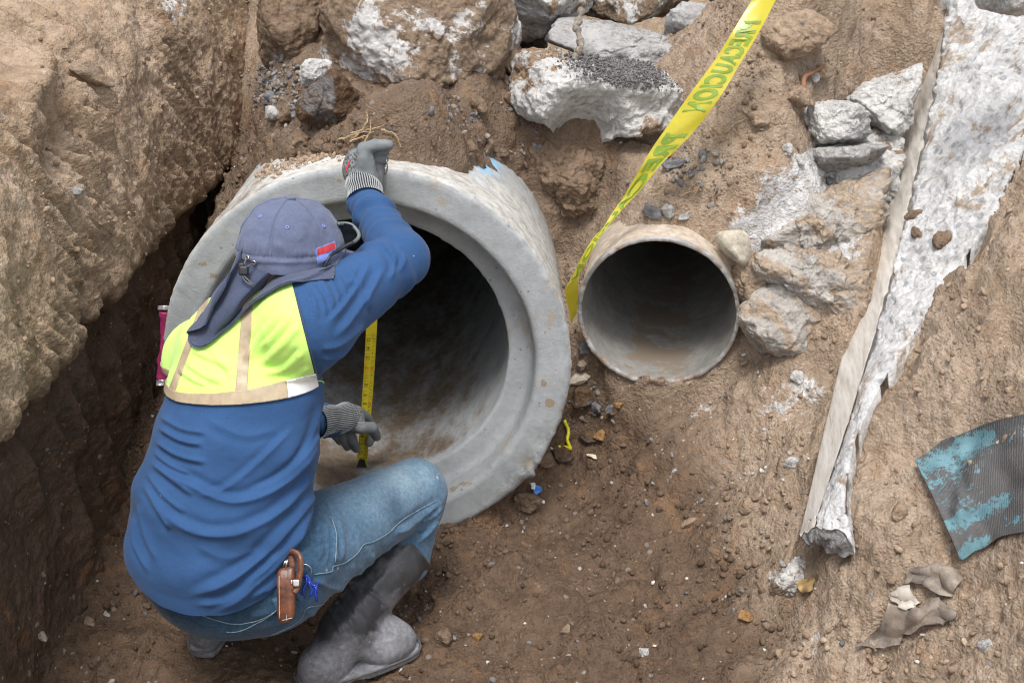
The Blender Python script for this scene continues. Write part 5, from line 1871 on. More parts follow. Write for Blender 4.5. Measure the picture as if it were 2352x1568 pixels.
wr = fbm(V * 13, 4, 91) * .0055 * sstep(zz, .0, .03) + ridged(V * 18 + 4, 3, 93) * .0012
wr += .0022 * np.sin(np.arctan2((V - CC) @ HF, (V - CC) @ HR) * 60 + 3 * fbm(V * 20, 2, 95)) * np.exp(-((zz - .036) / .010) ** 2) * sstep(perlin(V * 12, 97), -.1, .2)
V = V + N * wr[:, None]
cap = make_obj("cap", V, F, M['cap'], person)
CT = bvh(V, F)
top = CC + HU * HH
v, f = box(top + HU * .001, np.array([HR, HF, HU]), .0085, .0085, .003)
make_obj("button", v, f, M['cap'], cap)
# seam stitching lines
for k in range(6):
    a0 = SEAM_OFF + k * np.pi / 3
    for off in (-.028, .028):
        P = []
        for v in np.linspace(.18, .95, 30):
            d0 = unit(math.cos(a0 + off) * HR * RX + math.sin(a0 + off) * HF * RYf)
            ang = v * np.pi / 2
            q = CC + d0 * .09 * max(.02, math.cos(ang)) + HU * HH * math.sin(ang)
            dirv = unit(q - (CC + HU * .02))
            r = CT.ray_cast(Vector(CC + HU * .02 + dirv * .3), Vector(-dirv))
            if r[0]: P.append(np.array(r[0]) + dirv * .0003)
        if len(P) > 5:
            v_, f_ = tube(P, .00045, 5); make_obj("stitching", v_, f_, M['cap'], cap)


def ring(tree, x, y, R, r, name, mat, parent, lift=.001):
    h, n = hit(tree, x, y, lift)
    if h is None: return
    a = unit(np.cross(n, [0, 0, 1.])); b = np.cross(n, a)
    t = np.linspace(0, 2 * np.pi, 20, endpoint=False)
    V, F = tube(h + R * (np.cos(t)[:, None] * a + np.sin(t)[:, None] * b), r, 6, True)
    return make_obj(name, V, F, mat, parent)


for x, y in ((660, 522), (743, 519), (598, 498)): ring(CT, x, y, .0026, .0011, "eyelet", M['blue_border'], cap)
for x, y in ((569, 592), (585, 602)): ring(CT, x, y, .0040, .0014, "grommet", M['metal'], cap, .002)
pq = [(724, 571), (768, 553), (773, 586), (728, 606)]
patch = decal(CT, pq, .0018, "badge", M['blue_border'], cap, 14, 12)


def sub(q, u0, u1, v0, v1):
    q = np.array(q, float)
    f = lambda u, v: (q[0] * (1 - u) + q[1] * u) * (1 - v) + (q[3] * (1 - u) + q[2] * u) * v
    return [f(u0, v0), f(u1, v0), f(u1, v1), f(u0, v1)]


if patch:
    decal(CT, sub(pq, .05, .95, .07, .5), .0030, "red_field", M['red_patch'], patch, 12, 8)
    decal(CT, sub(pq, .05, .95, .5, .93), .0030, "blue_field", M['blue_patch'], patch, 12, 8)
# cord lock at the back
h0 = hit(CT, 569, 592, .004)[0]; h1 = hit(CT, 585, 602, .004)[0]
lk = PT(560, 622, (h0 - CAM) @ FW - .012)
V1 = tube(spline([h0, (h0 + lk) / 2 + [0, -.004, .002], lk], 10), .0013, 6); V2 = tube(spline([h1, (h1 + lk) / 2 + [0, -.004, .004], lk], 10), .0013, 6)
tl = (lk - CAM) @ FW
V3 = tube(spline([lk, PT(557, 634, tl - .003), PT(566, 648, tl - .004), PT(584, 657, tl - .004)], 14), .0014, 6)
V4 = tube(spline([lk, PT(560, 632, tl - .004), PT(572, 645, tl - .005), PT(582, 655, tl - .005)], 14), .0014, 6)
V, F = join([V1, V2, V3, V4]); make_obj("draw_cord", V, F, M['case_grey'], cap)
V, F = join([box(lk, np.array([RT, FW, UP]), .0085, .008, .0085), box(lk + UP * .008 - RT * .004, np.array([RT, FW, UP]), .0055, .0055, .006)])
make_obj("cord_lock", V, F, M['black_plastic'], cap)
# bill at the front
n1, n2 = 14, 30; V = []
for i in range(n1):
    for j in range(n2):
        a = -1.15 + 2.3 * j / (n2 - 1); r = i / (n1 - 1)
        ln = .062 * math.cos(a * .9) ** .7
        V.append(CC + HR * math.sin(a) * (RX + .004) * (1 + .1 * r) + HF * (math.cos(a) * (RYf + .002) + ln * r) + HU * (.014 - .020 * r - .022 * abs(math.sin(a)) * r))
V = np.array(V); Vb = V - HU * .0035
F = grid_faces(n1, n2).tolist() + [tuple(k + n1 * n2 for k in f[::-1]) for f in grid_faces(n1, n2).tolist()]
make_obj("bill", np.concatenate([V, Vb]), F, M['cap'], cap)

# neck flap: hangs from the band round the back and right side, its tail lying on the panel
tops = [(558, 566, None), (556, 588, None), (562, 606, None), (584, 617, None), (620, 627, None), (668, 632, None), (720, 628, None), (758, 612, None), (780, 592, None)]
bots = [(512, 668, 2.16), (470, 745, 2.06), (442, 775, None), (449, 800, None), (478, 800, None), (540, 752, None), (610, 694, None), (676, 662, None), (764, 640, 2.14)]
# widen a little under the band so that no gap shows
def flap_pt(tree, x, y, Yf, lift):
    h, _ = hit(tree, x, y, lift)
    return h if h is not None else PY(x, y, Yf)


FT, FB = [], []
for x, y, _ in tops:
    h, n = hit(CT, x, y, .0015)
    if h is None: h = CC + HR * 0 - HU * .0
    FT.append(h)
for x, y, Yf in bots:
    h = None
    if Yf is None: h, n = hit(SHT, x, y, .012)
    FB.append(h if h is not None else PY(x, y, Yf or 2.12))
nf, mf = 34, 110
FTs = spline(FT, mf); FBs = spline(FB, mf)
V = []
for i in range(nf):
    t = i / (nf - 1)
    P = FTs * (1 - t) + FBs * t
    bulge = .016 * math.sin(t * np.pi)
    P = P - FW * bulge * .6 + np.array([0, 0, 1]) * bulge * .25
    V.append(P)
V = np.concatenate(V)
FLF = grid_faces(nf, mf)
N = normals(V, FLF)
if (N @ -FW).sum() < 0: N = -N; FLF = FLF[:, ::-1]
tt = np.repeat(np.linspace(0, 1, nf), mf); ss = np.tile(np.linspace(0, 1, mf), nf)
d = .0045 * np.sin(tt * 9 + ss * 7 + 2 * fbm(V * 9, 2, 101)) * tt * (1 - .4 * tt) + .008 * np.exp(-((ss - .35 - .25 * tt) / .06) ** 2) * tt - .007 * np.exp(-((ss - .48 - .12 * tt) / .06) ** 2) * tt + .007 * np.exp(-((ss - .62 + .02 * tt) / .05) ** 2) * tt * (1 - tt) + fbm(V * 16, 3, 103) * .003
V = V + N * d[:, None]
# keep clear of the shirt below
VV = V.copy()
for i in range(len(V)):
    dv = V[i] - CAM; L = np.linalg.norm(dv); r = SHT.ray_cast(Vector(CAM), Vector(dv / L))
    if r[0] is not None and r[3] < L + .006: V[i] = CAM + dv / L * (r[3] - .006)
V2 = V - N * .0022
edge_f = []
NN = nf * mf
for j in range(mf - 1):
    a = (nf - 1) * mf + j; edge_f.append((a, a + 1, a + 1 + NN, a + NN))
for i in range(nf - 1):
    a = i * mf; edge_f.append((a + mf, a, a + NN, a + mf + NN))
    a = i * mf + mf - 1; edge_f.append((a, a + mf, a + mf + NN, a + NN))
F = FLF.tolist() + [tuple(k + NN for k in f[::-1]) for f in FLF.tolist()] + edge_f
flap = make_obj("neck_flap", np.concatenate([V, V2]), F, M['flap'], cap)
P = V.reshape(nf, mf, 3)[-2, 30:] + N.reshape(nf, mf, 3)[-2, 30:] * .0008
v_, f_ = tube(P, .0016, 6); make_obj("hem", v_, f_, M['flap'], flap)

# ---- sunglasses pushed up on the cap's side
gy = 2.215
loop = [(776, 514), (791, 513), (808, 517), (822, 532), (824, 543), (817, 553), (800, 562), (784, 566), (776, 545)]
P = spline([PY(x, y, gy + .012 * math.sin(k)) for k, (x, y) in enumerate(loop)] , 50)
v_, f_ = tube(P, .0036, 8)
gl = make_obj("sunglasses", v_, f_, M['grey_frame'], person)
lensP = np.array([PY(x, y, gy + .006) for x, y in spline(np.array(loop + [loop[0]], float), 40)])
cen = lensP.mean(0)
V = np.concatenate([[cen - FW * -.003], lensP]); F = [(0, k, k + 1) for k in range(1, len(lensP))]
Vb = V + FW * .0025
make_obj("lens", np.concatenate([V, Vb]), F + [(a + len(V), c_ + len(V), b_ + len(V)) for a, b_, c_ in F], M['lens'], gl)
arm = [PY(822, 546, gy)] + [PY(810, 557, gy - .012), PY(795, 564, gy - .02)]
for x, y in ((772, 575), (756, 588), (746, 600), (738, 617)):
    h, n = hit(CT, x, y, .004)
    arm.append(h if h is not None else PY(x, y, gy - .05))
v_, f_ = tube(spline(arm, 40), np.linspace(.0040, .0026, 40), 8)
make_obj("temple", v_, f_, M['black_plastic'], gl)

# ------------------------------------------------------------------ what hangs at the hip: knife pouch and key ring
h, n = hit(JT, 660, 1350)
hq = hit(JT, 655, 1410)[0]; hq2 = hit(JT, 672, 1290)
TPO = min((h - CAM) @ FW, (hq - CAM) @ FW) - .012


def slab(poly, t, thick, name, mat, parent=None, origin=None, bev=.3, n=60, bulge=.0, closed=True):
    """rounded plate: outline in the picture at distance t, real thickness"""
    C = np.array(poly, float)
    P = spline(np.concatenate([C[-2:], C, C[:3]]), (len(C) + 4) * 12)
    P = P[2 * 12:-2 * 12]
    c = P.mean(0)
    rings = []
    for k, (sc, dt) in enumerate([(.9, thick / 2), (1, thick * .3), (1, -thick * .3), (.93, -thick / 2), (.6, -thick / 2 - bulge), (.25, -thick / 2 - bulge * 1.2)]):
        rings.append(np.array([PT(c[0] + (x - c[0]) * sc, c[1] + (y - c[1]) * sc, t + dt) for x, y in P]))
    V = np.concatenate(rings + [[PT(c[0], c[1], t - thick / 2 - bulge * 1.2)], [PT(c[0], c[1], t + thick / 2)]])
    m = len(P)
    F = grid_faces(6, m, True).tolist()
    F += [(5 * m + j, 5 * m + (j + 1) % m, 6 * m) for j in range(m)] + [((j + 1) % m, j, 6 * m + 1) for j in range(m)]
    return make_obj(name, V, F, mat, parent, origin)


pouch = empty("knife_pouch", PT(656, 1428, TPO))
tag(pouch, "brown leather knife pouch on the worker's hip beside the blue key charm", "pouch")
slab([(637, 1312), (636, 1360), (637, 1410), (640, 1426), (650, 1431), (668, 1425), (677, 1408), (679, 1360), (676, 1306), (656, 1303)], TPO, .022, "sheath", M['leather'], pouch, bulge=.004)
# the closing strap: a flat band bowed over the top
sp_ = [(637, 1318), (637, 1296), (642, 1279), (654, 1269), (672, 1266), (686, 1276), (690, 1296), (687, 1325), (682, 1348), (675, 1359)]
P = spline(np.array(sp_, float), 50)
V = []
for k, (x, y) in enumerate(P):
    tan = P[min(k + 1, 49)] - P[max(k - 1, 0)]; tan /= np.linalg.norm(tan); nx = np.array([-tan[1], tan[0]])
    w = np.interp(k / 49, [0, .3, .6, 1], [4.5, 5.5, 8.0, 7.0]); dep = np.interp(k / 49, [0, .35, .6, 1], [.010, .004, -.008, -.016])
    for s in (-1, 1):
        for q in (-.0015, .0015): V.append(PT(x + nx[0] * w * s, y + nx[1] * w * s, TPO + dep + q - .004 * (1 - s) / 2))
V = np.array(V); F = []
for k in range(49):
    a = k * 4; b = a + 4
    F += [(a, a + 2, b + 2, b), (a + 1, b + 1, b + 3, a + 3), (a, b, b + 1, a + 1), (a + 2, a + 3, b + 3, b + 2)]
make_obj("strap", V, F, M['leather'], pouch)
slab([(640, 1305), (641, 1288), (654, 1274), (668, 1272), (676, 1285), (674, 1308)], TPO + .012, .008, "back_flap", M['leather'], pouch)
v_, f_ = box(PT(680, 1338, TPO - .022), np.array([RT, UP, FW]), .0065, .0065, .003); make_obj("snap_button", v_, f_, M['metal'], pouch)
v_, f_ = box(PT(669, 1336, TPO - .013), np.array([RT, UP, FW]), .003, .0035, .002); make_obj("rivet", v_, f_, M['metal'], pouch)
V, F = join([tube([PT(649, 1304, TPO), PT(653, 1292, TPO - .001), PT(659, 1284, TPO)], [.002, .0026, .001], 6), tube([PT(655, 1304, TPO - .003), PT(658, 1292, TPO - .004), PT(662, 1282, TPO - .002)], [.0022, .0028, .001], 6)])
make_obj("knife", V, F, M['metal'], pouch)
for x0, y0, x1, y1 in ((641, 1322, 642, 1420), (657, 1310, 658, 1426), (648, 1424, 671, 1418)):
    v_, f_ = tube([PT(x0 + (x1 - x0) * k / 8, y0 + (y1 - y0) * k / 8, TPO - .0135) for k in range(9)], .0007, 5); make_obj("stitching", v_, f_, M['thread'], pouch)

TK = (hit(JT, 705, 1330)[0] - CAM) @ FW - .006
ringc = PT(700, 1310, TK)
t = np.linspace(0, 2 * np.pi, 40, endpoint=False)
V, F = tube(ringc + .0125 * (np.cos(t)[:, None] * RT + np.sin(t)[:, None] * UP) - FW * (.003 * np.sin(t))[:, None], .0009, 8, True)
kr = make_obj("key_ring", V, F, M['metal'])
tag(kr, "thin wire key ring with a dangling blue plastic charm at the worker's pocket", "key ring")
def q(x, y, dd=0): return PT(x, y, TK - .004 + dd)
charm = [tube([q(697, 1326), q(703, 1320), q(707, 1322), q(712, 1335), q(717, 1343), q(726, 1345), q(731, 1338), q(731, 1336)], .0028, 8), tube([q(705, 1322), q(704, 1338), q(699, 1346), q(697, 1355), q(695, 1366)], .0026, 8),
         tube([q(708, 1330), q(713, 1346), q(717, 1352), q(716, 1362), q(710, 1369)], .0026, 8), tube([q(728, 1343), q(724, 1354), q(725, 1364), q(728, 1381)], .0026, 8), tube([q(722, 1346), q(727, 1352), q(729, 1362)], .0026, 8)]
V, F = join(charm); make_obj("charm", V, F, M['blue_gel'], kr)

# ------------------------------------------------------------------ the steel measuring tape stretched across the mouth
B0, B1 = rq(862, 425, 2.585), PY(831, 1068, 2.625)
tm = empty("measuring_tape", (B0 + B1) / 2 * [1, 1, 0] + [0, 0, B1[2]])
tag(tm, "yellow measuring tape stretched across the big pipe's mouth between the gloves", "measuring tape")
v_, f_ = box(rq(868, 394, 2.575), np.array([RT, UP, FW]), .0165, .042, .032); make_obj("case", v_, f_, M['case_grey'], tm)
v_, f_ = tube(spline([rq(887, 366, 2.552), rq(890, 378, 2.548), rq(889, 392, 2.548), rq(884, 399, 2.552), rq(886, 384, 2.556)], 16), .0016, 6); make_obj("clip", v_, f_, M['metal'], tm)
bd = B1 - B0; BL = np.linalg.norm(bd); bu = bd / BL
bw = unit(RT - bu * (RT @ bu)); bn = unit(np.cross(bu, bw))
if bn @ FW > 0: bn = -bn
HWD = .0125
V = []
nb = 60
for i in range(nb):
    s = i / (nb - 1); c = B0 + bd * s + FW * (.012 * math.sin(s * np.pi)) + bw * .006 * math.sin(s * np.pi)
    for j in range(9):
        w = j / 4 - 1
        V.append(c + bw * HWD * w - bn * (-.0025) * (w * w))
V = np.array(V)
Vb = V - bn * .0004
F = grid_faces(nb, 9).tolist()
make_obj("blade", np.concatenate([V, Vb]), F + [tuple(k + len(V) for k in f[::-1]) for f in F], M['blade'], tm)


def blade_pt(s, w, lift=.0006):
    """s: share of the blade's length, w: -1..1 across"""
    return B0 + bd * s + FW * (.012 * math.sin(s * np.pi)) + bw * .006 * math.sin(s * np.pi) + bw * HWD * w + bn * (.0025 * w * w + lift)


def text_mesh(txt, size=1.0, bold=0.0):
    cu = bpy.data.curves.new("lettering", 'FONT'); cu.body = txt; cu.size = size; cu.resolution_u = 3; cu.offset = bold; cu.space_character = 1.0 + bold * 2.2
    cu.align_x = 'LEFT'; cu.fill_mode = 'FRONT' if hasattr(cu, 'fill_mode') else cu.fill_mode
    ob = bpy.data.objects.new("lettering", cu); COL.objects.link(ob)
    dg = bpy.context.evaluated_depsgraph_get()
    me = bpy.data.meshes.new_from_object(ob.evaluated_get(dg))
    V = np.array([v.co[:] for v in me.vertices]); F = [tuple(p.vertices) for p in me.polygons]
    bpy.data.objects.remove(ob); bpy.data.curves.remove(cu); bpy.data.meshes.remove(me)
    return V, F


y_of = lambda cy: 716.8 + .2461 * cy               # picture row of a mark
s_of = lambda py: np.clip((py - 425) / (1068 - 425), 0, 1)
blackp, redp = [], []


def put_text(txt, py, w0, size, red=False):
    V, F = text_mesh(txt, 1.0, .01)
    c0 = (V[:, :2].min(0) + V[:, :2].max(0)) / 2
    Q = (V[:, :2] - c0) * size
    s0 = s_of(py)
    out = np.array([blade_pt(s0 - x / BL, w0 - y / HWD) for x, y in Q])
    (redp if red else blackp).append((out, F))


def tick(py, wa, wb, th, red=False):
    s0 = s_of(py); h = th / BL / 2
    V = np.array([blade_pt(s0 - h, wa), blade_pt(s0 - h, wb), blade_pt(s0 + h, wb), blade_pt(s0 + h, wa)])
    (redp if red else blackp).append((V, [(0, 1, 2, 3)]))


inch = {15: 160, 14: 245, 13: 335, 12: 430, 11: 515, 10: 600, 9: 700, 8: 785, 7: 872, 6: 955, 5: 1040, 4: 1122, 3: 1200, 2: 1285, 1: 1350}
for k, cy in inch.items():
    if k == 12: put_text("1F", y_of(cy), -.45, .013, True)
    else: put_text(str(k), y_of(cy), -.40, .0125)
    tick(y_of(cy - 42), -1, -.1, .0007)
    for j in range(1, 8): tick(y_of(cy - 42 + 85 * j / 8), -1, -.72 if j % 2 else -.55, .0004)
cm = 39; step = (1350 - 160) / 14 / 2.54
for k in range(4, 40):
    cy = 783 - (k - 20) * 35.2
    if cy > 1380 or cy < 90: continue
    if k % 10 == 0: put_text(str(k), y_of(cy), .45, .0105, True)
    else: put_text(str(k % 10), y_of(cy), .45, .0075)
    tick(y_of(cy - 17), .05, 1, .0005)
    for j in (1, 2, 3, 4): tick(y_of(cy - 17 + 35.2 * j / 5), .72, 1, .0003)
V, F = join(blackp); make_obj("black_print", V, F, M['ink'], tm, smooth=False)
for V, F in redp: make_obj("red_number", V, F, M['red_ink'], tm, smooth=False)
# hook at the free end
ph = [blade_pt(.975, -.55, .001), blade_pt(.975, .45, .001), blade_pt(1.003, 1.0, .001), blade_pt(1.003, -1.0, .001)]
hV = np.array(ph + [x - bn * .0018 for x in ph] + [x + bn * .0012 for x in ph])
hV = np.concatenate([np.array(ph) + bn * .0014, np.array(ph) - bn * .002])
make_obj("end_hook", hV, [(0, 1, 2, 3), (7, 6, 5, 4), (0, 4, 5, 1), (1, 5, 6, 2), (2, 6, 7, 3), (3, 7, 4, 0)], M['black_plastic'], tm, smooth=False)

# ------------------------------------------------------------------ caution tape: film ribbon with printed lettering
rowsL = [(1735, -22, 3.02), (1727, 0, 3.02), (1678, 80, 2.97), (1639, 142, 2.94), (1581, 221, 2.91), (1530, 294, 2.89), (1498, 340, 2.88), (1473, 382, 2.875), (1437, 444, 2.87), (1411, 482, 2.86), (1385, 523, 2.83), (1364, 545, 2.815), (1338, 587, 2.80), (1312, 639, 2.81), (1298, 668, 2.82), (1306, 710, 2.84), (1312, 742, 2.85)]
rowsR = [(1792, -22, 3.0), (1782, 0, 3.0), (1740, 81, 2.95), (1697, 152, 2.92), (1657, 219, 2.89), (1599, 296, 2.87), (1562, 336, 2.865), (1520, 376, 2.86), (1470, 438, 2.86), (1432, 478, 2.85), (1395, 522, 2.822), (1375, 550, 2.80), (1352, 592, 2.79), (1332, 628, 2.80), (1328, 645, 2.805), (1327, 690, 2.83), (1324, 720, 2.84)]
Lp = np.array([PY(*r) for r in rowsL]); Rp = np.array([PY(*r) for r in rowsR])
nr, ncw = 160, 13
Ls, Rs = spline(Lp, nr), spline(Rp, nr)
wd = np.linalg.norm(Rs - Ls, axis=1)


def film(s, w):
    """s 0..1 along, w 0..1 across from the left edge"""
    k = np.clip(s, 0, 1) * (nr - 1); i = int(min(nr - 2, math.floor(k))); f = k - i
    a = Ls[i] * (1 - f) + Ls[i + 1] * f; b = Rs[i] * (1 - f) + Rs[i + 1] * f
    W = np.linalg.norm(b - a)
    P = a + (b - a) * w
    up = unit(CAM - P)
    crease = .10 * W * (4 * (w - .5) ** 2 - .35) * math.sin(s * 14 + .6) + .022 * W * math.sin(s * 60 + w * 5) + (.10 * W * abs(math.sin(w * 9 + s * 40)) * np.exp(-((s - .58) / .12) ** 2))
    return P + up * crease


V = np.array([film(i / (nr - 1), j / (ncw - 1)) for i in range(nr) for j in range(ncw)])
tape = make_obj("caution_tape", V, grid_faces(nr, ncw), M['film'])
tag(tape, "yellow caution tape running down from the rubble into the gap between both pipes", "caution tape")
# lengths along the ribbon
cl = np.concatenate([[0], np.cumsum(np.linalg.norm(np.diff((Ls + Rs) / 2, axis=0), axis=1))]); TL = cl[-1]
cpx = proj((Ls + Rs) / 2)


def s_at(py): return float(np.interp(py, cpx[:, 1], np.arange(nr) / (nr - 1)))


def print_word(word, y0, y1, h=.74):
    V, F = text_mesh(word, 1.0, .042)
    lo_, hi_ = V[:, :2].min(0), V[:, :2].max(0)
    s0, s1 = s_at(y0), s_at(y1)
    out = []
    for x, y, _ in V:
        u = (x - lo_[0]) / (hi_[0] - lo_[0]); v = (y - lo_[1]) / (hi_[1] - lo_[1])
        s = s0 + (s1 - s0) * u
        w = .5 + h * (.5 - v)                        # the print is on the far side, so it reads mirrored
        P = film(s, w); out.append(P + unit(CAM - P) * .0018)
    return np.array(out), F


for word, y0, y1 in (("PRECAUCION", 48, 258), ("PRECAUCION", 306, 640)):
    V, F = print_word(word, y0, y1)
    make_obj("lettering", V, F, M['film_ink'], tape, smooth=False)

# ------------------------------------------------------------------ ground helpers
def gh(px, py, lift=0.0):
    best = None
    for T in (GT, BT, KT_T):
        h, n = hit(T, px, py, lift)
        if h is not None and (best is None or (h - CAM) @ FW < (best[0] - CAM) @ FW): best = (h, n)
    return best if best else (None, None)


# ------------------------------------------------------------------ torn rubber sheet lying on the right bank
SP_ = [(2093, 1066), (2130, 1042), (2168, 1012), (2195, 1006), (2250, 984), (2300, 968), (2380, 948), (2480, 930), (2500, 1080), (2480, 1200), (2352, 1236), (2300, 1246), (2262, 1274), (2240, 1282), (2222, 1296), (2204, 1306), (2196, 1280), (2168, 1222), (2150, 1180), (2122, 1122)]
def inside(px, py, poly):
    r = False; n = len(poly)
    for i in range(n):
        x1, y1 = poly[i]; x2, y2 = poly[(i + 1) % n]
        if (y1 > py) != (y2 > py) and px < (x2 - x1) * (py - y1) / (y2 - y1) + x1: r = not r
    return r


topE = spline(np.array([(2093, 1066), (2130, 1042), (2168, 1012), (2195, 1006), (2250, 984), (2300, 968), (2380, 948), (2480, 930)], float), 90)
botE = spline(np.array([(2206, 1308), (2224, 1296), (2242, 1282), (2264, 1274), (2300, 1246), (2352, 1236), (2420, 1222), (2490, 1204)], float), 90)
leftE = spline(np.array([(2093, 1066), (2122, 1122), (2150, 1180), (2172, 1228), (2206, 1308)], float), 70)
nS, mS = 70, 90
V = []; su = []; sv = []
for i in range(nS):
    t = i / (nS - 1)
    for j in range(mS):
        s = j / (mS - 1)
        p_ = topE[j] * (1 - t) + botE[j] * t + (leftE[i] - (topE[0] * (1 - t) + botE[0] * t)) * (1 - s)
        if j == 0 or i in (0, nS - 1): p_ = p_ + RNG.normal(size=2) * 2.2
        h, n = hit(GT, p_[0], p_[1])
        V.append(h if h is not None else PZ(p_[0], p_[1], .85)); su.append(s); sv.append(t)
V = np.array(V)
Fs = grid_faces(nS, mS)
V = relax(V, Fs, 25, .5)
su, sv = np.array(su), np.array(sv)
V = V + unit((-.3, -.5, .9)) * (.016 + .006 * fbm(V * 8, 3, 7) + .010 * sstep(sv, .12, 0) + .012 * sstep(su, .1, 0))[:, None]
thk = V - unit((-.3, -.5, .9)) * .004
p = proj(V)
def ln(x0, y0, x1, y1, w):
    a = np.array([x0, y0]); ab = np.array([x1 - x0, y1 - y0]); t = np.clip(((p - a) @ ab) / (ab @ ab), 0, 1)
    return np.exp(-(np.linalg.norm(p - a - t[:, None] * ab, axis=1) / w) ** 2)


pm = np.maximum.reduce([.70 * ln(2120, 1075, 2270, 1000, 34), .75 * ln(2160, 1215, 2310, 1150, 26), .72 * ln(2200, 1280, 2260, 1240, 24), .46 * ln(2130, 1100, 2200, 1180, 40), .40 * ln(2250, 1040, 2350, 990, 30), .38 * ln(2250, 1220, 2360, 1180, 24), .40 * np.ones(len(p)) * sstep(p[:, 0], 2340, 2200)])
NN = len(V); F = Fs.tolist() + [tuple(k + NN for k in f[::-1]) for f in Fs.tolist()]
for j in range(mS - 1):
    F.append((j + 1, j, j + NN, j + 1 + NN)); a = (nS - 1) * mS + j; F.append((a, a + 1, a + 1 + NN, a + NN))
for i in range(nS - 1):
    a = i * mS; F.append((a, a + mS, a + mS + NN, a + NN))
sh = make_obj("rubber_sheet", np.concatenate([V, thk]), F, M['sheet'], attrs={"su": np.tile(su, 2), "sv": np.tile(sv, 2), "paint": np.tile(pm, 2)})
tag(sh, "torn dark ribbed rubber sheet with flaking turquoise paint on the right bank", "rubber sheet")

# ------------------------------------------------------------------ crumpled muddy plastic below the sheet
def crumple(name, label, cat, rows, mat, seed, amp=.008, lift=.010, n=40, m=60, thick=.0015, parent=None):
    R = [spline(np.array(r, float), m) for r in rows]
    R = np.array(R)
    V = []
    for j in range(m):
        col_ = spline(R[:, j], n)
        V.append(col_)
    V = np.array(V).transpose(1, 0, 2).reshape(-1, 2)
    P = []
    for x, y in V:
        h, nn = hit(GT, x, y)
        P.append(h if h is not None else PZ(x, y, .4))
    P = np.array(P); F = grid_faces(n, m)
    P = relax(P, F, 8, .5)
    N = normals(P, F)
    if (N @ -FW).sum() < 0: N = -N; F = F[:, ::-1]
    tt = np.repeat(np.linspace(0, 1, n), m)
    d = lift + amp * .7 * fbm(P * 12 + seed, 3, seed) + amp * .9 * np.abs(np.sin(tt * 5 + 2.5 * fbm(P * 7, 2, seed)))
    P = P + N * d[:, None]
    P2 = P - N * thick
    k = len(P)
    o = make_obj(name, np.concatenate([P, P2]), F.tolist() + [tuple(i + k for i in f[::-1]) for f in F.tolist()], mat, parent)
    if parent is None: tag(o, label, cat)
    else: o["label"] = label
    return o


crumple("plastic_sheet", "crumpled muddy brown plastic sheet half buried low on the right bank", "plastic sheet",
        [[(2042, 1378), (2080, 1392), (2120, 1396), (2150, 1372), (2178, 1384), (2204, 1412)], [(2025, 1410), (2065, 1418), (2112, 1412), (2150, 1398), (2180, 1405), (2206, 1420)], [(2005, 1440), (2048, 1440), (2098, 1430), (2140, 1418), (2175, 1418), (2200, 1428)], [(1985, 1472), (2030, 1462), (2080, 1450), (2125, 1438), (2160, 1430), (2190, 1434)], [(1970, 1500), (2010, 1492), (2060, 1474), (2105, 1454), (2145, 1440), (2180, 1438)]], M['crumple'], 5)
crumple("plastic_scrap", "small curled plastic scrap just under the turquoise-painted sheet", "plastic scrap",
        [[(2090, 1312), (2120, 1300), (2160, 1296), (2200, 1330)], [(2085, 1325), (2120, 1322), (2160, 1330), (2200, 1352)], [(2085, 1338), (2115, 1345), (2150, 1358), (2195, 1368)]], M['crumple'], 8, .008, .012, 24, 40)
crumple("plastic_scrap", "pale bent plastic scrap above the crumpled muddy sheet", "plastic scrap",
        [[(2048, 1365), (2070, 1352), (2100, 1345)], [(2058, 1385), (2085, 1378), (2108, 1365)], [(2070, 1400), (2100, 1395), (2115, 1385)]], simple("pale_plastic", (.40, .36, .31), .45), 9, .006, .012, 20, 30)
crumple("ochre_scrap", "ochre yellow scrap on the soil beside the kerb's broken end", "scrap", [[(1830, 1336), (1855, 1328), (1885, 1325)], [(1838, 1350), (1860, 1346), (1882, 1340)], [(1850, 1362), (1866, 1366), (1872, 1358)]], simple("ochre_paper", (.52, .36, .16), .8), 10, .004, .008, 14, 20)
wr_ = crumple("wrapper", "little blue and white wrapper under the lower right of the pipe rim", "wrapper", [[(1208, 1105), (1222, 1108), (1232, 1116)], [(1214, 1118), (1224, 1122), (1238, 1124)], [(1222, 1128), (1230, 1134), (1236, 1136)]], M['blue_plastic'], 11, .004, .012, 14, 18)
crumple("torn_flap", "white torn half of the little blue wrapper", "wrapper", [[(1204, 1104), (1214, 1102), (1224, 1110)], [(1208, 1114), (1216, 1114), (1224, 1118)], [(1214, 1122), (1220, 1122), (1224, 1126)]], M['white_plastic'], 12, .003, .016, 12, 16, parent=wr_)

# ------------------------------------------------------------------ magenta wrapped roll beside the pipe's left edge
rp = [PY(379, 712, 2.66), PY(381, 745, 2.66), PY(380, 790, 2.655), PY(376, 830, 2.65), PY(374, 872, 2.645)]
P = spline(rp, 40); rr_ = np.interp(np.linspace(0, 1, 40), [0, .15, .35, .6, 1], [.0155, .0145, .0115, .0135, .0150])
V, F = tube(P, rr_, 20)
V = V + fbm(V * 26, 3, 5)[:, None] * .004 * RT + ridged(V * 40, 2, 6)[:, None] * .0012 * FW
roll = make_obj("wrapped_roll", V, F, M['magenta']); tag(roll, "magenta plastic-wrapped roll standing beside the left edge of the big pipe", "roll")
for a, b, ra in ((P[0], P[0] + UP * .010, .0165), (P[-1], P[-1] - UP * .014, .0158)):
    V, F = tube(np.array([a + (b - a) * k / 6 for k in range(7)]), ra, 20)
    V = V + fbm(V * 60, 2, 8)[:, None] * .004 * FW
    make_obj("end_wrap", V, F, M['foil'], roll)

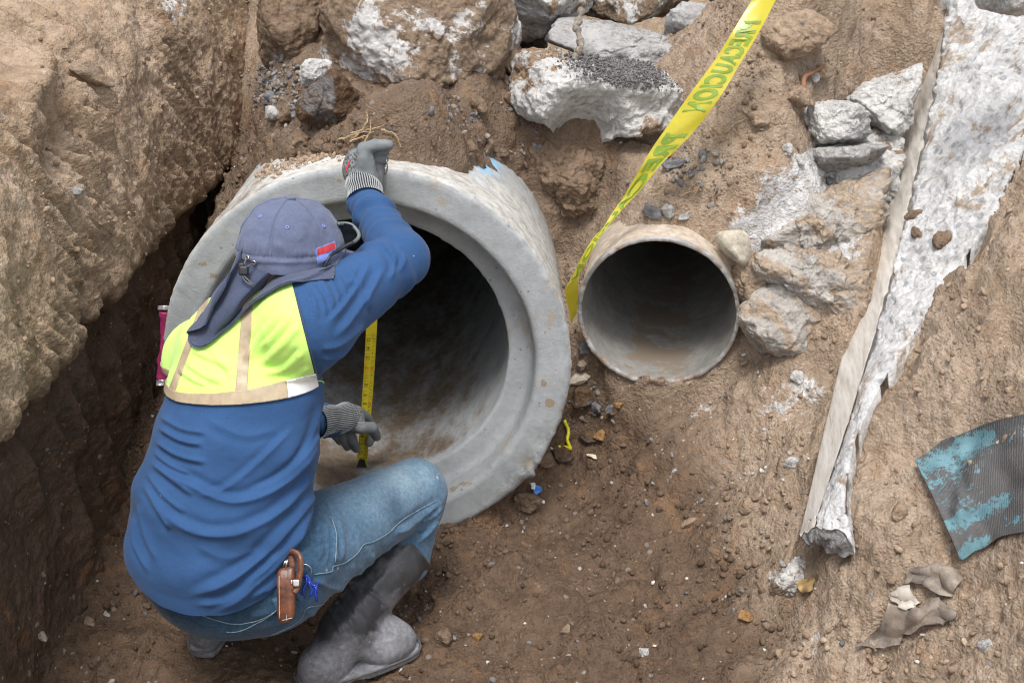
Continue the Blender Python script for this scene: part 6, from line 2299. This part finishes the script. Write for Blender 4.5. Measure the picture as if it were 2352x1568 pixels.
# ------------------------------------------------------------------ cords, roots, twigs
def strand(name, label, cat, pts, r, mat, seed, depth=None, lift=.004, wob=.003, group=None, n=50):
    P = []
    for k in pts:
        if len(k) == 3: P.append(PY(*k))
        else:
            h, _ = gh(k[0], k[1], lift)
            P.append(h if h is not None else PZ(k[0], k[1], .5))
    P = spline(np.array(P), n); P = P + np.stack([fbm(P * 30 + s, 2, seed + s) for s in range(3)], 1) * wob
    rr = np.interp(np.linspace(0, 1, n), [0, .5, 1], r) if isinstance(r, (list, tuple)) else r
    V, F = tube(P, rr, 8)
    o = make_obj(name, V, F, mat); tag(o, label, cat, group)
    return o


P = spline([PT(1334, -30, 3.40), PT(1336, 20, 3.40), PT(1326, 55, 3.39), PT(1332, 95, 3.37), PT(1322, 140, 3.33)], 70)
P = P + np.stack([fbm(P * 26 + s, 3, 20 + s) for s in range(3)], 1) * .010
V, F = tube(P, .0085 + .003 * np.sin(np.linspace(0, 44, 70)), 12)
V = V + np.stack([fbm(V * 60 + s, 2, 30 + s) for s in range(3)], 1) * .002
o = make_obj("muddy_cord", V, F, M['mud_wire']); tag(o, "twisted mud-caked cord hanging down onto the white jagged slab", "cord")
strand("yellow_cord", "short bright yellow cord end curling out beside the lower right pipe rim", "cord", [(1286, 962), (1300, 985), (1304, 1008), (1305, 1030), (1290, 1032), (1272, 1026)], .0045, M['yellow_cord'], 40, wob=.002, lift=.014)
strand("red_root", "reddish brown root sticking out of the soil slope right of the tape", "root", [(1832, 205), (1845, 185), (1862, 160), (1880, 148), (1896, 150)], (.007, .005, .002), M['rust_twig'], 42, lift=.022)
strand("thin_root", "thin pale root on the soil right of the tape's middle", "root", [(1662, 305), (1676, 296), (1690, 286), (1712, 272)], .0016, M['twig'], 43)
strand("thin_root", "thin dry stalk lying on the soil near the lower left of the old pipe's slope", "root", [(1648, 420), (1640, 440), (1645, 470)], .0012, M['twig'], 44)
TW = [[(812, 306), (850, 296), (885, 290)], [(828, 318), (846, 288), (852, 262)], [(818, 330), (846, 322), (862, 312)], [(880, 300), (905, 312), (925, 336)], [(800, 318), (830, 312), (850, 300)], [(836, 336), (850, 300), (858, 280)], [(788, 322), (810, 316), (842, 322)]]
parts = []
for k, tw in enumerate(TW):
    P = []
    for x, y in tw:
        h, _ = gh(x, y, .012 + .004 * (k % 3)); P.append(h if h is not None else PZ(x, y, .93))
    P = spline(np.array(P), 24) + RNG.normal(size=(24, 3)) * .0008
    parts.append(tube(P, np.linspace(.0026, .0008, 24), 6))
V, F = join(parts)
o = make_obj("root_tuft", V, F, M['twig']); tag(o, "tuft of dry tangled roots on the soil left of the raised glove", "roots")
TW = [[(1490, 440), (1510, 432), (1540, 424)], [(1500, 452), (1525, 440), (1550, 436)], [(1585, 438), (1600, 424), (1618, 416)], [(1560, 450), (1590, 440), (1620, 436)], [(1596, 446), (1606, 430), (1612, 410)]]
parts = []
for k, tw in enumerate(TW):
    P = np.array([gh(x, y, .006)[0] for x, y in tw]); parts.append(tube(spline(P, 16) + RNG.normal(size=(16, 3)) * .0006, np.linspace(.0016, .0006, 16), 6))
V, F = join(parts)
o = make_obj("straw_tuft", V, F, M['twig']); tag(o, "wisps of dry straw on the gritty soil above the old pipe", "straw")
crumple("dry_leaf", "pale curled leaf on the trench floor right of the pipe rim", "leaf", [[(1346, 1046), (1358, 1044), (1372, 1048)], [(1350, 1052), (1360, 1052), (1376, 1054)], [(1358, 1056), (1368, 1060), (1374, 1058)]], M['leaf'], 14, .002, .008, 10, 14)

# ------------------------------------------------------------------ single stones one can point at
def stone(label, mat, x, y, wpx, asp=.7, seed=0, cat="stone", name=None, sink=.3, level=4, rough=.8, group=None, k=7):
    h, n = gh(x, y)
    if h is None: return
    t = (h - CAM) @ FW; r = wpx / 2 * t / 3000
    rng = np.random.default_rng(seed + int(x * 7 + y))
    S, F = ico(level)
    acc = np.zeros(len(S))
    for _ in range(11):
        q = rng.normal(size=3); q /= np.linalg.norm(q)
        acc += np.maximum(0, S @ q / rng.uniform(.72, 1.0)) ** k
    acc += (np.abs(S) ** k).sum(1) * .6
    R = acc ** (-1 / k)
    A = np.array([RT, np.cross(n, RT) / (np.linalg.norm(np.cross(n, RT)) + 1e-9), n])
    A[0] = unit(np.cross(A[1], A[2]))
    a = rng.uniform(-.5, .5); ca, sa = math.cos(a), math.sin(a)
    A = np.array([A[0] * ca + A[1] * sa, -A[0] * sa + A[1] * ca, A[2]])
    V = (S * R[:, None]) * [r, r * asp * 1.15, r * asp]
    W = V / r + seed * 5.1 + x * .01
    V = V * (1 + (fbm(W * 1.6, 4, seed) * .16 + fbm(W * 6, 2, seed + 1) * .04)[:, None] * rough)
    V = V @ A + h + n * r * asp * (1 - 2 * sink)
    o = make_obj(name or cat.replace(' ', '_'), V, F, M[mat])
    tag(o, label, cat, group)
    return o


ST_ = [
    ("round brown clod at the far left of the row above the pipe's top left", 'clod', 697, 320, 46, .9, "soil clod"),
    ("brown clod just under the dark angular stone's left corner", 'clod', 672, 268, 50, .7, "soil clod"),
    ("small brown clod sitting on the rim's upper left edge", 'clod', 672, 352, 34, .75, "soil clod"),
    ("flattened clod between the round clod and the root tuft", 'clod', 732, 338, 40, .7, "soil clod"),
    ("squat clod left of the root tuft, touching the flattened clod", 'clod', 756, 345, 36, .6, "soil clod"),
    ("little white stone on the soil left of the dark angular stone", 'white_concrete', 630, 260, 38, .75, "stone"),
    ("grey rectangular stone on the gravel beside the left bank", 'grey_stone', 628, 222, 42, .6, "stone"),
    ("brown clod below the largest block's right end", 'clod', 1088, 240, 44, .8, "soil clod"),
    ("brown clod touching the white jagged slab's left side", 'clod', 1168, 228, 40, .85, "soil clod"),
    ("small brown clod in the gap right of the largest block", 'clod', 1160, 190, 32, .8, "soil clod"),
    ("grey stone lying on the slope just above the big pipe's barrel", 'grey_stone', 1236, 342, 30, .6, "stone"),
    ("grey flat stone pressed into the slope right of the tape", 'grey_stone', 1545, 385, 52, .45, "stone"),
    ("grey stone on the old pipe's soil cover, left of its twin", 'grey_stone', 1505, 490, 46, .5, "stone"),
    ("light grey stone on the old pipe's soil cover, right of its twin", 'grey_concrete', 1535, 482, 36, .8, "stone"),
    ("pale chip of stone above the old pipe's crown", 'grey_concrete', 1570, 498, 34, .4, "stone"),
    ("dark grey stone right of the yellow tape among small gravel", 'grey_stone', 1615, 355, 24, .7, "stone"),
    ("tiny tan stone at the tip of the cream oval stone", 'ochre_stone', 1648, 577, 22, .8, "stone"),
    ("flat brown stone jammed between the two pipes, below the pinkish one", 'cream_stone', 1332, 868, 52, .5, "stone"),
    ("pinkish stone standing between the two pipes", 'mortar', 1340, 838, 24, 1.0, "stone"),
    ("grey stone at the top of the gap between the pipes", 'grey_stone', 1342, 802, 30, .9, "stone"),
    ("black lumpy slag stone between the pipe rims' lower edges", 'dark_stone', 1336, 910, 56, .75, "stone"),
    ("grey stone with a pointed end on the floor below the old pipe", 'grey_stone', 1374, 936, 36, .6, "stone"),
    ("dark round stone beside the pointed grey stone", 'grey_stone', 1404, 936, 22, .8, "stone"),
    ("ochre stone beside the dark round stone under the old pipe", 'ochre_stone', 1420, 930, 22, .6, "stone"),
    ("orange-brown stone chip on the floor right of the black lump", 'ochre_stone', 1382, 998, 26, .8, "stone"),
    ("black lump of tar on the floor right of the yellow cord", 'dark_stone', 1352, 1000, 52, .5, "stone"),
    ("black crusty lump under the yellow cord end", 'dark_stone', 1284, 1040, 48, .8, "stone"),
    ("white stone on the floor between the dry leaf and the kerb", 'white_concrete', 1818, 1062, 36, .6, "stone"),
    ("white stone high on the floor close to the kerb", 'white_concrete', 1832, 862, 30, .8, "stone"),
    ("pale flat stone in the middle of the trench floor's right half", 'dry_clod', 1582, 1204, 50, .4, "stone"),
    ("tan stone right of the pale flat floor stone", 'dry_clod', 1722, 1170, 58, .6, "stone"),
    ("brown stone chip touching the tan stone's left end", 'dry_clod', 1690, 1186, 36, .5, "stone"),
    ("round tan stone below the middle of the trench floor", 'dry_clod', 1302, 1450, 28, .7, "stone"),
    ("ochre nugget on the floor right of the boot's toe", 'ochre_stone', 1100, 1464, 24, .8, "stone"),
    ("white nugget low on the trench floor near the bottom edge", 'white_concrete', 1480, 1500, 24, .9, "stone"),
    ("big brown clod on the floor right of the rubber boot", 'clod', 1022, 1466, 44, .8, "soil clod"),
    ("brick-coloured chip on the floor left of the white-edged lump", 'ochre_stone', 1716, 1416, 36, .6, "stone"),
    ("brown clod under the chipped lower right rim of the big pipe", 'clod', 1212, 1150, 60, .8, "soil clod"),
    ("large dark clod in the shade under the pipe rim", 'clod', 1250, 1060, 50, .7, "soil clod"),
    ("dusty stone bump right of the red root", 'dry_clod', 1890, 168, 40, .9, "stone"),
    ("small white stone right of the red root", 'white_concrete', 1868, 178, 24, .9, "stone"),
    ("brown clod hanging below the red root", 'dry_clod', 1825, 225, 60, .8, "soil clod"),
    ("brown wedge of dry soil left of the pale broken heap", 'dry_clod', 1745, 272, 56, .6, "soil clod"),
    ("crumbly white bit below the brown wedge of dry soil", 'white_concrete', 1806, 342, 24, 1.0, "stone"),
    ("white bit of mortar right of the crumbly white bit", 'white_concrete', 1835, 368, 22, 1.0, "stone"),
    ("brown clod stuck on the kerb's white top, upper one", 'clod', 2100, 492, 34, .6, "soil clod"),
    ("brown clod stuck on the kerb's white top, middle one", 'clod', 2108, 535, 30, .8, "soil clod"),
    ("largest brown clod stuck on the kerb's white top", 'clod', 2165, 558, 58, .6, "soil clod"),
    ("dusty white stone low on the right bank near the bottom edge", 'white_concrete', 2262, 1482, 30, .8, "stone"),
    ("dusty clod above the rubber sheet on the right bank", 'dry_clod', 2070, 1175, 60, .5, "soil clod"),
    ("soil lump on the pipe's shoulder just left of the blue paint", 'clod', 1082, 334, 62, .5, "soil clod"),
    ("small soil lump on the pipe's shoulder above the blue paint", 'clod', 1118, 338, 46, .5, "soil clod"),
    ("soil lump on the pipe's shoulder right of the blue paint", 'clod', 1152, 350, 40, .5, "soil clod"),
    ("flaky stone sticking out of the left bank's upper face", 'dry_clod', 205, 175, 120, .35, "stone"),
    ("pale stone set in the left bank's lit face", 'grey_concrete', 175, 442, 26, .8, "stone"),
    ("pale bone-like chip low on the left bank", 'cream_stone', 92, 1462, 26, .7, "stone"),
    ("tan stone on the dark floor at the bottom left corner", 'dry_clod', 205, 1428, 28, .8, "stone"),
    ("white chip on the dark floor left of the worker", 'white_concrete', 245, 1412, 16, .6, "stone"),
    ("pale chip on the dark floor between the two boots", 'cream_stone', 676, 1500, 18, .4, "stone"),
]
for k, (lab, mt, x, y, w, asp, cat) in enumerate(ST_):
    nm = {"soil clod": "soil_clod", "stone": {'white_concrete': "white_stone", 'grey_stone': "grey_stone", 'grey_concrete': "grey_stone", 'dark_stone': "black_stone", 'ochre_stone': "ochre_stone", 'cream_stone': "tan_stone", 'dry_clod': "tan_stone", 'mortar': "pink_stone"}.get(mt, "stone")}[cat]
    stone(lab, mt, x, y, w, asp, seed=k, cat=cat, name=nm, level=4, k=6 if 'clod' in mt else 9, rough=1.2 if 'clod' in mt else .8)

# ------------------------------------------------------------------ loose stuff nobody could count: crumbs, gravel, lime chips
def scatter(name, label_kind, mat, sampler, count, rmin, rmax, power, seed, lev=1, sink=.25):
    rng = np.random.default_rng(seed)
    S, F0 = ico(lev); S = S.copy(); F0 = np.asarray(F0)
    Vs, Fs_, Ts = [], [], []
    base = 0
    shapes = []
    for k in range(14):
        acc = np.zeros(len(S))
        for _ in range(9):
            q = rng.normal(size=3); q /= np.linalg.norm(q); acc += np.maximum(0, S @ q / rng.uniform(.6, 1)) ** 8
        R = (acc + (np.abs(S) ** 8).sum(1) * .5) ** (-1 / 8)
        shapes.append(S * (R * (1 + .14 * fbm(S * 2.2 + k * 9, 2, k)))[:, None] * rng.uniform([.8, .6, .5], [1.1, 1.0, .85]))
    P, N, W = (*sampler(count, rng), None)[:3]
    if W is None: W = np.zeros(len(P))
    Ms = []
    for q, n, wt in zip(P, N, W):
        r = rmin + (rmax - rmin) * rng.uniform() ** power
        A, _ = np.linalg.qr(rng.normal(size=(3, 3)))
        V = shapes[rng.integers(14)] @ A * r + q + n * r * (.55 - sink)
        Vs.append(V); Fs_.append(F0 + base); base += len(V); Ts.append(np.full(len(V), rng.uniform())); Ms.append(np.full(len(V), wt))
    V = np.concatenate(Vs); F = np.concatenate(Fs_)
    o = make_obj(name, V, F, mat, origin=(0, 0, 0), attrs={"tone": np.concatenate(Ts), "moist": np.concatenate(Ms)}, smooth=lev > 1)
    tag(o, kind="stuff")
    return o


gpr = proj(GP3); gvis = (gpr[:, 0] > -40) & (gpr[:, 0] < 2392) & (gpr[:, 1] > -40) & (gpr[:, 1] < 1608) & (inner > .2)
for ax_, R_ in ((BIG, .47), (SML, .2)):
    d_, r_, _ = ax_.local(GP3); gvis &= ~((d_ > -.005) & (r_ < R_ + .002))


def gsample(weight):
    def f(count, rng):
        w = weight(gpr, GP3) * gvis
        w = w * ((GP3 - CAM) @ FW) ** 0
        i = rng.choice(len(GP3), size=count, p=w / w.sum())
        j = rng.uniform(-.5, .5, (count, 2)) * STEP
        P = GP3[i].copy(); P[:, :2] += j
        return P, GN[i], np.clip(moist[i] * 1.25, 0, 1)
    return f


def bl(p, x, y, rx, ry): return np.exp(-(((p[:, 0] - x) / rx) ** 2 + ((p[:, 1] - y) / ry) ** 2))


clus = sstep(fbm(GP3 * 6, 3, 121), -.15, .45)
clus2 = sstep(fbm(GP3 * 9 + 5, 3, 123), -.05, .4)
floor_w = sstep(GP3[:, 2], .34, .1)
scatter("damp_soil_crumbs", None, M['crumbs'], gsample(lambda p, g: floor_w * (.2 + clus)), 8500, .0014, .011, 11.0, 201, 1)
scatter("dry_soil_crumbs", None, M['crumbs'], gsample(lambda p, g: (1 - floor_w) * (.06 + clus) * (1 - .3 * bank_r) + 2.2 * bl(p, 800, 325, 140, 40) + 1.8 * bl(p, 1000, 322, 110, 30) + .8 * bl(p, 580, 400, 50, 80) + .35 * clus2 * bl(p, 1500, 430, 160, 80)), 9500, .0014, .010, 10.0, 203, 1)
scatter("grey_gravel", None, M['gravel'], gsample(lambda p, g: 1.5 * bl(p, 632, 190, 45, 55) + .6 * bl(p, 690, 235, 45, 45) + 1.2 * bl(p, 1345, 900, 40, 45) + .7 * bl(p, 1370, 950, 50, 30) + .5 * bl(p, 1080, 270, 110, 30) + .5 * bl(p, 1230, 350, 50, 35) + .7 * bl(p, 1600, 370, 60, 50) + .35 * bl(p, 1560, 440, 100, 50)
                                                     + .25 * bl(p, 1330, 770, 25, 60) + .012 * floor_w), 1700, .0018, .011, 3.0, 205, 1)
scatter("lime_chips", None, M['chips'], gsample(lambda p, g: .05 + .5 * bl(p, 1780, 1000, 110, 110) + .35 * bl(p, 1500, 1060, 220, 110) + .5 * bl(p, 1800, 870, 60, 60) + .3 * bl(p, 1650, 500, 160, 60) + .5 * bl(p, 1850, 480, 120, 70) + .05 * floor_w), 1200, .0009, .0065, 7.0, 207, 1)
bpr_ = proj(BV); bvis = (bpr_[:, 0] > -40) & (bpr_[:, 0] < 700) & (bpr_[:, 1] > -40) & (bpr_[:, 1] < 1608)


def bsample(count, rng):
    w = bvis * (.08 + sstep(fbm(BV * 7, 3, 131), -.1, .4)) * (.25 + .75 * (1 - low))
    i = rng.choice(len(BV), size=count, p=w / w.sum())
    return BV[i], BN[i], bm_moist[i]


scatter("bank_crumbs", None, M['crumbs'], bsample, 2200, .0014, .009, 7.0, 209, 1, .45)
# grit heaped on the jagged slab
SLAB = [o for o in bpy.data.objects if o.name.startswith("concrete_slab")][0]
sv_ = np.array([v.co[:] for v in SLAB.data.vertices]) + ORG[SLAB.name]
sF_ = [tuple(p.vertices) for p in SLAB.data.polygons]
ST_T = bvh(sv_, sF_)


def slab_sample(count, rng):
    P, N = [], []
    while len(P) < count:
        x, y = rng.normal(1425, 55), rng.normal(160, 20)
        y += (x - 1425) * .22
        h, n = hit(ST_T, x, y)
        if h is not None and n[2] > .35: P.append(h + n * rng.uniform(0, .006)); N.append(n)
    return np.array(P), np.array(N)


scatter("dark_grit", None, grain_material("dark_grit", [(.10, .097, .098), (.17, .165, .165), (.26, .25, .245)]), slab_sample, 5200, .0010, .0042, 2.5, 211, 1)
# loose soil left on top of the pipe's bell
def bell_sample(count, rng):
    P, N = [], []
    while len(P) < count:
        x, y = rng.uniform(590, 1250), 0
        y = np.interp(x, [600, 700, 850, 1000, 1090, 1150, 1200, 1250], [405, 362, 336, 338, 352, 350, 388, 455]) + rng.normal(0, 8 if x < 1080 else 4)
        if x > 1080 and rng.uniform() < .5: continue
        h, n = hit(PIPE_T, x, y)
        if h is not None: P.append(h); N.append(n)
    return np.array(P), np.array(N)


scatter("pipe_top_crumbs", None, M['crumbs'], bell_sample, 1800, .0014, .009, 4.5, 213, 1)


def shoulder_sample(count, rng):
    P, N = [], []
    while len(P) < count:
        x = rng.uniform(1040, 1215); y = np.interp(x, [1040, 1090, 1150, 1215], [338, 342, 348, 405]) + rng.normal(0, 5)
        h, n = hit(PIPE_T, x, y)
        if h is not None: P.append(h); N.append(n)
    return np.array(P), np.array(N), np.full(count, .55)


scatter("pipe_shoulder_crumbs", None, M['crumbs'], shoulder_sample, 420, .002, .011, 2.0, 215, 2, .35)
